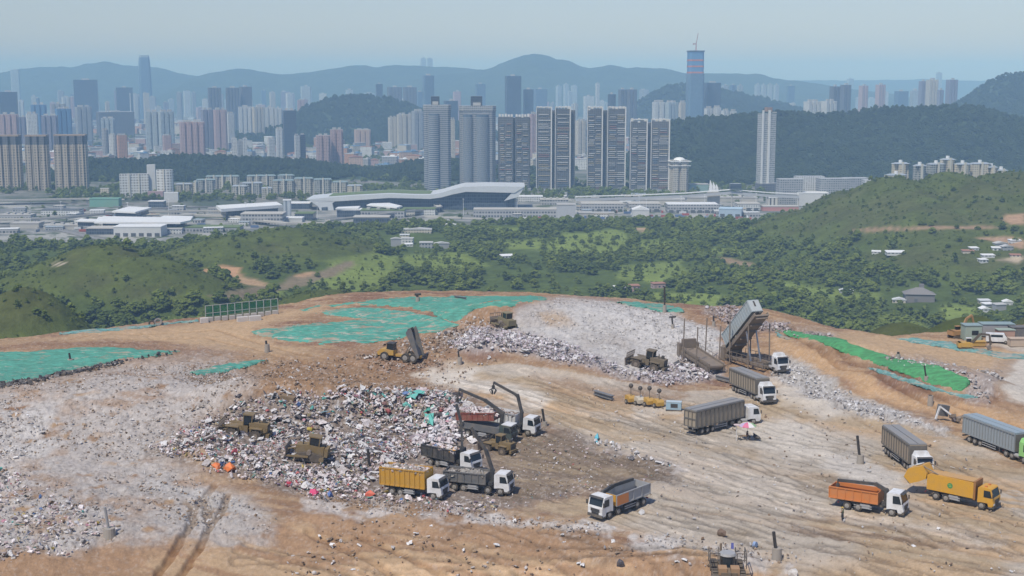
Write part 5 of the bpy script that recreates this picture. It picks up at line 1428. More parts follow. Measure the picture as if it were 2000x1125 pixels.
def wheel(root, x, y, r=.52, w_=.32, rim=P_RIM):
    k = (r, w_)
    if k not in _wm:
        a = MB(); a.cyl((0, -w_ / 2, 0), (0, w_ / 2, 0), r, n=18)
        b = MB()
        for s in (-1, 1): b.cyl((0, s * w_ / 2, 0), (0, s * (w_ / 2 + .03), 0), r * .58, r * .5, n=14); b.cyl((0, s * (w_ / 2 + .03), 0), (0, s * (w_ / 2 + .09), 0), r * .2, n=8)
        _wm[k] = (a.mesh("wheel", P_TYRE), b.mesh("rim", P_RIM))
    o = link("wheel", _wm[k][0], root); o.location = (x, y, r)
    link("rim", _wm[k][1], o)
    return o
def axle(root, x, r=.52, dual=False):
    for s in (-1, 1): wheel(root, x, s * (1.02 if not dual else .95), r, .32 if not dual else .58)
def place(root, rear, front, xr, xf, side, dz=0.0, yoff=1.15):
    """stand a vehicle so that its near-side wheels touch the ground where the photo shows them"""
    a = Vector(ground(*rear)); b = Vector(ground(*front)); d = b - a
    h = math.atan2(d.y, d.x); mid = (a + b) / 2
    lx, ly = (xr + xf) / 2, side * yoff
    ox = mid.x - (lx * math.cos(h) - ly * math.sin(h)); oy = mid.y - (lx * math.sin(h) + ly * math.cos(h))
    z = [float(HL(np.array(ox + u * math.cos(h)), np.array(oy + u * math.sin(h)))) for u in (xr, xf)]
    sl = math.atan2(z[1] - z[0], xf - xr)
    root.location = (ox, oy, z[0] - math.tan(sl) * xr + dz + .02)
    root.rotation_euler = (0, -sl, h)
    return root
def cab(root, xf, h=2.95, L=2.15, col=P_WHITE, low=None, z0=.55, sleeper=False, vis=True):
    """cab-over-engine cab ending at xf"""
    xb = xf - L
    o = MB()
    o.prism([(xb, z0 + .35), (xb, h - .12), (xb + .12, h), (xf - .62, h), (xf - .42, h - .1), (xf - .06, 1.82), (xf, 1.6), (xf, z0 + .25), (xf - .1, z0), (xb + 1.5, z0), (xb + 1.35, z0 + .45), (xb + .5, z0 + .45)], -1.22, 1.22)
    c = o.build("cab", col, root)
    if sleeper: MB().box((xb + .55, 0, h + .27), (1.2, 2.2, .56), top=.8).build("roof_fairing", col, c)
    # windscreen on the sloped front
    a, b = Vector((xf - .40, 0, h - .2)), Vector((xf - .09, 0, 1.85)); n = Vector((b.z - a.z, 0, -(b.x - a.x))).normalized() * -.03
    m = MB(); m.add([Vector((p.x, s * 1.08, p.z)) + q for q in (Vector(), n) for p, s in ((b, -1), (b, 1), (a, 1), (a, -1))], [(3, 2, 1, 0), (4, 5, 6, 7), (0, 1, 5, 4), (1, 2, 6, 5), (2, 3, 7, 6), (3, 0, 4, 7)])
    m.build("windscreen", GL, c)
    for s in (-1, 1):
        d = MB(); d.prism([(xf - 1.35, 1.75), (xf - .25, 1.75), (xf - .52, h - .32), (xf - 1.35, h - .32)], s * 1.215, s * 1.245); d.build("door_window", GL, c)
        mr = MB(); mr.box((xf - .05, s * 1.42, 2.15), (.12, .2, .55)).bar((xf - .2, s * 1.22, 2.45), (xf - .05, s * 1.42, 2.4), .04); mr.build("wing_mirror", P_BLACK, c)
        hl = MB(); hl.box((xf + .012, s * .92, z0 + .36), (.05, .42, .22)); hl.build("headlight", P_LAMP, c)
    if vis: MB().box((xf - .25, 0, h - .05), (.42, 2.2, .06), ry=R(18)).build("sun_visor", P_BLACK if col is not P_YEL else P_YEL, c)
    g = MB(); g.box((xf + .01, 0, 1.3), (.05, 1.5, .42)).box((xf + .012, 0, z0 + .36), (.05, 1.2, .3)); g.build("grille", P_BLACK, c)
    MB().box((xf - .04, 0, z0 + .02), (.3, 2.44, .34)).build("bumper", low or P_FRAME, c)
    st = MB()
    for s in (-1, 1): st.box((xb + 1.75, s * 1.16, z0 - .08), (.6, .12, .2))
    st.build("step", P_FRAME, c)
    return c
def chassis(root, x0, x1, extra=True):
    m = MB()
    for s in (-1, 1): m.box(((x0 + x1) / 2, s * .42, .92), (x1 - x0, .12, .28))
    for k in range(5): m.box((x0 + (x1 - x0) * (k + .3) / 5, 0, .9), (.12, .8, .18))
    m.build("chassis", P_FRAME, root)
    if extra:
        for s, n in ((-1, "fuel_tank"), (1, "tool_box")):
            MB().box((x0 + (x1 - x0) * .56, s * .95, .78), (1.3, .5, .55)).build(n, P_GREY if s < 0 else P_FRAME, root)
        g = MB()
        for s in (-1, 1):
            for z in (.55, .85): g.box((x0 + (x1 - x0) * .52, s * 1.22, z), (2.4, .04, .12))
        g.build("side_guard", P_GREY, root)
    for s in (-1, 1): MB().box((x0 - .02, s * .95, .8), (.06, .4, .16)).build("tail_light", pmat("tail_light_red", (.35, .03, .02), .4, .3), root)
def tub(name, root, x0, x1, z0, z1, mat, ribs=7, hw=1.24, slope=0.0, mats=None, zr=None):
    """open-topped body with ribbed sides"""
    m = MB(); zr = z1 if zr is None else zr; t = .07
    for s in (-1, 1):
        m.add([(x, s * y, z) for y in (hw - t, hw) for x, z in ((x0, z0), (x1, z0), (x1, z1), (x0, zr))], [(3, 2, 1, 0), (4, 5, 6, 7), (0, 1, 5, 4), (1, 2, 6, 5), (2, 3, 7, 6), (3, 0, 4, 7)])
        for k in range(ribs + 1): m.box((x0 + (x1 - x0) * k / ribs, s * (hw + .05), (z0 + min(z1, zr)) / 2), (.11, .1, min(z1, zr) - z0), 1 if mats else 0)
        m.bar((x0, s * (hw + .04), zr - .05), (x1, s * (hw + .04), z1 - .05), .14, m=1 if mats else 0)
        m.box(((x0 + x1) / 2, s * (hw + .04), z0 + .08), (x1 - x0, .12, .16), 1 if mats else 0)
    m.box((x1 - .04, 0, (z0 + z1) / 2), (.09, hw * 2 - .15, z1 - z0 - .02)); m.box((x0 + .04, 0, (z0 + zr) / 2), (.09, hw * 2 - .15, zr - z0 - .02))
    m.box(((x0 + x1) / 2, 0, z0 + .05), (x1 - x0 - .1, hw * 2 - .1, .1))
    return m.build(name, mats or mat, root)
def crane(root, pts, w_=.42, grab=True, mat=P_BLACK):
    """folding loader crane; pts = joints from the column foot to the tip"""
    p = [Vector(q) for q in pts]
    c = MB(); c.cyl(p[0], p[1], w_ * .8, w_ * .7, 10); c.box(p[0] + Vector((0, 0, .2)), (.6, 1.9, .4)); c.cyl(p[1] + Vector((0, -.22, 0)), p[1] + Vector((0, .22, 0)), w_ * .75, n=10)
    col = c.build("crane_column", mat, root)
    b = MB(); b.bar(p[1], p[2], w_ * .8, w_ * 1.1); b.cyl(p[1] + Vector((0, 0, -.5)), (p[1] + p[2]) / 2 + Vector((0, 0, -.15)), .09, n=8); b.cyl(p[2] + Vector((0, -.2, 0)), p[2] + Vector((0, .2, 0)), w_ * .6, n=10); b.build("boom", mat, col)
    j = MB(); j.bar(p[2], p[3], w_ * .65, w_ * .9); j.bar((p[2] + p[3]) / 2 + Vector((0, 0, .12)), p[3], w_ * .45); j.cyl((p[1] * .3 + p[2] * .7) + Vector((0, 0, .25)), (p[2] * .6 + p[3] * .4) + Vector((0, 0, .2)), .08, n=8); j.build("jib", mat, col)
    if grab:
        g = MB(); t = p[3] - Vector((0, 0, .5)); g.cyl(p[3], t, .1, n=8); g.cyl(t, t - Vector((0, 0, .5)), .26, n=10)
        for k in range(5):
            a = k * 2 * math.pi / 5; d = Vector((math.cos(a), math.sin(a), 0))
            g.bar(t - Vector((0, 0, .4)), t + d * .62 - Vector((0, 0, .75)), .17, .1); g.bar(t + d * .62 - Vector((0, 0, .75)), t + d * .25 - Vector((0, 0, 1.45)), .15, .09)
        g.build("grab", P_RED if mat is P_RED else P_BLACK, col)
    return col
def load_heap(label, root, x0, x1, z, hw=1.1, h=.5, cols=None, n=150, seed=1):
    """loose rubbish lying in a body: a thing of its own, placed with the lorry's matrix"""
    bpy.context.view_layer.update()
    M = root.matrix_world.copy() if root.type == 'EMPTY' else root.matrix_world.copy()
    g = np.random.default_rng(seed); pts = []
    for _ in range(n):
        a, b = g.uniform(), g.uniform(-1, 1)
        pts.append(M @ Vector((x0 + (x1 - x0) * a, hw * b, z + h * (1 - b * b) * math.sin(math.pi * min(max(a, .08), .92)) * g.uniform(.5, 1.1))))
    v, f, c = pieces(np.array([p[:] for p in pts]), g.uniform(.22, .5, n), cols or BAGS, g)
    o = link("rubbish_load", mesh_np("rubbish_load", v, f, [M_LIT], c)); tag(o, label, "rubbish")
    base = MB(); base.slab([(x0, -hw), (x1, -hw), (x1, hw), (x0, hw)], z - .5, z + .05)
    bo = base.build("packed_layer", P_STEEL, o); bo.matrix_world = M
# crumpled pieces -------------------------------------------------------------------------------
BAGS = [(.72, .67, .66)] * 12 + [(.62, .53, .52)] * 10 + [(.53, .42, .41)] * 7 + [(.09, .085, .09)] * 2 + [(.34, .28, .22)] * 8 + [(.20, .22, .27), (.32, .17, .15), (.15, .26, .23), (.42, .35, .2), (.52, .42, .40), (.26, .22, .26), (.45, .10, .10), (.10, .19, .40), (.08, .34, .30), (.5, .38, .1), (.5, .24, .3), (.16, .12, .16)]
PALE = [(.66, .65, .64)] * 6 + [(.56, .54, .53)] * 4 + [(.44, .40, .38)] * 3 + [(.15, .14, .14)]
def _shapes():
    g = np.random.default_rng(5); out = []
    import bmesh
    bm = bmesh.new(); bmesh.ops.create_icosphere(bm, subdivisions=1, radius=1)
    iv = np.array([x.co[:] for x in bm.verts]); jf = np.array([[q.index for q in p.verts] for p in bm.faces]); bm.free()
    for k in range(5): out.append((iv * (1 + g.uniform(-.45, .35, (len(iv), 1))) * np.array([1.0, g.uniform(.5, .95), g.uniform(.32, .7)]), jf))
    gx, gy = np.meshgrid(np.linspace(-1, 1, 4), np.linspace(-1, 1, 4))
    for k in range(3):
        z = g.uniform(-.3, .3, 16); v = np.stack([gx.ravel() + g.uniform(-.2, .2, 16), gy.ravel() * g.uniform(.4, .9) + g.uniform(-.15, .15, 16), z], 1)
        q = grid_faces(4, 4); f = np.concatenate([q[:, [0, 1, 2]], q[:, [0, 2, 3]]])
        out.append((np.concatenate([v, v - [0, 0, .06]]), np.concatenate([f, f[:, ::-1] + 16])))
    bx = np.array([(a, b * .5, c * .3) for c in (-1, 1) for a, b in ((-1, -1), (1, -1), (1, 1), (-1, 1))], float)
    bf = np.array([(0, 2, 1), (0, 3, 2), (4, 5, 6), (4, 6, 7), (0, 1, 5), (0, 5, 4), (1, 2, 6), (1, 6, 5), (2, 3, 7), (2, 7, 6), (3, 0, 4), (3, 4, 7)])
    out.append((bx, bf)); out.append((bx * np.array([1.5, .2, .3]), bf))
    return out
SHAPES = _shapes()
def pieces(pts, size, cols, g, wts=None):
    n = len(pts); k = g.choice(len(SHAPES), n, p=wts if wts is not None else np.array([.13] * 5 + [.08] * 3 + [.07, .04]))
    cols = np.array(cols); col = cols[g.integers(0, len(cols), n)] * g.uniform(.75, 1.12, (n, 1))
    V, Fc, Cc, b = [], [], [], 0
    for i, (sv, sf) in enumerate(SHAPES):
        q = np.where(k == i)[0]
        if not len(q): continue
        a = g.uniform(0, 2 * np.pi, len(q)); t1 = g.normal(0, .45, len(q)); t2 = g.normal(0, .45, len(q))
        ca, sa, c1, s1, c2, s2 = np.cos(a), np.sin(a), np.cos(t1), np.sin(t1), np.cos(t2), np.sin(t2)
        Z = np.zeros_like(a); O = np.ones_like(a)
        Rz = np.array([[ca, -sa, Z], [sa, ca, Z], [Z, Z, O]]).transpose(2, 0, 1); Rx = np.array([[O, Z, Z], [Z, c1, -s1], [Z, s1, c1]]).transpose(2, 0, 1); Ry = np.array([[c2, Z, s2], [Z, O, Z], [-s2, Z, c2]]).transpose(2, 0, 1)
        M = Rz @ Rx @ Ry
        v = np.einsum('nij,mj->nmi', M, sv) * size[q][:, None, None] * g.uniform(.7, 1.3, (len(q), 1, 3)) + pts[q][:, None, :]
        m = len(sv)
        V.append(v.reshape(-1, 3)); Fc.append((sf[None] + (b + np.arange(len(q)) * m)[:, None, None]).reshape(-1, 3)); Cc.append(np.repeat(col[q], m, 0)); b += len(q) * m
    return np.concatenate(V), np.concatenate(Fc), np.clip(np.concatenate(Cc), .02, .78)
def _litmat():
    m, n, b = _new("crumpled_rubbish")
    at = _nd(n, "ShaderNodeAttribute"); at.attribute_name = "paint"
    P = _nd(n, "ShaderNodeNewGeometry").outputs["Position"]
    c = _mix(n, _math(n, 'MULTIPLY', _ramp(n, _noise(n, P, 2.5, 4), .45, .7), .38), at.outputs["Color"], (.24, .19, .14))
    n.links.new(c, b.inputs["Base Color"]); b.inputs["Roughness"].default_value = .6
    return m
M_LIT = _litmat()

# --- yellow skip lorry
def skip_lorry():
    t = empty("skip_lorry", (0, 0, 0), 0, "white cab lorry carrying a ribbed yellow skip full of rubbish", "lorry")
    chassis(t, -.3, 7.2); cab(t, 8.9, 2.95)
    for x in (1.3, 2.6): axle(t, x, dual=True)
    axle(t, 7.6)
    tub("skip_container", t, -.5, 6.4, 1.35, 3.85, P_SKIP, 9)
    h = MB()
    for s in (-1, 1): h.bar((.2, s * .5, 1.2), (6.4, s * .5, 1.2), .16)
    h.bar((6.5, 0, 1.2), (6.6, 0, 2.7), .22); h.build("hook_lift", P_FRAME, t)
    place(t, (763, 967), (849, 977), 1.3, 7.6, -1)
    load_heap("pale rubbish heaped in the ribbed yellow skip", t, -.3, 6.2, 3.55, h=.45, cols=[(.45, .42, .38), (.6, .56, .54), (.5, .38, .34), (.3, .26, .22)], n=220)
skip_lorry()
# --- dark grey grab lorry
def grab_lorry(label, rear, front, body, col, boom, z1=2.75, cabcol=P_WHITE, name="grab_lorry", side=-1, axles=(1.4, 2.75, 6.3, 8.1), mats=None, L=9.4, grab=True, crmat=P_BLACK, h=2.95, sleeper=False, front_x=None, ribs=6):
    t = empty(name, (0, 0, 0), 0, label, "lorry")
    chassis(t, 0, L - 2.2); cab(t, L, h, sleeper=sleeper, col=cabcol)
    for x in axles: axle(t, x, dual=x < 4)
    tub("tipper_body", t, body[0], body[1], 1.3, z1, col, ribs, mats=mats)
    if boom: crane(t, boom, grab=grab, mat=crmat)
    MB().box(((body[0] + body[1]) / 2, 0, 1.16), (body[1] - body[0], 1.6, .2)).build("subframe", P_FRAME, t)
    return place(t, rear, front, axles[0], axles[-1], side)
t = grab_lorry("white cab lorry with an open dark grey tipper body and raised crane", (897, 960), (967, 967), (-.2, 6.0), P_DGREY, [(6.6, 0, 1.2), (6.6, 0, 3.0), (5.6, .3, 5.6), (3.2, .8, 8.6)], grab=False)
load_heap("dusty grey layer of rubbish in the dark grey tipper body", t, 0, 5.8, 2.35, h=.25, cols=[(.35, .33, .30), (.28, .25, .22)], n=90, seed=2)
t = grab_lorry("white cab lorry with a black tipper body behind the dark grey one", (829, 905), (921, 927), (-.3, 6.2), P_BLACK, [(6.6, 0, 1.2), (6.6, 0, 3.2), (6.2, .4, 6.6), (4.9, .8, 9.4)], z1=3.0, grab=False)
load_heap("mixed rubbish with an orange sack in the black tipper body", t, 0, 5.9, 2.7, h=.3, n=120, seed=3, cols=BAGS + [(.6, .3, .05)] * 3)
# --- the lorry tipping its skip at the face
def tipping_lorry():
    t = empty("tipping_lorry", (0, 0, 0), 0, "dark lorry with its rust red skip raised against the rubbish heap", "lorry")
    chassis(t, 0, 7.0); cab(t, 9.0, 2.9, col=P_DGREEN, low=P_BLACK)
    MB().box((7.95, 0, 2.93), (1.7, 2.3, .09)).build("pale_cab_roof", P_WHITE, t)
    for x in (1.4, 2.7, 7.6): axle(t, x, dual=x < 4)
    b = MB(); b.box((3.6, 0, 1.75), (6.4, 2.44, 1.0)); bo = b.build("grey_side_body", P_DGREY, t)
    s = empty("raised_skip", (0, 0, 1.9), 0); s.parent = t; s.rotation_euler = (0, R(-9), 0)
    for k in list(s.keys()): del s[k]
    tub("skip_tub", s, -.6, 6.0, .5, 1.75, P_RED, 7)
    crane(t, [(6.5, .2, 1.3), (6.6, .2, 4.4), (3.4, .4, 5.9), (-1.2, .2, 7.0)], w_=.46)
    st = MB()
    for q in (-1, 1): st.bar((.6, q * 1.3, 2.2), (-.3, q * 1.35, .2), .28); st.bar((5.9, q * 1.25, 1.2), (5.2, q * 1.6, .1), .2)
    st.build("stabiliser_legs", P_BLACK, t)
    place(t, (908, 853), (988, 868), 1.4, 7.6, -1)
    bpy.context.view_layer.update()
    load_heap("pale pink and white rubbish heaped in the rust red skip", t, -.4, 5.8, 4.0, h=.6, n=200, seed=4, cols=[(.6, .54, .53), (.66, .62, .61), (.52, .42, .42)])
tipping_lorry()
t = grab_lorry("white ribbed tipper lorry with a black crane arching over its cab", (955, 838), (1031, 852), (-.3, 5.9), P_WHITE, [(6.5, 0, 1.2), (6.4, 0, 3.3), (5.4, .3, 5.9), (.9, .6, 7.3)], z1=3.1, mats=[P_WHITE, P_GREY], ribs=10)
load_heap("brownish rubbish with one white sack in the white ribbed tipper", t, 0, 5.6, 2.75, h=.3, n=110, seed=5, cols=[(.36, .28, .24), (.28, .22, .18), (.6, .58, .56)])
grab_lorry("orange tipper lorry with a white cab and its crane folded along the body", (1657, 997), (1738, 1009), (-1.2, 5.3), P_ORG, [(6.0, 0, 1.2), (6.0, 0, 3.0), (4.6, .1, 3.6), (-.6, .3, 3.35)], z1=2.85, axles=(1.2, 2.7, 7.1), L=8.6, h=3.1, front_x=7.1)
# --- white and grey tipper facing the camera
t = grab_lorry("white cab tipper with a grey and orange body facing the lower left corner", (1254, 989), (1193, 1013), (-.3, 6.6), P_GREY, [(7.0, -.7, 1.2), (7.0, -.7, 2.9), (4.8, -.9, 3.2), (.6, -.9, 3.1)], z1=2.8, side=1, axles=(1.0, 2.3, 6.1, 7.9), L=9.4, h=3.0, sleeper=False, grab=False, ribs=4)
MB().box((5.4, 1.33, 2.05), (2.3, .05, 1.3)).build("orange_side_panel", P_ORG, t)
MB().box((6.64, 0, 2.1), (.06, 2.3, 1.4)).build("yellow_headboard", P_YEL, t)
# --- yellow refuse collection lorry
def refuse_lorry():
    t = empty("refuse_lorry", (0, 0, 0), 0, "yellow refuse collection lorry with its hopper swung up at the back", "lorry")
    chassis(t, 0, 7.0); c = cab(t, 9.3, 3.0, col=P_YEL, low=P_BLACK, vis=False)
    for x in (1.5, 2.9): axle(t, x, dual=True)
    axle(t, 7.7)
    b = MB(); b.prism([(.2, 1.25), (6.6, 1.25), (6.6, 3.2), (6.3, 3.35), (.6, 3.45), (.2, 3.25)], -1.24, 1.24); bo = b.build("compactor_body", P_YEL, t)
    fr = MB(); fr.box((6.7, 0, 2.35), (.3, 2.5, 2.5)); fr.build("body_front_frame", pmat("dark_orange", (.30, .13, .03), .6, .3), bo)
    r = MB(); r.box((3.4, 0, 3.46), (6.2, 1.9, .06)); r.build("body_roof", pmat("roof_tan", (.50, .30, .12), .7, .4), bo)
    g = MB(); n = 14
    for i in range(n):
        a0, a1 = 2 * math.pi * i / n, 2 * math.pi * (i + 1) / n
        for s in (-1,): g.add([(3.4, s * 1.255, 2.35), (3.4 + .38 * math.cos(a0), s * 1.255, 2.35 + .38 * math.sin(a0)), (3.4 + .38 * math.cos(a1), s * 1.255, 2.35 + .38 * math.sin(a1))], [(0, 1, 2)])
    g.build("green_round_emblem", pmat("emblem_green", (.05, .26, .08), .5, .1), bo)
    k = MB(); k.box((3.35, -1.262, 2.46), (.36, .01, .06)).box((3.45, -1.262, 2.24), (.36, .01, .06)); k.build("emblem_stripes", pmat("emblem_pale", (.45, .5, .16), .5, .1), bo)
    h = MB(); h.prism([(.1, 3.3), (-.5, 4.35), (-2.6, 3.5), (-3.1, 2.3), (-2.2, 1.5), (-.9, 2.05), (.0, 2.6)], -1.2, 1.2); ho = h.build("rear_hopper", P_YEL, t)
    m = MB(); m.prism([(-2.35, 1.45), (-3.15, 2.25), (-3.0, 2.6), (-2.2, 1.8)], -1.15, 1.15); m.build("hopper_mouth", P_DGREY, ho)
    p = MB(); p.cyl((1.6, -1.05, 3.5), (-.6, -1.05, 4.3), .09, n=8); p.cyl((1.6, 1.05, 3.5), (-.6, 1.05, 4.3), .09, n=8); p.build("lift_rams", P_STEEL, ho)
    MB().box((-1.6, .3, 4.05), (1.0, .9, .08), ry=R(-22)).build("white_lid", P_WHITE, ho)
    for s in (-1, 1): MB().box((8.0, s * .6, 3.08), (.3, .3, .16)).build("beacon", P_ORG, c)
    place(t, (1834, 977), (1909, 993), 1.5, 7.7, -1)
refuse_lorry()
# --- articulated lorries
def semitrailer(t, x0, x1, z0=1.25, z1=4.0, body=P_TRL, rib=P_TRR, roof=P_TARP, nrib=11, groove=True):
    b = MB(); hw = 1.24
    b.box(((x0 + x1) / 2, 0, (z0 + z1) / 2), (x1 - x0, hw * 2, z1 - z0))
    for s in (-1, 1):
        for k in range(nrib + 1): b.box((x0 + .06 + (x1 - x0 - .12) * k / nrib, s * (hw + .05), (z0 + z1) / 2), (.13, .12, z1 - z0), 1)
        for z in (z0 + .08, z1 - .1): b.box(((x0 + x1) / 2, s * (hw + .06), z), (x1 - x0, .13, .2), 1)
    for k in range(4): b.box((x0 - .05, -hw + .06 + (hw * 2 - .12) * k / 3, (z0 + z1) / 2), (.12, .12, z1 - z0), 1)
    for z in (z0 + .1, (z0 + z1) / 2, z1 - .1): b.box((x0 - .05, 0, z), (.11, hw * 2, .16), 1)
    o = b.build("trailer_body", [body, rib], t)
    r = MB(); r.box(((x0 + x1) / 2, -.66, z1 + .10), (x1 - x0, 1.16, .18)); r.box(((x0 + x1) / 2, .66, z1 + .10), (x1 - x0, 1.16, .18)); r.box(((x0 + x1) / 2, 0, z1 + .03), (x1 - x0, .3, .06))
    r.build("roof_cover", roof, o)
    MB().box((x1 + .04, 0, (z0 + z1) / 2), (.08, 2.4, z1 - z0 - .2)).build("front_wall", P_TRR, o)
    f = MB()
    for s in (-1, 1): f.box(((x0 + x1) / 2, s * .5, 1.1), (x1 - x0, .14, .3))
    for s in (-1, 1):
        for z in (.55, .9): f.box((x0 + (x1 - x0) * .52, s * 1.22, z), ((x1 - x0) * .26, .05, .13))
        f.box((x0 + (x1 - x0) * .68, s * .8, .7), (.16, .16, 1.1))
    f.build("trailer_frame", P_GREY, t)
    MB().box((x0 - .1, 0, .75), (.1, 2.4, .22)).build("rear_bumper", P_FRAME, t)
    for k in range(3): axle(t, x0 + 1.6 + 1.32 * k, dual=True)
def artic(label, rear, front, side, body=P_TRL, rib=P_TRR, roof=P_TARP, cabcol=P_WHITE, bend=0.0, L=12.2, sleeper=True, h=3.1, low=None, nrib=11):
    t = empty("articulated_lorry", (0, 0, 0), 0, label, "lorry")
    semitrailer(t, 0, L, body=body, rib=rib, roof=roof, nrib=nrib)
    k = empty("tractor_unit", (L - 1.3, 0, 0), bend); k.parent = t
    chassis(k, -1.4, 3.2, False); cab(k, 4.5, h, 2.3, col=cabcol, sleeper=sleeper, low=low)
    axle(k, -.65, dual=True); axle(k, .65, dual=True); axle(k, 3.25)
    for s in (-1, 1): MB().cyl((.9, s * .9, .75), (2.1, s * .9, .75), .32, n=12).build("fuel_tank", P_GREY, k)
    return place(t, rear, front, 1.6, L + 1.95 if not bend else L - 1.9, side)
artic("white cab lorry with a tall dirty tan trailer below the raised container", (1429, 762), (1489, 792), -1)
t = artic("white cab lorry with a tan trailer seen from its closed rear doors", (1374, 848), (1434, 833), -1, bend=R(-26), sleeper=False, h=3.0)
artic("white cab lorry with a tan trailer waiting behind the yellow refuse lorry", (1729, 886), (1786, 930), -1, body=pmat("trailer_tan_light", (.34, .275, .20), .75, .45, scale=.6), h=2.9)
artic("blue-grey ribbed trailer with a lime green cab cut off by the right edge", (1893, 864), (1999, 906), -1, body=P_TRG, rib=pmat("trailer_rib_grey", (.24, .27, .285), .6, .3), roof=pmat("trailer_roof_blue", (.27, .34, .385), .6, .2), cabcol=P_LIME, nrib=18)
def lone_tractor():
    t = empty("tractor_unit", (0, 0, 0), 0, "white tractor unit without its trailer beside the tipping platform", "lorry")
    chassis(t, -1.4, 3.2, False); cab(t, 4.5, 3.1, 2.3, sleeper=True)
    axle(t, -.65, dual=True); axle(t, .65, dual=True); axle(t, 3.25)
    for s in (-1, 1): MB().cyl((.9, s * .9, .75), (2.1, s * .9, .75), .32, n=12).build("fuel_tank", P_GREY, t)
    MB().cyl((0, 0, 1.15), (0, 0, 1.25), .55, n=12).build("fifth_wheel", P_FRAME, t)
    place(t, (1493, 722), (1519, 734), .65, 3.25, -1)
lone_tractor()

# --- hydraulic tipping platforms
def tipping_platform(label, rear, front, raised, name="tipping_platform"):
    t = empty(name, (0, 0, 0), 0, label, "tipping platform")
    b = MB()
    for s in (-1, 1): b.box((6.5, s * 1.6, .9), (14, .4, .7)); b.box((-.6, s * 1.9, 1.4), (1.2, .5, 2.6))
    for k in range(7): b.box((.5 + 2 * k, 0, .8), (.25, 3.2, .4))
    b.build("base_frame", P_STEEL, t)
    r = MB()
    for s in (-1, 1):
        for k in range(8): r.bar((1.2 + 1.8 * k, s * 2.2, .4), (1.2 + 1.8 * k, s * 2.2, 2.3), .08)
        for z in (1.4, 2.3): r.bar((1.2, s * 2.2, z), (13.8, s * 2.2, z), .07)
    r.build("guard_rail", P_STEEL, t)
    for s in (-1, 1):
        for x in (2.6, 9.2): MB().cyl((x, s * 2.4, 0), (x, s * 2.4, 8.4), .13, n=8).build("guide_post", P_STEEL, t)
    d = empty("deck", (0, 0, 1.5), 0); d.parent = t; d.rotation_euler = (0, R(-raised), 0)
    k = MB(); k.box((6.8, 0, 0), (13.4, 2.9, .35))
    for s in (-1, 1): k.box((6.8, s * 1.5, .25), (13.4, .2, .7))
    for q in range(6): k.box((1 + 2.4 * q, 0, -.35), (.3, 2.6, .5))
    k.build("platform_deck", P_STEEL, d)
    e = MB(); e.box((-.4, 0, .9), (.5, 3.0, 2.2)); e.build("back_stop", P_STEEL, d)
    if raised:
        h = MB(); top = Vector((math.cos(R(raised)) * 8.6, 0, 1.5 + math.sin(R(raised)) * 8.6))
        for s in (-1, 1): h.cyl((8.2, s * 1.1, .8), (top.x, s * 1.1, top.z - .4), .2, .14, n=10)
        h.build("lifting_rams", pmat("ram_steel", (.35, .35, .36), .35, .3, .8), t)
    place(t, rear, front, 0, 13, -1, yoff=1.6)
    return t, d
def raised_container(t, d):
    bpy.context.view_layer.update()
    c = empty("waste_container", (0, 0, 0), 0, "pale blue-grey container trailer raised steeply on the tipping platform", "container")
    c.matrix_world = t.matrix_world @ d.matrix_basis @ Matrix.Translation((.3, 0, .3))
    b = MB(); b.box((6.2, 0, 2.45), (12.2, 2.48, 2.6))
    for s in (-1, 1):
        for k in range(15): b.box((.2 + 12 * k / 14, s * 1.27, 2.45), (.12, .08, 2.55))
        b.box((6.2, s * 1.28, 3.7), (12.2, .1, .16)); b.box((6.2, s * 1.28, 1.2), (12.2, .1, .2))
    b.build("container_body", pmat("container_blue_grey", (.32, .37, .385), .55, .35, scale=.4), c)
    MB().box((6.2, 0, 3.82), (12.1, 2.3, .1)).build("container_roof", pmat("container_roof_blue", (.40, .47, .50), .5, .15, scale=.4), c)
    MB().box((12.33, 0, 2.45), (.06, 2.3, 2.4)).build("container_front", pmat("container_front", (.42, .46, .46), .6, .2), c)
    MB().box((12.38, 0, 2.9), (.08, .35, 1.2)).build("front_hatch", P_BLACK, c)
    f = MB()
    for s in (-1, 1): f.box((6.2, s * .5, .95), (12.2, .16, .4))
    f.build("container_frame", P_FRAME, c)
    for k in range(3):
        for s in (-1, 1): wheel(c, 1.6 + 1.32 * k, s * .95, .5, .58)
t, d = tipping_platform("hydraulic tipping platform tilted steeply under the pale container", (1412, 702), (1496, 731), 41)
raised_container(t, d)
tipping_platform("empty tipping platform with thin guide posts lying flat beside the rubbish", (1322, 690), (1392, 738), 0)

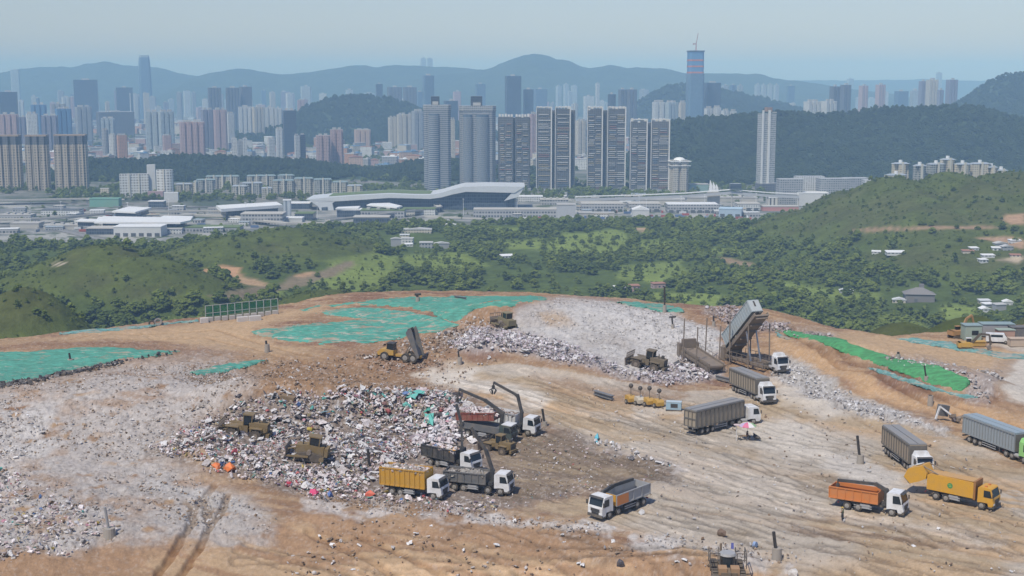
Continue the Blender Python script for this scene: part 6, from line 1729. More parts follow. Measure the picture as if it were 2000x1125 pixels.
# --- tracked and wheeled machines
def dozer(label, rear, front, side, s=1.0, mat=P_CAT, rops=True, grille=True):
    t = empty("bulldozer", (0, 0, 0), 0, label, "bulldozer")
    for q in (-1, 1):
        m = MB(); m.prism([(-.2, .45), (.1, .05), (3.6, .05), (3.95, .45), (3.6, .95), (2.0, 1.35), (.1, .95)], q * 1.0, q * 1.6); tr = m.build("track", P_TRACK, t)
        for x in (.1, 3.5): MB().cyl((x, q * 1.0, .5), (x, q * 1.66, .5), .36, n=12).build("sprocket", mat, tr)
        MB().cyl((1.9, q * 1.0, 1.25), (1.9, q * 1.7, 1.25), .34, n=12).build("drive_sprocket", P_STEEL, tr)
    b = MB(); b.prism([(.0, .7), (3.6, .7), (3.9, 1.0), (3.9, 1.95), (2.2, 2.15), (0, 2.0)], -.8, .8); b.build("body", mat, t)
    MB().box((3.93, 0, 1.45), (.08, 1.3, .9)).build("radiator_grille", P_BLACK, t)
    c = MB(); c.prism([(.7, 2.05), (2.2, 2.05), (2.05, 3.25), (.75, 3.25)], -.72, .72); co = c.build("cab_glass", GL, t)
    r = MB(); r.box((1.4, 0, 3.32), (1.8, 1.7, .16))
    for x in (.72, 2.1):
        for q in (-1, 1): r.bar((x, q * .75, 2.0), (x, q * .75, 3.3), .12)
    r.build("cab_roof", mat, co)
    MB().cyl((3.0, .4, 2.0), (3.0, .4, 2.9), .09, n=8).build("exhaust", P_BLACK, t)
    bl = MB(); n = 6
    for i in range(n):
        a0, a1 = -.5 + i / n, -.5 + (i + 1) / n
        bl.add([(5.0 + .5 * a * a * 2 + e, y, .15 + 1.6 * (a + .5)) for e in (0, .12) for a, y in ((a0, -2.0), (a0, 2.0), (a1, 2.0), (a1, -2.0))], [(3, 2, 1, 0), (4, 5, 6, 7), (0, 1, 5, 4), (1, 2, 6, 5), (2, 3, 7, 6), (3, 0, 4, 7)])
    if grille:
        for k in range(9): bl.bar((5.2, -1.9 + .475 * k, 1.7), (5.25, -1.9 + .475 * k, 2.5), .07)
        bl.bar((5.25, -2, 2.5), (5.25, 2, 2.5), .1)
    bl.build("blade", P_STEEL, t)
    a = MB()
    for q in (-1, 1): a.bar((1.9, q * 1.75, .7), (5.0, q * 1.75, .5), .22); a.cyl((3.4, q * .7, 1.7), (5.0, q * .8, 1.2), .1, n=8)
    a.build("push_arms", mat, t)
    MB().box((-.35, 0, 1.35), (.5, 2.0, 1.2)).build("rear_counterweight", mat, t)
    t.scale = (s, s, s)
    return place(t, rear, front, 0, 3.6 * s, side, dz=-.05, yoff=1.5 * s)
def compactor(label, rear, front, side, s=1.0, mat=P_CAT):
    """heavy landfill compactor / wheel loader with a guarded blade"""
    t = empty("landfill_compactor", (0, 0, 0), 0, label, "compactor")
    for x in (1.2, 4.9):
        for q in (-1, 1):
            w_ = MB(); w_.cyl((x, q * .95, .85), (x, q * 1.75, .85), .85, n=16)
            for k in range(12):
                a = 2 * math.pi * k / 12
                for yy in (1.15, 1.55): w_.box((x + .9 * math.cos(a), q * yy, .85 + .9 * math.sin(a)), (.2, .2, .2), ry=-a)
            wo = w_.build("steel_wheel", P_TRACK, t)
            MB().cyl((x, q * 1.75, .85), (x, q * 1.8, .85), .4, n=12).build("hub", P_STEEL, wo)
    b = MB(); b.prism([(-.5, 1.0), (2.2, 1.0), (2.4, 2.6), (1.6, 2.75), (-.5, 2.6)], -1.05, 1.05); bo = b.build("engine_hood", mat, t)
    MB().box((-.52, 0, 1.85), (.08, 1.4, 1.1)).build("radiator_grille", P_BLACK, bo)
    MB().box((-.6, 0, .95), (.5, 2.6, .6)).build("rear_counterweight", mat, t)
    f = MB(); f.prism([(2.6, .9), (5.8, .9), (5.6, 1.9), (3.6, 2.1), (2.6, 2.1)], -.85, .85); f.build("front_frame", mat, t)
    fd = MB()
    for q in (-1, 1):
        for x in (1.2, 4.9): fd.box((x, q * 1.38, 1.98), (2.0, .85, .12)); fd.bar((x - 1, q * 1.38, 1.98), (x - 1.25, q * 1.38, 1.4), .1, .8)
    fd.build("wheel_guards", mat, t)
    c = MB(); c.prism([(2.0, 2.5), (3.4, 2.2), (3.3, 3.75), (2.05, 3.75)], -.75, .75); co = c.build("cab_glass", GL, t)
    r = MB(); r.box((2.65, 0, 3.85), (1.7, 1.8, .18))
    for x in (2.03, 3.36):
        for q in (-1, 1): r.bar((x, q * .78, 2.2), (x, q * .78, 3.8), .13)
    r.build("cab_roof", mat, co)
    e = MB(); e.cyl((.9, .4, 2.6), (.9, .4, 3.5), .1, n=8); e.box((.3, -.2, 2.95), (.5, .5, .5)); e.build("exhaust", P_BLACK, bo)
    bl = MB(); bl.box((7.0, 0, .95), (.2, 4.2, 1.5), ry=R(10))
    for k in range(11): bl.bar((6.9, -2.0 + .4 * k, 1.6), (6.85, -2.0 + .4 * k, 2.7), .07)
    bl.bar((6.85, -2.1, 2.7), (6.85, 2.1, 2.7), .12); bl.bar((6.87, -2.1, 2.15), (6.87, 2.1, 2.15), .08); bl.build("blade", P_STEEL, t)
    a = MB()
    for q in (-1, 1): a.bar((5.2, q * .8, 1.6), (6.95, q * .9, .8), .26); a.cyl((5.2, q * .5, 1.9), (6.9, q * .5, 1.4), .1, n=8)
    a.build("push_arms", mat, t)
    t.scale = (s, s, s)
    return place(t, rear, front, 1.2 * s, 4.9 * s, side, dz=-.25, yoff=1.7 * s)
compactor("muddy landfill compactor with a guarded blade pushing into the rubbish at the left", (497, 858), (450, 850), 1, 1.0)
dozer("muddy bulldozer with a glass cab sitting in front of the compactor", (625, 908), (580, 901), 1, 1.05, grille=False)
dozer("small dark bulldozer on the ridge before the green netting, seen from behind", (988, 646), (966, 638), 1, 1.0, pmat("machine_olive", (.22, .19, .11), .7, .6, dust=(.2, .16, .11)))
compactor("dark compactor half buried in pale rubbish left of the tipping platforms", (1275, 727), (1240, 718), 1, 1.0, pmat("machine_dark", (.16, .13, .09), .75, .6, dust=(.2, .16, .11)))
compactor("muddy wheeled machine half hidden behind the grab crane", (982, 888), (948, 881), 1, .74)
def rear_machine():
    t = empty("landfill_compactor", ground(1420, 1131), R(-94), "dark machine with a grey rounded cab and side cages, cut off by the lower edge", "compactor")
    mb = pmat("machine_brown", (.20, .15, .10), .75, .6, dust=(.2, .16, .12))
    for q in (-1, 1):
        for x in (-1.6, 1.7):
            w_ = MB(); w_.cyl((x, q * 1.05, .85), (x, q * 1.95, .85), .85, n=16)
            for k in range(12):
                a = 2 * math.pi * k / 12; w_.box((x + .9 * math.cos(a), q * 1.5, .85 + .9 * math.sin(a)), (.22, .7, .22), ry=-a)
            w_.build("steel_wheel", P_TRACK, t)
        c = MB()
        for y in (1.0, 2.1): c.bar((1.0, q * y, 1.7), (1.0, q * y, 3.5), .11); c.bar((-1.2, q * y, 1.7), (-1.2, q * y, 3.5), .11)
        for z in (2.7, 3.5): c.bar((1.0, q * 1.0, z), (1.0, q * 2.1, z), .09); c.bar((1.0, q * 2.1, z), (-1.2, q * 2.1, z), .09)
        c.build("side_cage", P_FRAME, t)
        MB().box((1.75, q * .72, 1.75), (1.3, 1.0, .8)).build("front_box", pmat("box_tan_brown", (.36, .22, .12), .7, .3), t)
    b_ = MB(); b_.box((.2, 0, 1.2), (4.6, 1.9, 1.0)); b_.box((2.0, 0, 1.5), (1.6, .34, .7)); b_.build("body", mb, t)
    g = MB(); g.cyl((-.1, 0, 1.7), (-.1, 0, 3.0), .95, .88, 14); go = g.build("cab_glass", GL, t)
    r = MB(); r.cyl((-.1, 0, 3.0), (-.1, 0, 3.25), 1.02, .9, 14); r.build("cab_roof", P_GREY, go)
    e = MB(); e.cyl((-1.3, -.7, 1.7), (-1.3, -.7, 3.9), .14, n=8); e.build("exhaust", mb, t)
    f = MB(); f.prism([(-1.5, 3.3), (-1.0, 3.35), (-1.3, 4.0)], .5, .8); f.build("blue_rag", pmat("rag_blue", (.08, .09, .28), .8, .2), t)
    bl = MB(); bl.box((3.3, 0, .9), (.2, 4.4, 1.4)); bl.build("blade", P_STEEL, t)
rear_machine()
def dump_truck():
    t = empty("dump_truck", (0, 0, 0), 0, "yellow articulated dump truck with its grey bed tipped upright", "dump truck")
    b = MB(); b.prism([(5.9, 1.2), (9.6, 1.0), (9.7, 1.7), (8.9, 2.4), (7.6, 2.4), (5.9, 2.2)], -1.2, 1.2); bo = b.build("bonnet", P_CATY, t)
    c = MB(); c.prism([(6.0, 2.2), (7.7, 2.2), (7.5, 3.6), (6.1, 3.6)], -.9, .9); co = c.build("cab_glass", GL, t)
    MB().box((6.8, 0, 3.68), (1.8, 2.0, .16)).build("cab_roof", P_BLACK, co)
    MB().box((9.75, 0, .9), (.3, 2.6, .6)).build("bumper", P_FRAME, t)
    for x in (7.9, 3.0, 1.2):
        for q in (-1, 1): wheel(t, x, q * 1.25, .95, .7)
    f = MB(); f.box((3.0, 0, 1.1), (6.4, .9, .5)); f.build("rear_frame", P_CATY, t)
    d = empty("tipping_bed", (.6, 0, 1.5), 0); d.parent = t; d.rotation_euler = (0, R(-64), 0)
    k = MB()
    k.prism([(-.6, .0), (5.4, .0), (6.0, .9), (6.0, 1.1), (5.2, .2), (-.6, .2)], -1.4, 1.4)
    for s in (-1, 1): k.prism([(-.6, .1), (5.4, .1), (6.0, 1.6), (5.0, 1.6), (-.6, .7)], s * 1.4, s * 1.55)
    k.build("bed_shell", P_DGREY, d)
    MB().box((2.5, 0, .26), (5.6, 2.7, .1)).build("bed_liner", pmat("bed_grey", (.16, .17, .18), .6, .3), d)
    h = MB()
    for s in (-1, 1): h.cyl((3.6, s * .8, 1.2), (1.9, s * .8, 4.2), .14, n=8)
    h.build("lifting_rams", P_STEEL, t)
    t.scale = (.92, .92, .92)
    place(t, (797, 711), (752, 706), 1.2, 7.9, 1, yoff=1.5)
dump_truck()
def excavator(label, p, head, mat, arm, name="excavator"):
    t = empty(name, ground(*p), head, label, "excavator")
    for q in (-1, 1): MB().prism([(-2, .35), (-1.7, .05), (1.7, .05), (2, .35), (1.7, .8), (-1.7, .8)], q * .9, q * 1.45).build("track", P_TRACK, t)
    b = MB(); b.box((-.3, 0, 1.55), (3.4, 2.5, 1.1)); b.box((-1.7, 0, 1.5), (.8, 2.6, 1.2)); b.cyl((0, 0, .6), (0, 0, 1.0), .8, n=12); b.build("house", mat, t)
    c = MB(); c.prism([(.2, 1.9), (1.5, 1.9), (1.3, 3.0), (.3, 3.0)], .35, 1.2); co = c.build("cab_glass", GL, t)
    MB().box((.8, .78, 3.06), (1.4, 1.0, .12)).build("cab_roof", P_WHITE if mat is P_CATY else mat, co)
    p_ = [Vector(q) for q in arm]
    m = MB(); m.bar(p_[0], p_[1], .45, .6); m.bar(p_[1], p_[2], .4, .5); m.cyl(p_[0] + Vector((.5, 0, .1)), (p_[0] + p_[1]) / 2 + Vector((.2, 0, -.3)), .1, n=8); m.build("boom", P_TRACK if mat is P_CATY else mat, t)
    m = MB(); m.bar(p_[2], p_[3], .35, .45); m.build("stick", P_TRACK if mat is P_CATY else mat, t)
    t.scale = (.82, .82, .82)
    q = p_[3]; k = MB(); k.prism([(q.x, q.z), (q.x + .3, q.z - .9), (q.x - .5, q.z - 1.3), (q.x - .9, q.z - .6)], -.55, .55); k.build("bucket", P_STEEL, t)
    return t
excavator("yellow excavator with its arm bent down over the cyan sheeting at the right", (1886, 684), R(-8), P_CATY, [(1.2, -.3, 1.9), (3.4, -.3, 4.4), (5.6, -.3, 4.2), (6.0, -.3, 1.6)])
excavator("orange excavator behind, with its arm lifted beside the green shed", (1868, 660), R(20), pmat("machine_orange", (.40, .22, .09), .6, .3), [(1.2, -.3, 1.9), (2.8, -.3, 5.2), (4.4, -.3, 6.0), (5.2, -.3, 3.6)])
# ================================================================== rubbish, sheeting and small things on the tip
def gvec(px, py, it=40):
    px = np.asarray(px, float); py = np.asarray(py, float); z = np.full(px.shape, ZP)
    for _ in range(it):
        x, y = at_z(px, py, z); z = z + .45 * (HL(x, y) - z)
    x, y = at_z(px, py, z)
    return x, y, HL(x, y)
def strew(name, label, poly, dens, size, cols, seed, wts=None, soft=10, lift=.1, thr=None, clump=4.0, sink=.25, stretch=None):
    """countless loose pieces spread over one patch of ground"""
    g = np.random.default_rng(seed); P = np.array(poly, float)
    cx = [ground(a, min(b, 1150)) for a, b in poly]; X0, X1 = min(c[0] for c in cx) - 2, max(c[0] for c in cx) + 2; Y0, Y1 = min(c[1] for c in cx) - 2, max(c[1] for c in cx) + 2
    n = int((X1 - X0) * (Y1 - Y0) * dens); x = g.uniform(X0, X1, n); y = g.uniform(Y0, Y1, n); z = HL(x, y)
    px, py = project(x, y, z); wob = (fbm(x, y, 5, 3, seed + 500) - .5)
    sd = poly_sd(px + wob * soft * 4, py + wob * soft * 2, poly)
    p = sstep(-soft * .5, soft, sd) * sstep(.25, .62, fbm(x, y, clump, 3, seed + 600)) * 1.5
    k = g.uniform(0, 1, n) < p
    x, y, z = x[k], y[k], z[k]
    s = size[0] + (size[1] - size[0]) * g.uniform(0, 1, len(x)) ** 2.5
    v, f, c = pieces(np.stack([x, y, z + lift + s * (.5 - sink)], 1), s, cols, g, wts)
    o = link(name, mesh_np(name, v, f, [M_LIT], c)); tag(o, label, kind="stuff")
FLAT = np.array([.05] * 5 + [.18] * 3 + [.13, .08])
DARKB = [(.05, .05, .055)] * 5 + [(.12, .11, .10)] * 3 + [(.4, .38, .36)]
EARTH = [(.24, .16, .10)] * 4 + [(.34, .25, .17)] * 3 + [(.55, .52, .5)] * 3 + [(.14, .1, .07)]
GREYS = [(.46, .45, .44)] * 5 + [(.6, .59, .58)] * 3 + [(.3, .28, .27)] * 3 + [(.12, .11, .11), (.36, .3, .26)]
FACE = [(300, 880), (375, 832), (480, 778), (560, 768), (760, 762), (880, 768), (960, 820), (930, 860), (860, 880), (800, 900), (745, 935), (700, 962), (610, 960), (530, 945), (430, 920)]
strew("rubbish_heap", "colourful mixed rubbish covering the tipping face", FACE, 8.6, (.07, .33), BAGS, 1, lift=.22, clump=4.5)
strew("rubbish_crest", "pale and teal rubbish piled along the top of the tipping face", [(520, 790), (640, 768), (760, 765), (880, 770), (910, 810), (880, 850), (800, 840), (700, 820), (560, 815)], 4.2, (.14, .6), BAGS + [(.10, .38, .33), (.66, .64, .64), (.66, .64, .64), (.2, .34, .4)], 2, lift=.45, clump=4)
strew("rubbish_sacks", "pale pink and white sacks spilling behind the lorries", [(820, 830), (890, 800), (905, 850), (880, 900), (850, 880), (800, 870)], 6, (.22, .65), [(.68, .64, .64), (.62, .56, .56), (.55, .47, .48), (.66, .65, .66)], 3, lift=.5, clump=8)
strew("rubbish_tail", "rubbish spread along the foot of the tipping face", [(540, 930), (700, 940), (900, 985), (1000, 985), (960, 1005), (760, 985), (600, 975)], 4.5, (.08, .38), BAGS, 4, lift=.2)
strew("trodden_rubbish", "small rubbish trodden into the dark ground right of the lorries", [(960, 850), (1110, 850), (1330, 930), (1180, 960), (1000, 990), (900, 985), (980, 920)], 1.5, (.06, .22), GREYS + BAGS + EARTH, 5, FLAT, lift=.08, clump=8)
strew("rubbish_ridge", "white and lilac rubbish below the pale mound", [(870, 670), (920, 640), (1000, 648), (1100, 672), (1230, 725), (1330, 700), (1415, 715), (1380, 745), (1290, 752), (1130, 715), (1010, 690), (900, 690)], 5.6, (.12, .46), [(.66, .64, .65)] * 5 + [(.55, .48, .52)] * 3 + [(.42, .36, .36)] * 3 + [(.1, .1, .11), (.3, .26, .22)], 6, lift=.35, clump=4)
strew("sheet_scraps", "torn pale plastic pressed into the top of the pale mound", [(1020, 615), (1100, 584), (1200, 590), (1310, 608), (1400, 640), (1420, 690), (1320, 695), (1200, 690), (1080, 650)], 2.4, (.08, .26), [(.52, .50, .48)] * 4 + [(.60, .58, .57)] * 2 + [(.40, .37, .34)] * 3, 7, FLAT, lift=.06)
strew("slope_scraps", "pale torn scraps pressed into the left slope", [(-200, 790), (0, 755), (150, 732), (310, 712), (430, 708), (480, 745), (350, 850), (320, 900), (450, 970), (540, 1010), (540, 1048), (400, 1072), (200, 1078), (0, 1100), (-200, 1110)], 2.6, (.07, .27), [(.42, .38, .34)] * 5 + [(.54, .51, .48)] * 3 + EARTH[:7] + [(.62, .6, .58)] * 2, 8, FLAT, lift=.07, clump=7)
strew("slope_rubbish", "larger pale rubbish along the left edge of the slope", [(-150, 900), (40, 920), (150, 985), (250, 1040), (180, 1075), (0, 1095), (-150, 1100)], 2.4, (.12, .42), PALE + BAGS + EARTH[:4], 9, lift=.15, clump=5)
strew("slope_rubbish", "bright white rubbish on the upper left slope", [(-100, 805), (60, 790), (90, 850), (30, 900), (-100, 930)], 2.2, (.1, .34), PALE, 10, FLAT, lift=.1)
strew("grey_rubble", "grey rubble and scraps along the edge of the earth cut", [(590, 965), (690, 964), (900, 997), (1150, 1022), (1300, 1045), (1450, 1062), (1560, 1085), (1540, 1105), (1400, 1090), (1250, 1068), (1100, 1042), (850, 1014), (610, 990)], 3.6, (.06, .27), GREYS + EARTH[:7], 11, lift=.08, clump=5)
strew("white_rubble", "white rubble in a row between the haul road and the working floor", [(1490, 690), (1560, 715), (1640, 760), (1740, 800), (1830, 832), (1800, 842), (1680, 815), (1580, 775), (1510, 735)], 4.0, (.08, .36), GREYS + PALE[:10], 12, lift=.12)
strew("row_litter", "line of white litter across the right of the tipping face", [(1125, 850), (1180, 862), (1260, 888), (1340, 915), (1320, 922), (1230, 895), (1140, 862)], 2.2, (.14, .45), PALE + [(.1, .4, .5)], 13, lift=.15)
strew("earth_clods", "clods and scraps scattered over the brown bank", [(340, 720), (500, 700), (700, 712), (860, 700), (980, 700), (870, 765), (760, 762), (560, 768), (430, 790)], 1.3, (.10, .36), EARTH, 14, lift=.1)
strew("earth_clods", "brown clods along the bank below the green netting", [(640, 700), (780, 668), (900, 628), (1000, 606), (1000, 625), (890, 665), (870, 720), (700, 715)], 1.8, (.14, .5), EARTH[:9] + [(.5, .47, .44)], 15, lift=.12)
strew("earth_clods", "clods and litter thrown over the foreground cut", [(560, 1020), (700, 1012), (1100, 1050), (1380, 1095), (1540, 1115), (1500, 1140), (540, 1140)], .85, (.08, .34), EARTH, 16, lift=.08, clump=9)
strew("terrace_rubbish", "pinkish grey rubbish on the terrace behind the container", [(1380, 602), (1430, 602), (1500, 628), (1620, 655), (1560, 655), (1440, 640), (1390, 620)], 2.6, (.2, .6), [(.34, .28, .27)] * 4 + [(.5, .46, .46)] * 2 + [(.2, .17, .15)], 17, lift=.25)
strew("terrace_rubbish", "greyish rubbish along the upper haul road", [(1700, 695), (1790, 700), (1890, 722), (1960, 730), (1940, 790), (1900, 780), (1880, 738), (1790, 722)], 1.8, (.16, .5), GREYS, 18, lift=.2)
strew("black_rubble", "black bags and rubble edging the left netting", [(-60, 758), (0, 752), (80, 743), (150, 722), (230, 706), (300, 696), (345, 688), (348, 692), (260, 706), (160, 729), (70, 750), (-60, 766)], 4.0, (.2, .6), DARKB, 19, lift=.3, soft=4)
strew("floor_litter", "thin litter and stones over the working floor", [(1000, 720), (1330, 775), (1640, 770), (1990, 920), (2060, 1130), (1560, 1115), (1300, 1040), (1250, 960), (1330, 920), (1100, 850)], .42, (.06, .24), GREYS + EARTH, 20, FLAT, lift=.06, clump=12)
strew("rubbish_left", "rubbish tongue reaching down the slope below the compactor", [(290, 885), (380, 840), (440, 850), (540, 905), (700, 935), (720, 960), (600, 965), (520, 945), (420, 925), (340, 900)], 8, (.08, .34), BAGS, 21, lift=.35)
strew("plastic_sheets", "torn sheets of pale plastic film lying over the tipping face", FACE, .8, (.3, .8), PALE[:10] + [(.5, .46, .45)] * 3, 22, np.array([0] * 5 + [.34, .33, .33] + [0, 0]), lift=.35, clump=6)
strew("plastic_sheets", "torn white film caught on the rubbish below the pale mound", [(880, 660), (1000, 648), (1230, 722), (1410, 712), (1380, 742), (1130, 712), (900, 688)], .4, (.35, .8), PALE[:10], 23, np.array([0] * 5 + [.34, .33, .33] + [0, 0]), lift=.3)
# pieces one can pick out
def piece_thing(name, label, cat, px, py, s, col, seed, shape=0, group=None, sq=(1, 1, 1)):
    x, y, z = ground(px, py); g = np.random.default_rng(seed); sv, sf = SHAPES[shape]
    v = sv * (1 + g.uniform(-.12, .12, (len(sv), 1))) * s * np.array(sq)
    o = link(name, mesh_np(name, v, sf, [M_LIT], np.tile(col, (len(v), 1)))); o.location = (x, y, z + s * .42); o.rotation_euler = (g.normal(0, .2), g.normal(0, .2), g.uniform(0, 6))
    return tag(o, label, cat, group)
piece_thing("plastic_sack", "bright orange sack at the lower left edge of the rubbish, left one", "sack", 423, 917, 1.0, (.72, .19, .05), 1)
piece_thing("plastic_sack", "wide bright orange sack right of the other orange one", "sack", 449, 920, 1.3, (.74, .20, .05), 2, 2)
piece_thing("plastic_sack", "red sack in the rubbish below the compactor", "sack", 459, 888, .8, (.48, .07, .09), 3, 1)
piece_thing("plastic_sack", "dark red sack in the rubbish left of the yellow skip lorry", "sack", 562, 948, .6, (.40, .03, .06), 4)
piece_thing("plastic_sack", "deep pink sack lying where the grey rubble begins", "sack", 613, 967, .75, (.60, .05, .16), 5, 3)
piece_thing("plastic_sack", "blue sack lying where the grey rubble begins", "sack", 645, 970, .7, (.07, .16, .42), 6, 1)
piece_thing("plastic_sack", "red torn sack in front of the rear wheels of the skip lorry", "sack", 722, 970, .9, (.58, .12, .07), 7, 2)
piece_thing("foam_block", "yellow foam block lying on the pale rubbish", "foam", 607, 842, .8, (.42, .32, .05), 8, 8)
piece_thing("brown_carton", "large brown carton on top of the rubbish at the back", "carton", 563, 782, 1.05, (.22, .155, .09), 9, 8)
piece_thing("teal_sheet", "large teal sheet crumpled on the rubbish heap near the lorries", "sheet", 838, 828, 1.5, (.10, .42, .36), 10, 5)
piece_thing("teal_sheet", "teal sheet lying on top of the rubbish heap", "sheet", 806, 776, 1.5, (.10, .40, .35), 11, 6)
piece_thing("teal_sheet", "smaller teal sheet on the heap between the other two", "sheet", 838, 802, 1.0, (.08, .36, .28), 12, 7)
piece_thing("plastic_sack", "light blue sack in the litter row right of the lorries", "sack", 1166, 858, .8, (.10, .42, .52), 13, 1)
piece_thing("plastic_sack", "blue and white sack by the pipe at the lower right", "sack", 1474, 1066, .55, (.28, .40, .62), 14, 2)
piece_thing("plastic_sack", "white sack lying alone right of the grey and orange tipper", "sack", 1253, 1004, .55, (.68, .67, .65), 15, 3)
piece_thing("dirt_clump", "brown clump of debris on the pale floor above the roll cage machine", "debris", 1409, 1046, .75, (.15, .10, .07), 16, 1)
piece_thing("plastic_sack", "dark sack on the brown cut, lowest one in the middle", "sack", 1212, 1105, .8, (.06, .06, .075), 17, 2)
piece_thing("white_rock", "white lump at the lower right edge of the dirt heap", "lump", 1546, 1124, .85, (.55, .52, .48), 18, 0)
for i, (a, b) in enumerate([(624, 1048), (648, 1064), (602, 1080), (690, 1114), (842, 1028), (836, 1048), (812, 1043), (1098, 1045), (1101, 1060), (1130, 1101), (1137, 1104), (1322, 1098), (1337, 1095), (800, 1062), (905, 1075), (970, 1066)]):
    piece_thing("white_scrap", "white scrap lying loose on the brown foreground earth", "scrap", a, b, random.uniform(.22, .42), (.68, .67, .66), 30 + i, 5 + i % 3, "white scraps on the foreground earth")

# --- green netting and sheeting ---------------------------------------------------------------
def mat_net(name, col, dirt, sand=(.50, .42, .35), k=.53, sx=.06):
    m, n, b = _new(name)
    P = _nd(n, "ShaderNodeNewGeometry").outputs["Position"]
    mp = _nd(n, "ShaderNodeMapping"); mp.inputs["Scale"].default_value = (sx, .26, 1); mp.inputs["Rotation"].default_value = (0, 0, R(-9)); n.links.new(P, mp.inputs["Vector"])
    mq = _nd(n, "ShaderNodeMapping"); mq.inputs["Scale"].default_value = (.22, .7, 1); mq.inputs["Rotation"].default_value = (0, 0, R(14)); n.links.new(P, mq.inputs["Vector"])
    a = _noise(n, mp.outputs[0], 2.2, 8, .72); f = _noise(n, mq.outputs[0], 2.0, 6, .7); g = _noise(n, P, .16, 3)
    a2 = _math(n, 'ADD', _math(n, 'MULTIPLY', a, .62), _math(n, 'ADD', _math(n, 'MULTIPLY', f, .26), _math(n, 'MULTIPLY', g, .12)))
    c = _mix(n, _ramp(n, f, .35, .65), tuple(x * .66 for x in col), tuple(min(1, x * 1.15 + .01) for x in col))  # shading of the folds painted into the netting colour as darker noise bands
    sn = _mix(n, _ramp(n, g, .4, .6), sand, (.36, .26, .18))
    c = _mix(n, _math(n, 'MULTIPLY', _ramp(n, a2, k, k + .05), dirt), c, sn)
    c = _mix(n, .16, c, (.40, .38, .33))
    n.links.new(c, b.inputs["Base Color"]); b.inputs["Roughness"].default_value = .8
    b.inputs["Specular IOR Level"].default_value = .2
    _bump(n, _math(n, 'ADD', a, f), b, .35, .9)
    return m
N_TEAL = mat_net("teal_netting", (.038, .32, .235), .85, k=.54)
N_TEAL2 = mat_net("patched_teal_netting", (.035, .33, .25), .92, k=.508)
N_GREEN = mat_net("green_netting_fresh", (.022, .30, .09), .3, k=.60)
N_CYAN = mat_net("cyan_sheeting", (.11, .33, .32), .8, k=.505)
def netting(name, label, poly, mat, step=(3.2, 1.3), holes=.0, seed=0, lift=.38, edge=8, cat="netting"):
    P = np.array(poly, float); x0, y0 = P.min(0) - 2; x1, y1 = P.max(0) + 2
    gx = np.arange(x0, x1, step[0]); gy = np.arange(y0, y1, step[1])
    GX, GY = np.meshgrid(gx, gy); X, Y, Z = gvec(GX, GY)
    sd = poly_sd(GX + (fbm(X, Y, 4, 3, seed + 700) - .5) * 16, GY + (fbm(X, Y, 4, 3, seed + 701) - .5) * 5, poly)
    nz = fbm(X * .35, Y, 3.2, 4, seed + 702)
    keep = (sd > 0) & ~((nz > 1 - holes) & (sd < 40))
    Z = Z - .12 + (lift + .12 + (fbm(X, Y, 2.0, 3, seed + 703) - .5) * .55) * sstep(0, edge, sd) + (fbm((X + Y) * .5, X - Y, 1.1, 2, seed + 704) - .5) * .25
    f = grid_faces(len(gx), len(gy)); k = keep.ravel()[f].all(1); f = f[k]
    v = np.stack([X, Y, Z], -1).reshape(-1, 3); u, inv = np.unique(f, return_inverse=True)
    o = link(name, mesh_np(name, v[u], inv.reshape(f.shape), [mat], None, True)); tag(o, label, cat)
    sl = o.modifiers.new("thickness", 'SOLIDIFY'); sl.thickness = .02
    return o
netting("netting", "bright teal netting over the back of the landfill, upper sheet", [(552, 607), (640, 593), (760, 580), (900, 576), (1060, 577), (1090, 582), (1040, 592), (1000, 599), (930, 604), (905, 630), (880, 632), (840, 612), (780, 600), (700, 596), (640, 600), (600, 608)], N_TEAL, seed=1, holes=.12)
netting("netting", "teal netting with sandy stripes on the slope below the upper sheet", [(640, 602), (720, 598), (790, 604), (850, 618), (905, 634), (870, 645), (800, 660), (720, 670), (640, 674), (560, 668), (500, 655), (490, 646), (540, 636), (640, 628), (700, 622), (600, 612)], N_TEAL2, seed=2, holes=.16)
netting("netting", "teal netting along the crest right of the pale mound", [(1185, 587), (1240, 590), (1330, 600), (1340, 610), (1290, 610), (1220, 600)], N_TEAL2, seed=3, holes=.1, edge=3)
netting("netting", "teal netting sheet at the far left below the haul road", [(-80, 690), (0, 686), (60, 684), (130, 678), (210, 675), (300, 682), (370, 685), (340, 692), (260, 702), (170, 718), (80, 741), (0, 750), (-80, 756)], N_TEAL, seed=4, holes=.08)
netting("netting", "small strip of teal netting on the bank left of the dump truck", [(366, 728), (420, 716), (500, 702), (530, 703), (480, 718), (420, 732), (385, 737)], N_TEAL2, seed=5, holes=.15, edge=3)
netting("netting", "thin teal strip along the crest left of the mesh fence", [(110, 652), (200, 642), (320, 633), (390, 625), (392, 629), (300, 638), (200, 649), (115, 655)], N_CYAN, seed=6, holes=.1, step=(1.6, .5), edge=1.5, lift=.4)
netting("netting", "large fresh green netting over the bank at the right", [(1503, 642), (1540, 644), (1600, 652), (1650, 662), (1700, 682), (1760, 700), (1830, 712), (1895, 738), (1898, 748), (1880, 768), (1820, 752), (1740, 722), (1670, 700), (1600, 668), (1540, 656)], N_GREEN, seed=7, holes=.0, lift=.42)
netting("netting", "pale cyan sheeting peeping out under the fresh green netting", [(1690, 717), (1720, 722), (1790, 746), (1850, 764), (1920, 777), (1885, 779), (1800, 758), (1720, 731)], N_CYAN, seed=8, holes=.15, edge=3, step=(1.6, .6))
netting("netting", "long cyan sheeting along the back of the right terrace", [(1732, 660), (1780, 662), (1850, 668), (1890, 676), (1960, 690), (2080, 700), (2080, 706), (1960, 700), (1860, 684), (1790, 670)], N_CYAN, seed=9, holes=.1, edge=2, lift=.4, step=(1.6, .5))
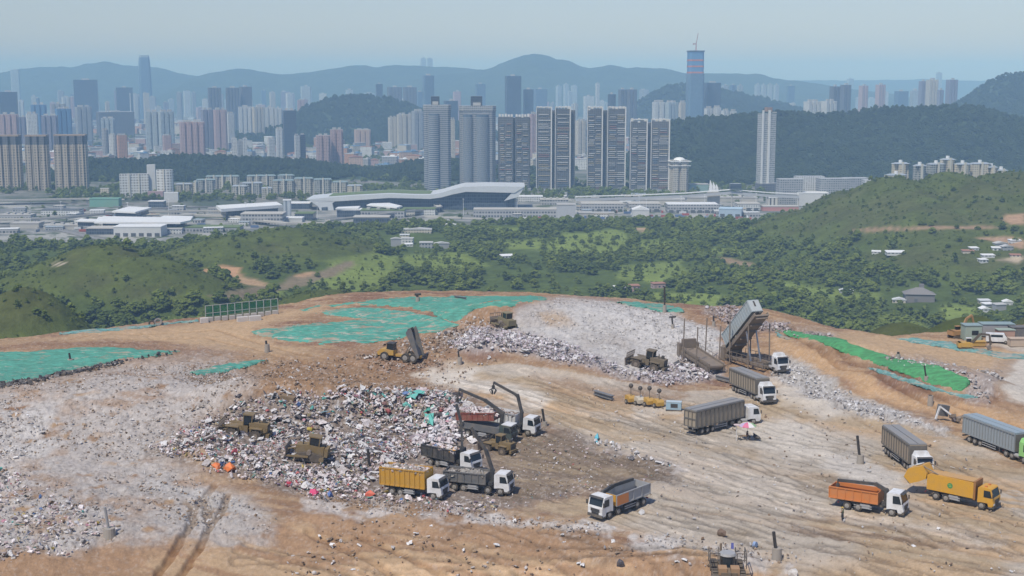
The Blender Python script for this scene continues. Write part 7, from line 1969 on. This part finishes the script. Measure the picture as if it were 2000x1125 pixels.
netting("netting", "short cyan sheeting under the left tip of the green netting", [(1500, 646), (1530, 656), (1550, 664), (1520, 662)], N_CYAN, seed=10, holes=.0, edge=2)

# --- gas vents: black pipes in concrete collars -----------------------------------------------
M_PIPE = pmat("vent_pipe_black", (.03, .03, .032), .6, .15, scale=2)
M_COL = pmat("vent_collar_concrete", (.33, .30, .26), .9, .4, scale=1.2)
def vent(label, base, top, r=.17, cr=.5, ch=1.0, pipe=M_PIPE, tee=False, name="gas_vent"):
    x, y, z = ground(*base); H = (base[1] - top[1]) * y / F / math.cos(PITCH) * 1.0
    dx = (top[0] - base[0]) * y / F
    t = empty(name, (x, y, z - .1), 0, label, "gas vent")
    MB().cyl((0, 0, .2), (dx, 0, H), r, n=12).build("pipe", pipe, t)
    if ch: MB().cyl((0, 0, -.3), (0, 0, ch), cr * 1.15, cr, 14).build("collar", M_COL, t)
    if tee: MB().cyl((dx - .6, 0, H), (dx + .9, 0, H + .1), r, n=10).build("cross_pipe", pipe, t)
vent("black vent pipe in a concrete collar on the pale floor, left of the waiting trailer", (1680, 906), (1672, 847), .2, .5, 1.5)
vent("black vent pipe in a concrete collar at the lower right near the roll cage machine", (1517, 1092), (1509, 1033), .2, .55, 1.5)
vent("black vent pipe with a pale collar on the grey ground below the dump truck", (898, 712), (895, 684), .17, .42, 1.6)
vent("tall black vent pipe standing on the crest right of the pale mound", (1298, 610), (1297, 558), .2, .4, 1.8)
vent("thin dark vent pipe on the right side of the pale mound", (1314, 640), (1312, 618), .18, .3, .9, tee=True)
vent("black vent pipe behind the yellow skip, in the rubbish", (721, 908), (719, 874), .2, .35, .0)
vent("black vent pipe right of the white ribbed tipper", (1064, 832), (1059, 796), .2, .4, .9)
vent("tall pale grey vent pipe with a wide foot on the left slope", (214, 1046), (207, 985), .17, .7, 1.1, pmat("vent_pipe_grey", (.30, .31, .32), .7, .3))
vent("dark vent stub with a cross pipe on the far left netting", (138, 708), (136, 688), .2, .55, .8)
vent("brown vent stub on the bend of the haul road", (522, 686), (520, 664), .22, .5, 1.6)
vent("dark vent with a cross pipe on the teal netting at the crest", (816, 592), (815, 574), .3, .5, 1.6, tee=True)
vent("short concrete vent stub beside the tan trailers", (1817, 790), (1816, 770), .3, .45, 1.7)
vent("dark vent stub on the terrace above the green netting", (1754, 700), (1754, 686), .25, .4, 1.0)
vent("thin dark vent pipe standing in the green netting", (1809, 742), (1804, 712), .14, .35, .8)
vent("pale vent stub on the terrace left of the raised container", (1394, 638), (1393, 616), .2, .35, 1.3)
# --- mesh fence on concrete blocks ------------------------------------------------------------
def fence():
    a = Vector(ground(402, 627)); b = Vector(ground(543, 612)); d = b - a; L_ = d.length; h = math.atan2(d.y, d.x)
    t = empty("mesh_fence", a, h, "tall green mesh fence on the crest at the left", "fence")
    sl = d.z / max(d.xy.length, 1); n = 10; H = 3.6; net = bpy.data.materials.new("fence_mesh"); net.use_nodes = True
    q = net.node_tree; p = q.nodes["Principled BSDF"]; p.inputs["Base Color"].default_value = (.02, .16, .09, 1); p.inputs["Alpha"].default_value = .5
    steel = pmat("galvanised_steel", (.40, .43, .42), .5, .2)
    for k in range(n + 1):
        x = L_ * k / n; MB().box((x, 0, H / 2 + sl * x), (.16, .16, H)).build("post", steel, t)
    for z in (.15, H / 2, H): MB().bar((0, 0, z), (L_, 0, z + sl * L_), .11).build("rail", steel, t)
    for k in range(n):
        x0, x1 = L_ * k / n + .1, L_ * (k + 1) / n - .1
        m = MB(); m.add([(x0, -.02, .2 + sl * x0), (x1, -.02, .2 + sl * x1), (x1, -.02, H - .1 + sl * x1), (x0, -.02, H - .1 + sl * x0), (x0, .02, .2 + sl * x0), (x1, .02, .2 + sl * x1), (x1, .02, H - .1 + sl * x1), (x0, .02, H - .1 + sl * x0)], [(0, 1, 2, 3), (7, 6, 5, 4), (0, 4, 5, 1), (1, 5, 6, 2), (2, 6, 7, 3), (3, 7, 4, 0)]); m.build("mesh_panel", net, t)
    for k in range(n):
        p = a + d * ((k + .5) / n); e = Vector((math.sin(h), -math.cos(h), 0)) * .7
        o = MB().box((0, 0, .45), (L_ / n * .72, 1.0, .95), top=.95).build("concrete_block", pmat("concrete_block_grey", (.42, .40, .38), .9, .25), None)
        o.location = p + e; o.location.z = float(HL(np.array(p.x + e.x), np.array(p.y + e.y))); o.rotation_euler = (0, 0, h)
        tag(o, "grey concrete block in the row along the foot of the mesh fence", "concrete block", "concrete blocks holding the mesh fence")
    for (px, py, w_, lb) in ((474, 628, 2.6, "long pale concrete block lying before the fence, left one with a white end"), (498, 626, 2.8, "long pale concrete block lying before the fence, right one"), (399, 630, 1.8, "pale square concrete block at the left end of the fence")):
        x, y, z = ground(px, py); o = MB().box((0, 0, .55), (w_, 1.2, 1.15), top=.97).build("concrete_block", pmat("concrete_block_pale", (.55, .52, .49), .9, .2), None); o.location = (x, y, z); o.rotation_euler = (0, 0, h); tag(o, lb, "concrete block")
fence()
# --- lighting sets, generator, beam, tyres, scrap ----------------------------------------------
def light_set(base, head, label, col):
    x, y, z = ground(*base); t = empty("lighting_tower", (x, y, z), R(-70), label, "lighting tower", "mobile lighting towers parked in a row"); H = (base[1] - head[1]) * y / F
    MB().prism([(-.9, .45), (.9, .45), (.9, 1.1), (.6, 1.45), (-.7, 1.5), (-.95, 1.0)], -.65, .65).build("engine_hood", col, t)
    for s in (-1, 1): wheel(t, 0, s * .8, .42, .22)
    MB().bar((.9, 0, .5), (1.9, 0, .35), .1).build("tow_bar", P_FRAME, t)
    MB().cyl((.2, 0, 1.4), (.2, 0, H - .3), .06, n=8).build("mast", P_FRAME, t)
    m = MB(); m.ball((.2, 0, H), .42, 10); m.build("lamp_head", P_BLACK, t)
LS = pmat("hood_pale", (.55, .50, .40), .5, .4)
light_set((1231, 788), (1234, 751), "pale lighting tower with a round dark head, first from the left", P_CATY)
light_set((1249, 791), (1253, 756), "pale hooded lighting tower with a round dark head, second from the left", LS)
light_set((1267, 793), (1273, 756), "yellow lighting tower with a round dark head, third from the left", P_CATY)
light_set((1286, 796), (1286, 761), "bright yellow lighting tower next to the blue generator", P_CATY)
def generator():
    x, y, z = ground(1316, 801); t = empty("generator", (x, y, z), R(-12), "pale blue generator box at the end of the lighting towers", "generator")
    MB().box((0, 0, .85), (2.6, 1.2, 1.3)).build("housing", pmat("generator_blue", (.30, .45, .54), .5, .25), t)
    MB().box((.1, -.61, .9), (1.2, .04, .7)).build("louvre", P_BLACK, t); MB().box((0, 0, .1), (2.7, 1.3, .2)).build("skid", P_FRAME, t); MB().box((0, 0, 1.54), (2.65, 1.25, .08)).build("lid", pmat("generator_lid", (.45, .55, .6), .5, .2), t)
generator()
def beam(a, b, label, w_=.5):
    p, q = Vector(ground(*a)), Vector(ground(*b)); m = MB(); up = Vector((0, 0, .3))
    m.bar(p + up, q + up, w_, .12); m.bar(p + up * 2, q + up * 2, .1, .5); m.bar(p + up * 3, q + up * 3, w_, .12)
    tag(m.build("steel_beam", pmat("beam_grey", (.16, .17, .18), .6, .3)), label, "beam")
beam((1161, 772), (1197, 783), "dark steel beam lying on the brown floor left of the lighting towers", .8)
beam((888, 585), (910, 588), "dark pipe lying on the teal netting near the crest", .5)
beam((1398, 742), (1440, 752), "dark steel girder lying behind the tan trailer", .4)
def tyres():
    for i, (px, py, s, lb) in enumerate([(309, 636, 1.0, "old pale tyre lying at the crest left of the fence"), (297, 637, .8, "small dark tyre leaning in the scrap at the crest")]):
        x, y, z = ground(px, py); m = MB(); n = 16
        for k in range(n):
            a, b = 2 * math.pi * k / n, 2 * math.pi * (k + 1) / n
            m.cyl((math.cos(a) * .75 * s, 0, math.sin(a) * .75 * s), (math.cos(b) * .75 * s, 0, math.sin(b) * .75 * s), .24 * s, n=8)
        o = m.build("old_tyre", P_TYRE if i else pmat("tyre_grey", (.22, .21, .2), .9, .4)); o.location = (x, y, z + .8 * s); o.rotation_euler = (R(-24), 0, .3); tag(o, lb, "tyre")
tyres()
def scrap():
    x, y, z = ground(1846, 822); t = empty("scrap_heap", (x, y, z), 0, "heap of bent white rails and rusty scrap left of the blue-grey trailer", "scrap")
    m = MB(); m.bar((-1.6, 0, .3), (-.9, .2, 2.4), .25); m.bar((-.9, .2, 2.4), (1.0, -.2, 1.0), .25); m.bar((1.0, -.2, 1.0), (1.6, -.4, .1), .25); m.build("bent_rail", P_WHITE, t)
    MB().box((-.2, .8, 1.6), (1.8, 1.0, 1.8), rz=.4, ry=.2).build("dark_tank", P_DGREY, t)
    m = MB()
    g = random.Random(4)
    for k in range(16): m.box((g.uniform(1, 5), g.uniform(-.8, .8), g.uniform(.2, 1.0)), (g.uniform(.4, 1.4), g.uniform(.3, .8), g.uniform(.1, .5)), rz=g.uniform(0, 3), ry=g.uniform(-.5, .5))
    m.build("rusty_scrap", P_STEEL, t)
scrap()
# --- the yard at the right edge -----------------------------------------------------------------
def yard_box(name, label, px, py, dim, mat, rm, cat, extra=None, rz=0):
    x, y, z = ground(px, py); t = empty(name, (x, y, z), R(rz), label, cat)
    MB().box((0, 0, dim[2] / 2 + .1), dim).build("walls", mat, t); MB().box((0, 0, dim[2] + .16), (dim[0] + .3, dim[1] + .3, .12)).build("roof", rm, t)
    if extra: MB().box((dim[0] * .1, -dim[1] / 2 - .03, dim[2] * .55), (dim[0] * .4, .06, dim[2] * .3)).build("window", GL, t)
G1 = pmat("shed_green", (.30, .38, .32), .7, .3); G2 = pmat("shed_roof_teal", (.24, .33, .34), .6, .2)
yard_box("site_cabin", "pale green site cabin with a teal roof behind the excavators", 1896, 663, (3.6, 3, 3.2), G1, G2, "cabin", True)
yard_box("site_cabin", "grey open shed with a flat teal roof at the right edge of the yard", 1945, 655, (7, 3, 2.6), P_GREY, G2, "shed")
yard_box("site_cabin", "pinkish container among the parked machines", 1962, 662, (3.6, 2.2, 2.0), pmat("container_pink", (.42, .26, .2), .7, .3), G1, "container")
yard_box("yellow_tank", "yellow fuel tank on the cyan sheeting behind the excavator arm", 1908, 676, (3.2, 1.3, .9), P_CATY, P_CATY, "tank")
yard_box("site_cabin", "beige stack of pallets at the far right edge of the yard", 1986, 676, (3.4, 2, 1.6), pmat("pallet_beige", (.48, .38, .29), .8, .3), pmat("pallet_beige", (.48, .38, .29)), "pallets")
yard_box("site_cabin", "dark container at the far right edge behind the pallets", 1992, 660, (4.5, 2.4, 2.4), P_DGREY, P_DGREY, "container")
def van():
    t = empty("white_van", (0, 0, 0), 0, "white van parked in the yard at the right edge", "van")
    MB().prism([(-2.4, .4), (2.5, .4), (2.5, 1.0), (1.9, 1.25), (1.3, 2.1), (-2.4, 2.1)], -.9, .9).build("body", P_WHITE, t)
    m = MB(); m.prism([(1.93, 1.27), (1.35, 2.02), (1.40, 2.05), (1.98, 1.3)], -.8, .8); m.build("windscreen", GL, t)
    for s in (-1, 1): MB().box((-.2, s * .905, 1.65), (2.4, .03, .5)).build("side_window", GL, t)
    for x in (-1.5, 1.6):
        for s in (-1, 1): wheel(t, x, s * .8, .34, .22)
    place(t, (1938, 671), (1960, 672), -1.5, 1.6, -1, yoff=.9)
van()
# --- people and the sunshade ---------------------------------------------------------------------
def body(name, joints, edges, mat, parent):
    me = bpy.data.meshes.new(name); me.from_pydata([j[0] for j in joints], edges, [])
    o = link(name + "_skin", me); sk = o.modifiers.new("skin", 'SKIN'); sk.use_smooth_shade = True
    for i, j in enumerate(joints):
        d = me.skin_vertices[0].data[i]; d.radius = (j[1], j[1] if len(j) < 3 else j[2]); d.use_root = (i == 0)
    o.modifiers.new("smooth", 'SUBSURF').levels = 1
    bpy.context.view_layer.update()
    ev = o.evaluated_get(bpy.context.evaluated_depsgraph_get()); m2 = bpy.data.meshes.new_from_object(ev); bpy.data.objects.remove(o)
    m2.materials.clear(); m2.materials.append(mat)
    return link(name, m2, parent)
SKIN = pmat("skin", (.42, .26, .18), .6, .1)
def person(label, loc, rz, sit, top, low, hat):
    t = empty("person", loc, rz, label, "person")
    h = .95 if not sit else .48
    J = [((0, 0, h), .15, .12), ((0, 0, h + .25), .15, .11), ((0, 0, h + .48), .17, .11), ((.02, 0, h + .56), .06), ((.03, 0, h + .68), .095)]
    E = [(0, 1), (1, 2), (2, 3), (3, 4)]
    for s in (-1, 1):
        b = len(J)
        if sit: J += [((.05, s * .1, h), .09), ((.44, s * .13, h + .02), .065), ((.46, s * .13, .08), .045), ((.62, s * .14, .05), .04)]
        else: J += [((0, s * .1, h - .08), .09), ((.05 * s, s * .12, h * .52), .065), ((.02 * s - .05, s * .13, .09), .045), ((.02 * s + .12, s * .14, .05), .04)]
        E += [(0, b), (b, b + 1), (b + 1, b + 2), (b + 2, b + 3)]
        b = len(J)
        J += [((0, s * .2, h + .47), .055), ((.06, s * .27, h + .2), .045), ((.26, s * .2, h + .04), .032), ((.33, s * .19, h + .02), .03)]
        E += [(2, b), (b, b + 1), (b + 1, b + 2), (b + 2, b + 3)]
        for k in range(5):
            c = len(J); y = s * .19 + (k - 2) * .018
            J += [((.37, y, h + .02 - (.02 if k == 0 else 0)), .009), ((.42 - .006 * abs(k - 2), y, h - .01), .008)]
            E += [(b + 3, c), (c, c + 1)]
    bo = body("body", J, E, SKIN, t)
    m = MB(); m.cyl((0, 0, h - .02), (.01, 0, h + .54), .19, .17, 12); m.build("jacket", top, bo, True)
    m = MB()
    for s in (-1, 1):
        if sit: m.cyl((0, s * .1, h), (.44, s * .13, h + .02), .11, .085, 10); m.cyl((.44, s * .13, h + .03), (.46, s * .13, .1), .085, .07, 10)
        else: m.cyl((0, s * .1, h + .02), (.05 * s, s * .12, h * .52), .115, .085, 10); m.cyl((.05 * s, s * .12, h * .53), (.02 * s - .05, s * .13, .1), .085, .07, 10)
    m.build("trousers", low, bo, True)
    m = MB(); m.ball((.03, 0, h + .74), .125, 12, sq=.8); m.cyl((.03, 0, h + .72), (.03, 0, h + .735), .19, n=14); m.build("hat", hat, bo, True)
    f = MB(); f.box((.122, 0, h + .66), (.03, .03, .05))
    for s in (-1, 1): f.ball((.115, s * .035, h + .69), .014, 6); f.box((.03, s * .1, h + .68), (.05, .02, .06))
    f.box((.118, 0, h + .62), (.015, .05, .012)); f.build("face", SKIN, bo)
DK = pmat("cloth_dark", (.04, .045, .05), .8, .2); HV_ = pmat("cloth_olive", (.12, .14, .08), .8, .2)
x, y, z = ground(1645, 1016); person("person in dark work clothes walking below the orange tipper", (x, y, z + .02), 2.6, False, HV_, DK, pmat("hat_yellow", (.5, .36, .06), .6, .1))
x, y, z = ground(1459, 857)
person("person in dark clothes sitting under the striped sunshade", (x, y, z + .02), -.6, True, pmat("cloth_brown", (.10, .06, .05), .8, .2), DK, DK)
def sunshade(px, py):
    x, y, z = ground(px, py)
    t = empty("sunshade", (x, y, z), 0, "open sunshade with pink, white and green stripes over the seated person", "sunshade"); n = 8; cols = [pmat("shade_pink", (.58, .16, .26), .7, .1), pmat("shade_white", (.72, .70, .68), .7, .1), pmat("shade_green", (.30, .48, .24), .7, .1), pmat("shade_yellow", (.60, .52, .25), .7, .1), pmat("shade_lilac", (.46, .38, .55), .7, .1)]
    for k in range(n):
        a, b = 2 * math.pi * k / n, 2 * math.pi * (k + 1) / n; m = MB()
        ring = [(0, 2.75), (.8, 2.6), (1.45, 2.15)]
        v = [(0, 0, 2.75)] + [(r * math.cos(q), r * math.sin(q), zz) for r, zz in ring[1:] for q in (a, b)]
        m.add(v, [(0, 1, 2), (1, 3, 4, 2)]); m.add([(p[0], p[1], p[2] - .03) for p in v], [(0, 2, 1), (1, 2, 4, 3)]); m.build("canopy_panel", cols[k % 5], t)
    MB().cyl((0, 0, 0), (0, 0, 2.8), .03, n=8).build("pole", P_WHITE, t)
    x, y, z = ground(1438, 861); s = empty("sign_post", (x, y, z), 0, "small pale round board on a post left of the sunshade", "sign")
    MB().cyl((0, 0, 0), (0, 0, 2.6), .045, n=8).build("post", P_WHITE, s); m = MB(); m.cyl((0, -.06, 2.6), (0, -.06, 2.66), .5, n=14); m.build("board", pmat("board_pink", (.62, .50, .48), .6, .1), s)
    x, y, z = ground(1450, 860); q = empty("side_table", (x, y, z), .3, "low brown table with bags beside the seated person", "table")
    MB().box((0, 0, .72), (1.2, .7, .07)).build("table_top", pmat("wood_brown", (.26, .18, .11), .8, .2), q)
    for a in (-1, 1):
        for b in (-1, 1): MB().box((a * .52, b * .28, .34), (.06, .06, .7)).build("leg", P_FRAME, q)
    x, y, z = ground(1459, 857); c = empty("stool", (x, y, z), 0, "small stool under the person at the sunshade", "stool")
    MB().box((0, 0, .38), (.4, .4, .06)).build("seat", P_BLACK, c)
    for a in (-1, 1):
        for b in (-1, 1): MB().box((a * .16, b * .16, .18), (.04, .04, .36)).build("leg", P_BLACK, c)
    piece_thing("black_bag", "flat black bags lying in the shade right of the seated person", "bag", 1478, 858, .9, (.04, .04, .045), 77, 2, sq=(1.5, .8, .5))
sunshade(1459, 857)
# ------------------------------------------------------------------ the hazy air
def haze():
    mb = MB(); mb.box((0, 8200, 205), (18400, 17900, 414))
    m = bpy.data.materials.new("haze_air"); m.use_nodes = True; n = m.node_tree
    n.nodes.remove(n.nodes["Principled BSDF"])
    v = n.nodes.new("ShaderNodeVolumePrincipled")
    v.inputs["Color"].default_value = (.56, .88, 1.30, 1)
    v.inputs["Density"].default_value = HAZE
    v.inputs["Anisotropy"].default_value = -.35
    n.links.new(v.outputs[0], n.nodes["Material Output"].inputs["Volume"])
    o = mb.build("haze", m)
    tag(o, "blue summer haze filling the air over the valley and the city", kind="stuff")
HAZE = 1.08e-4
haze()
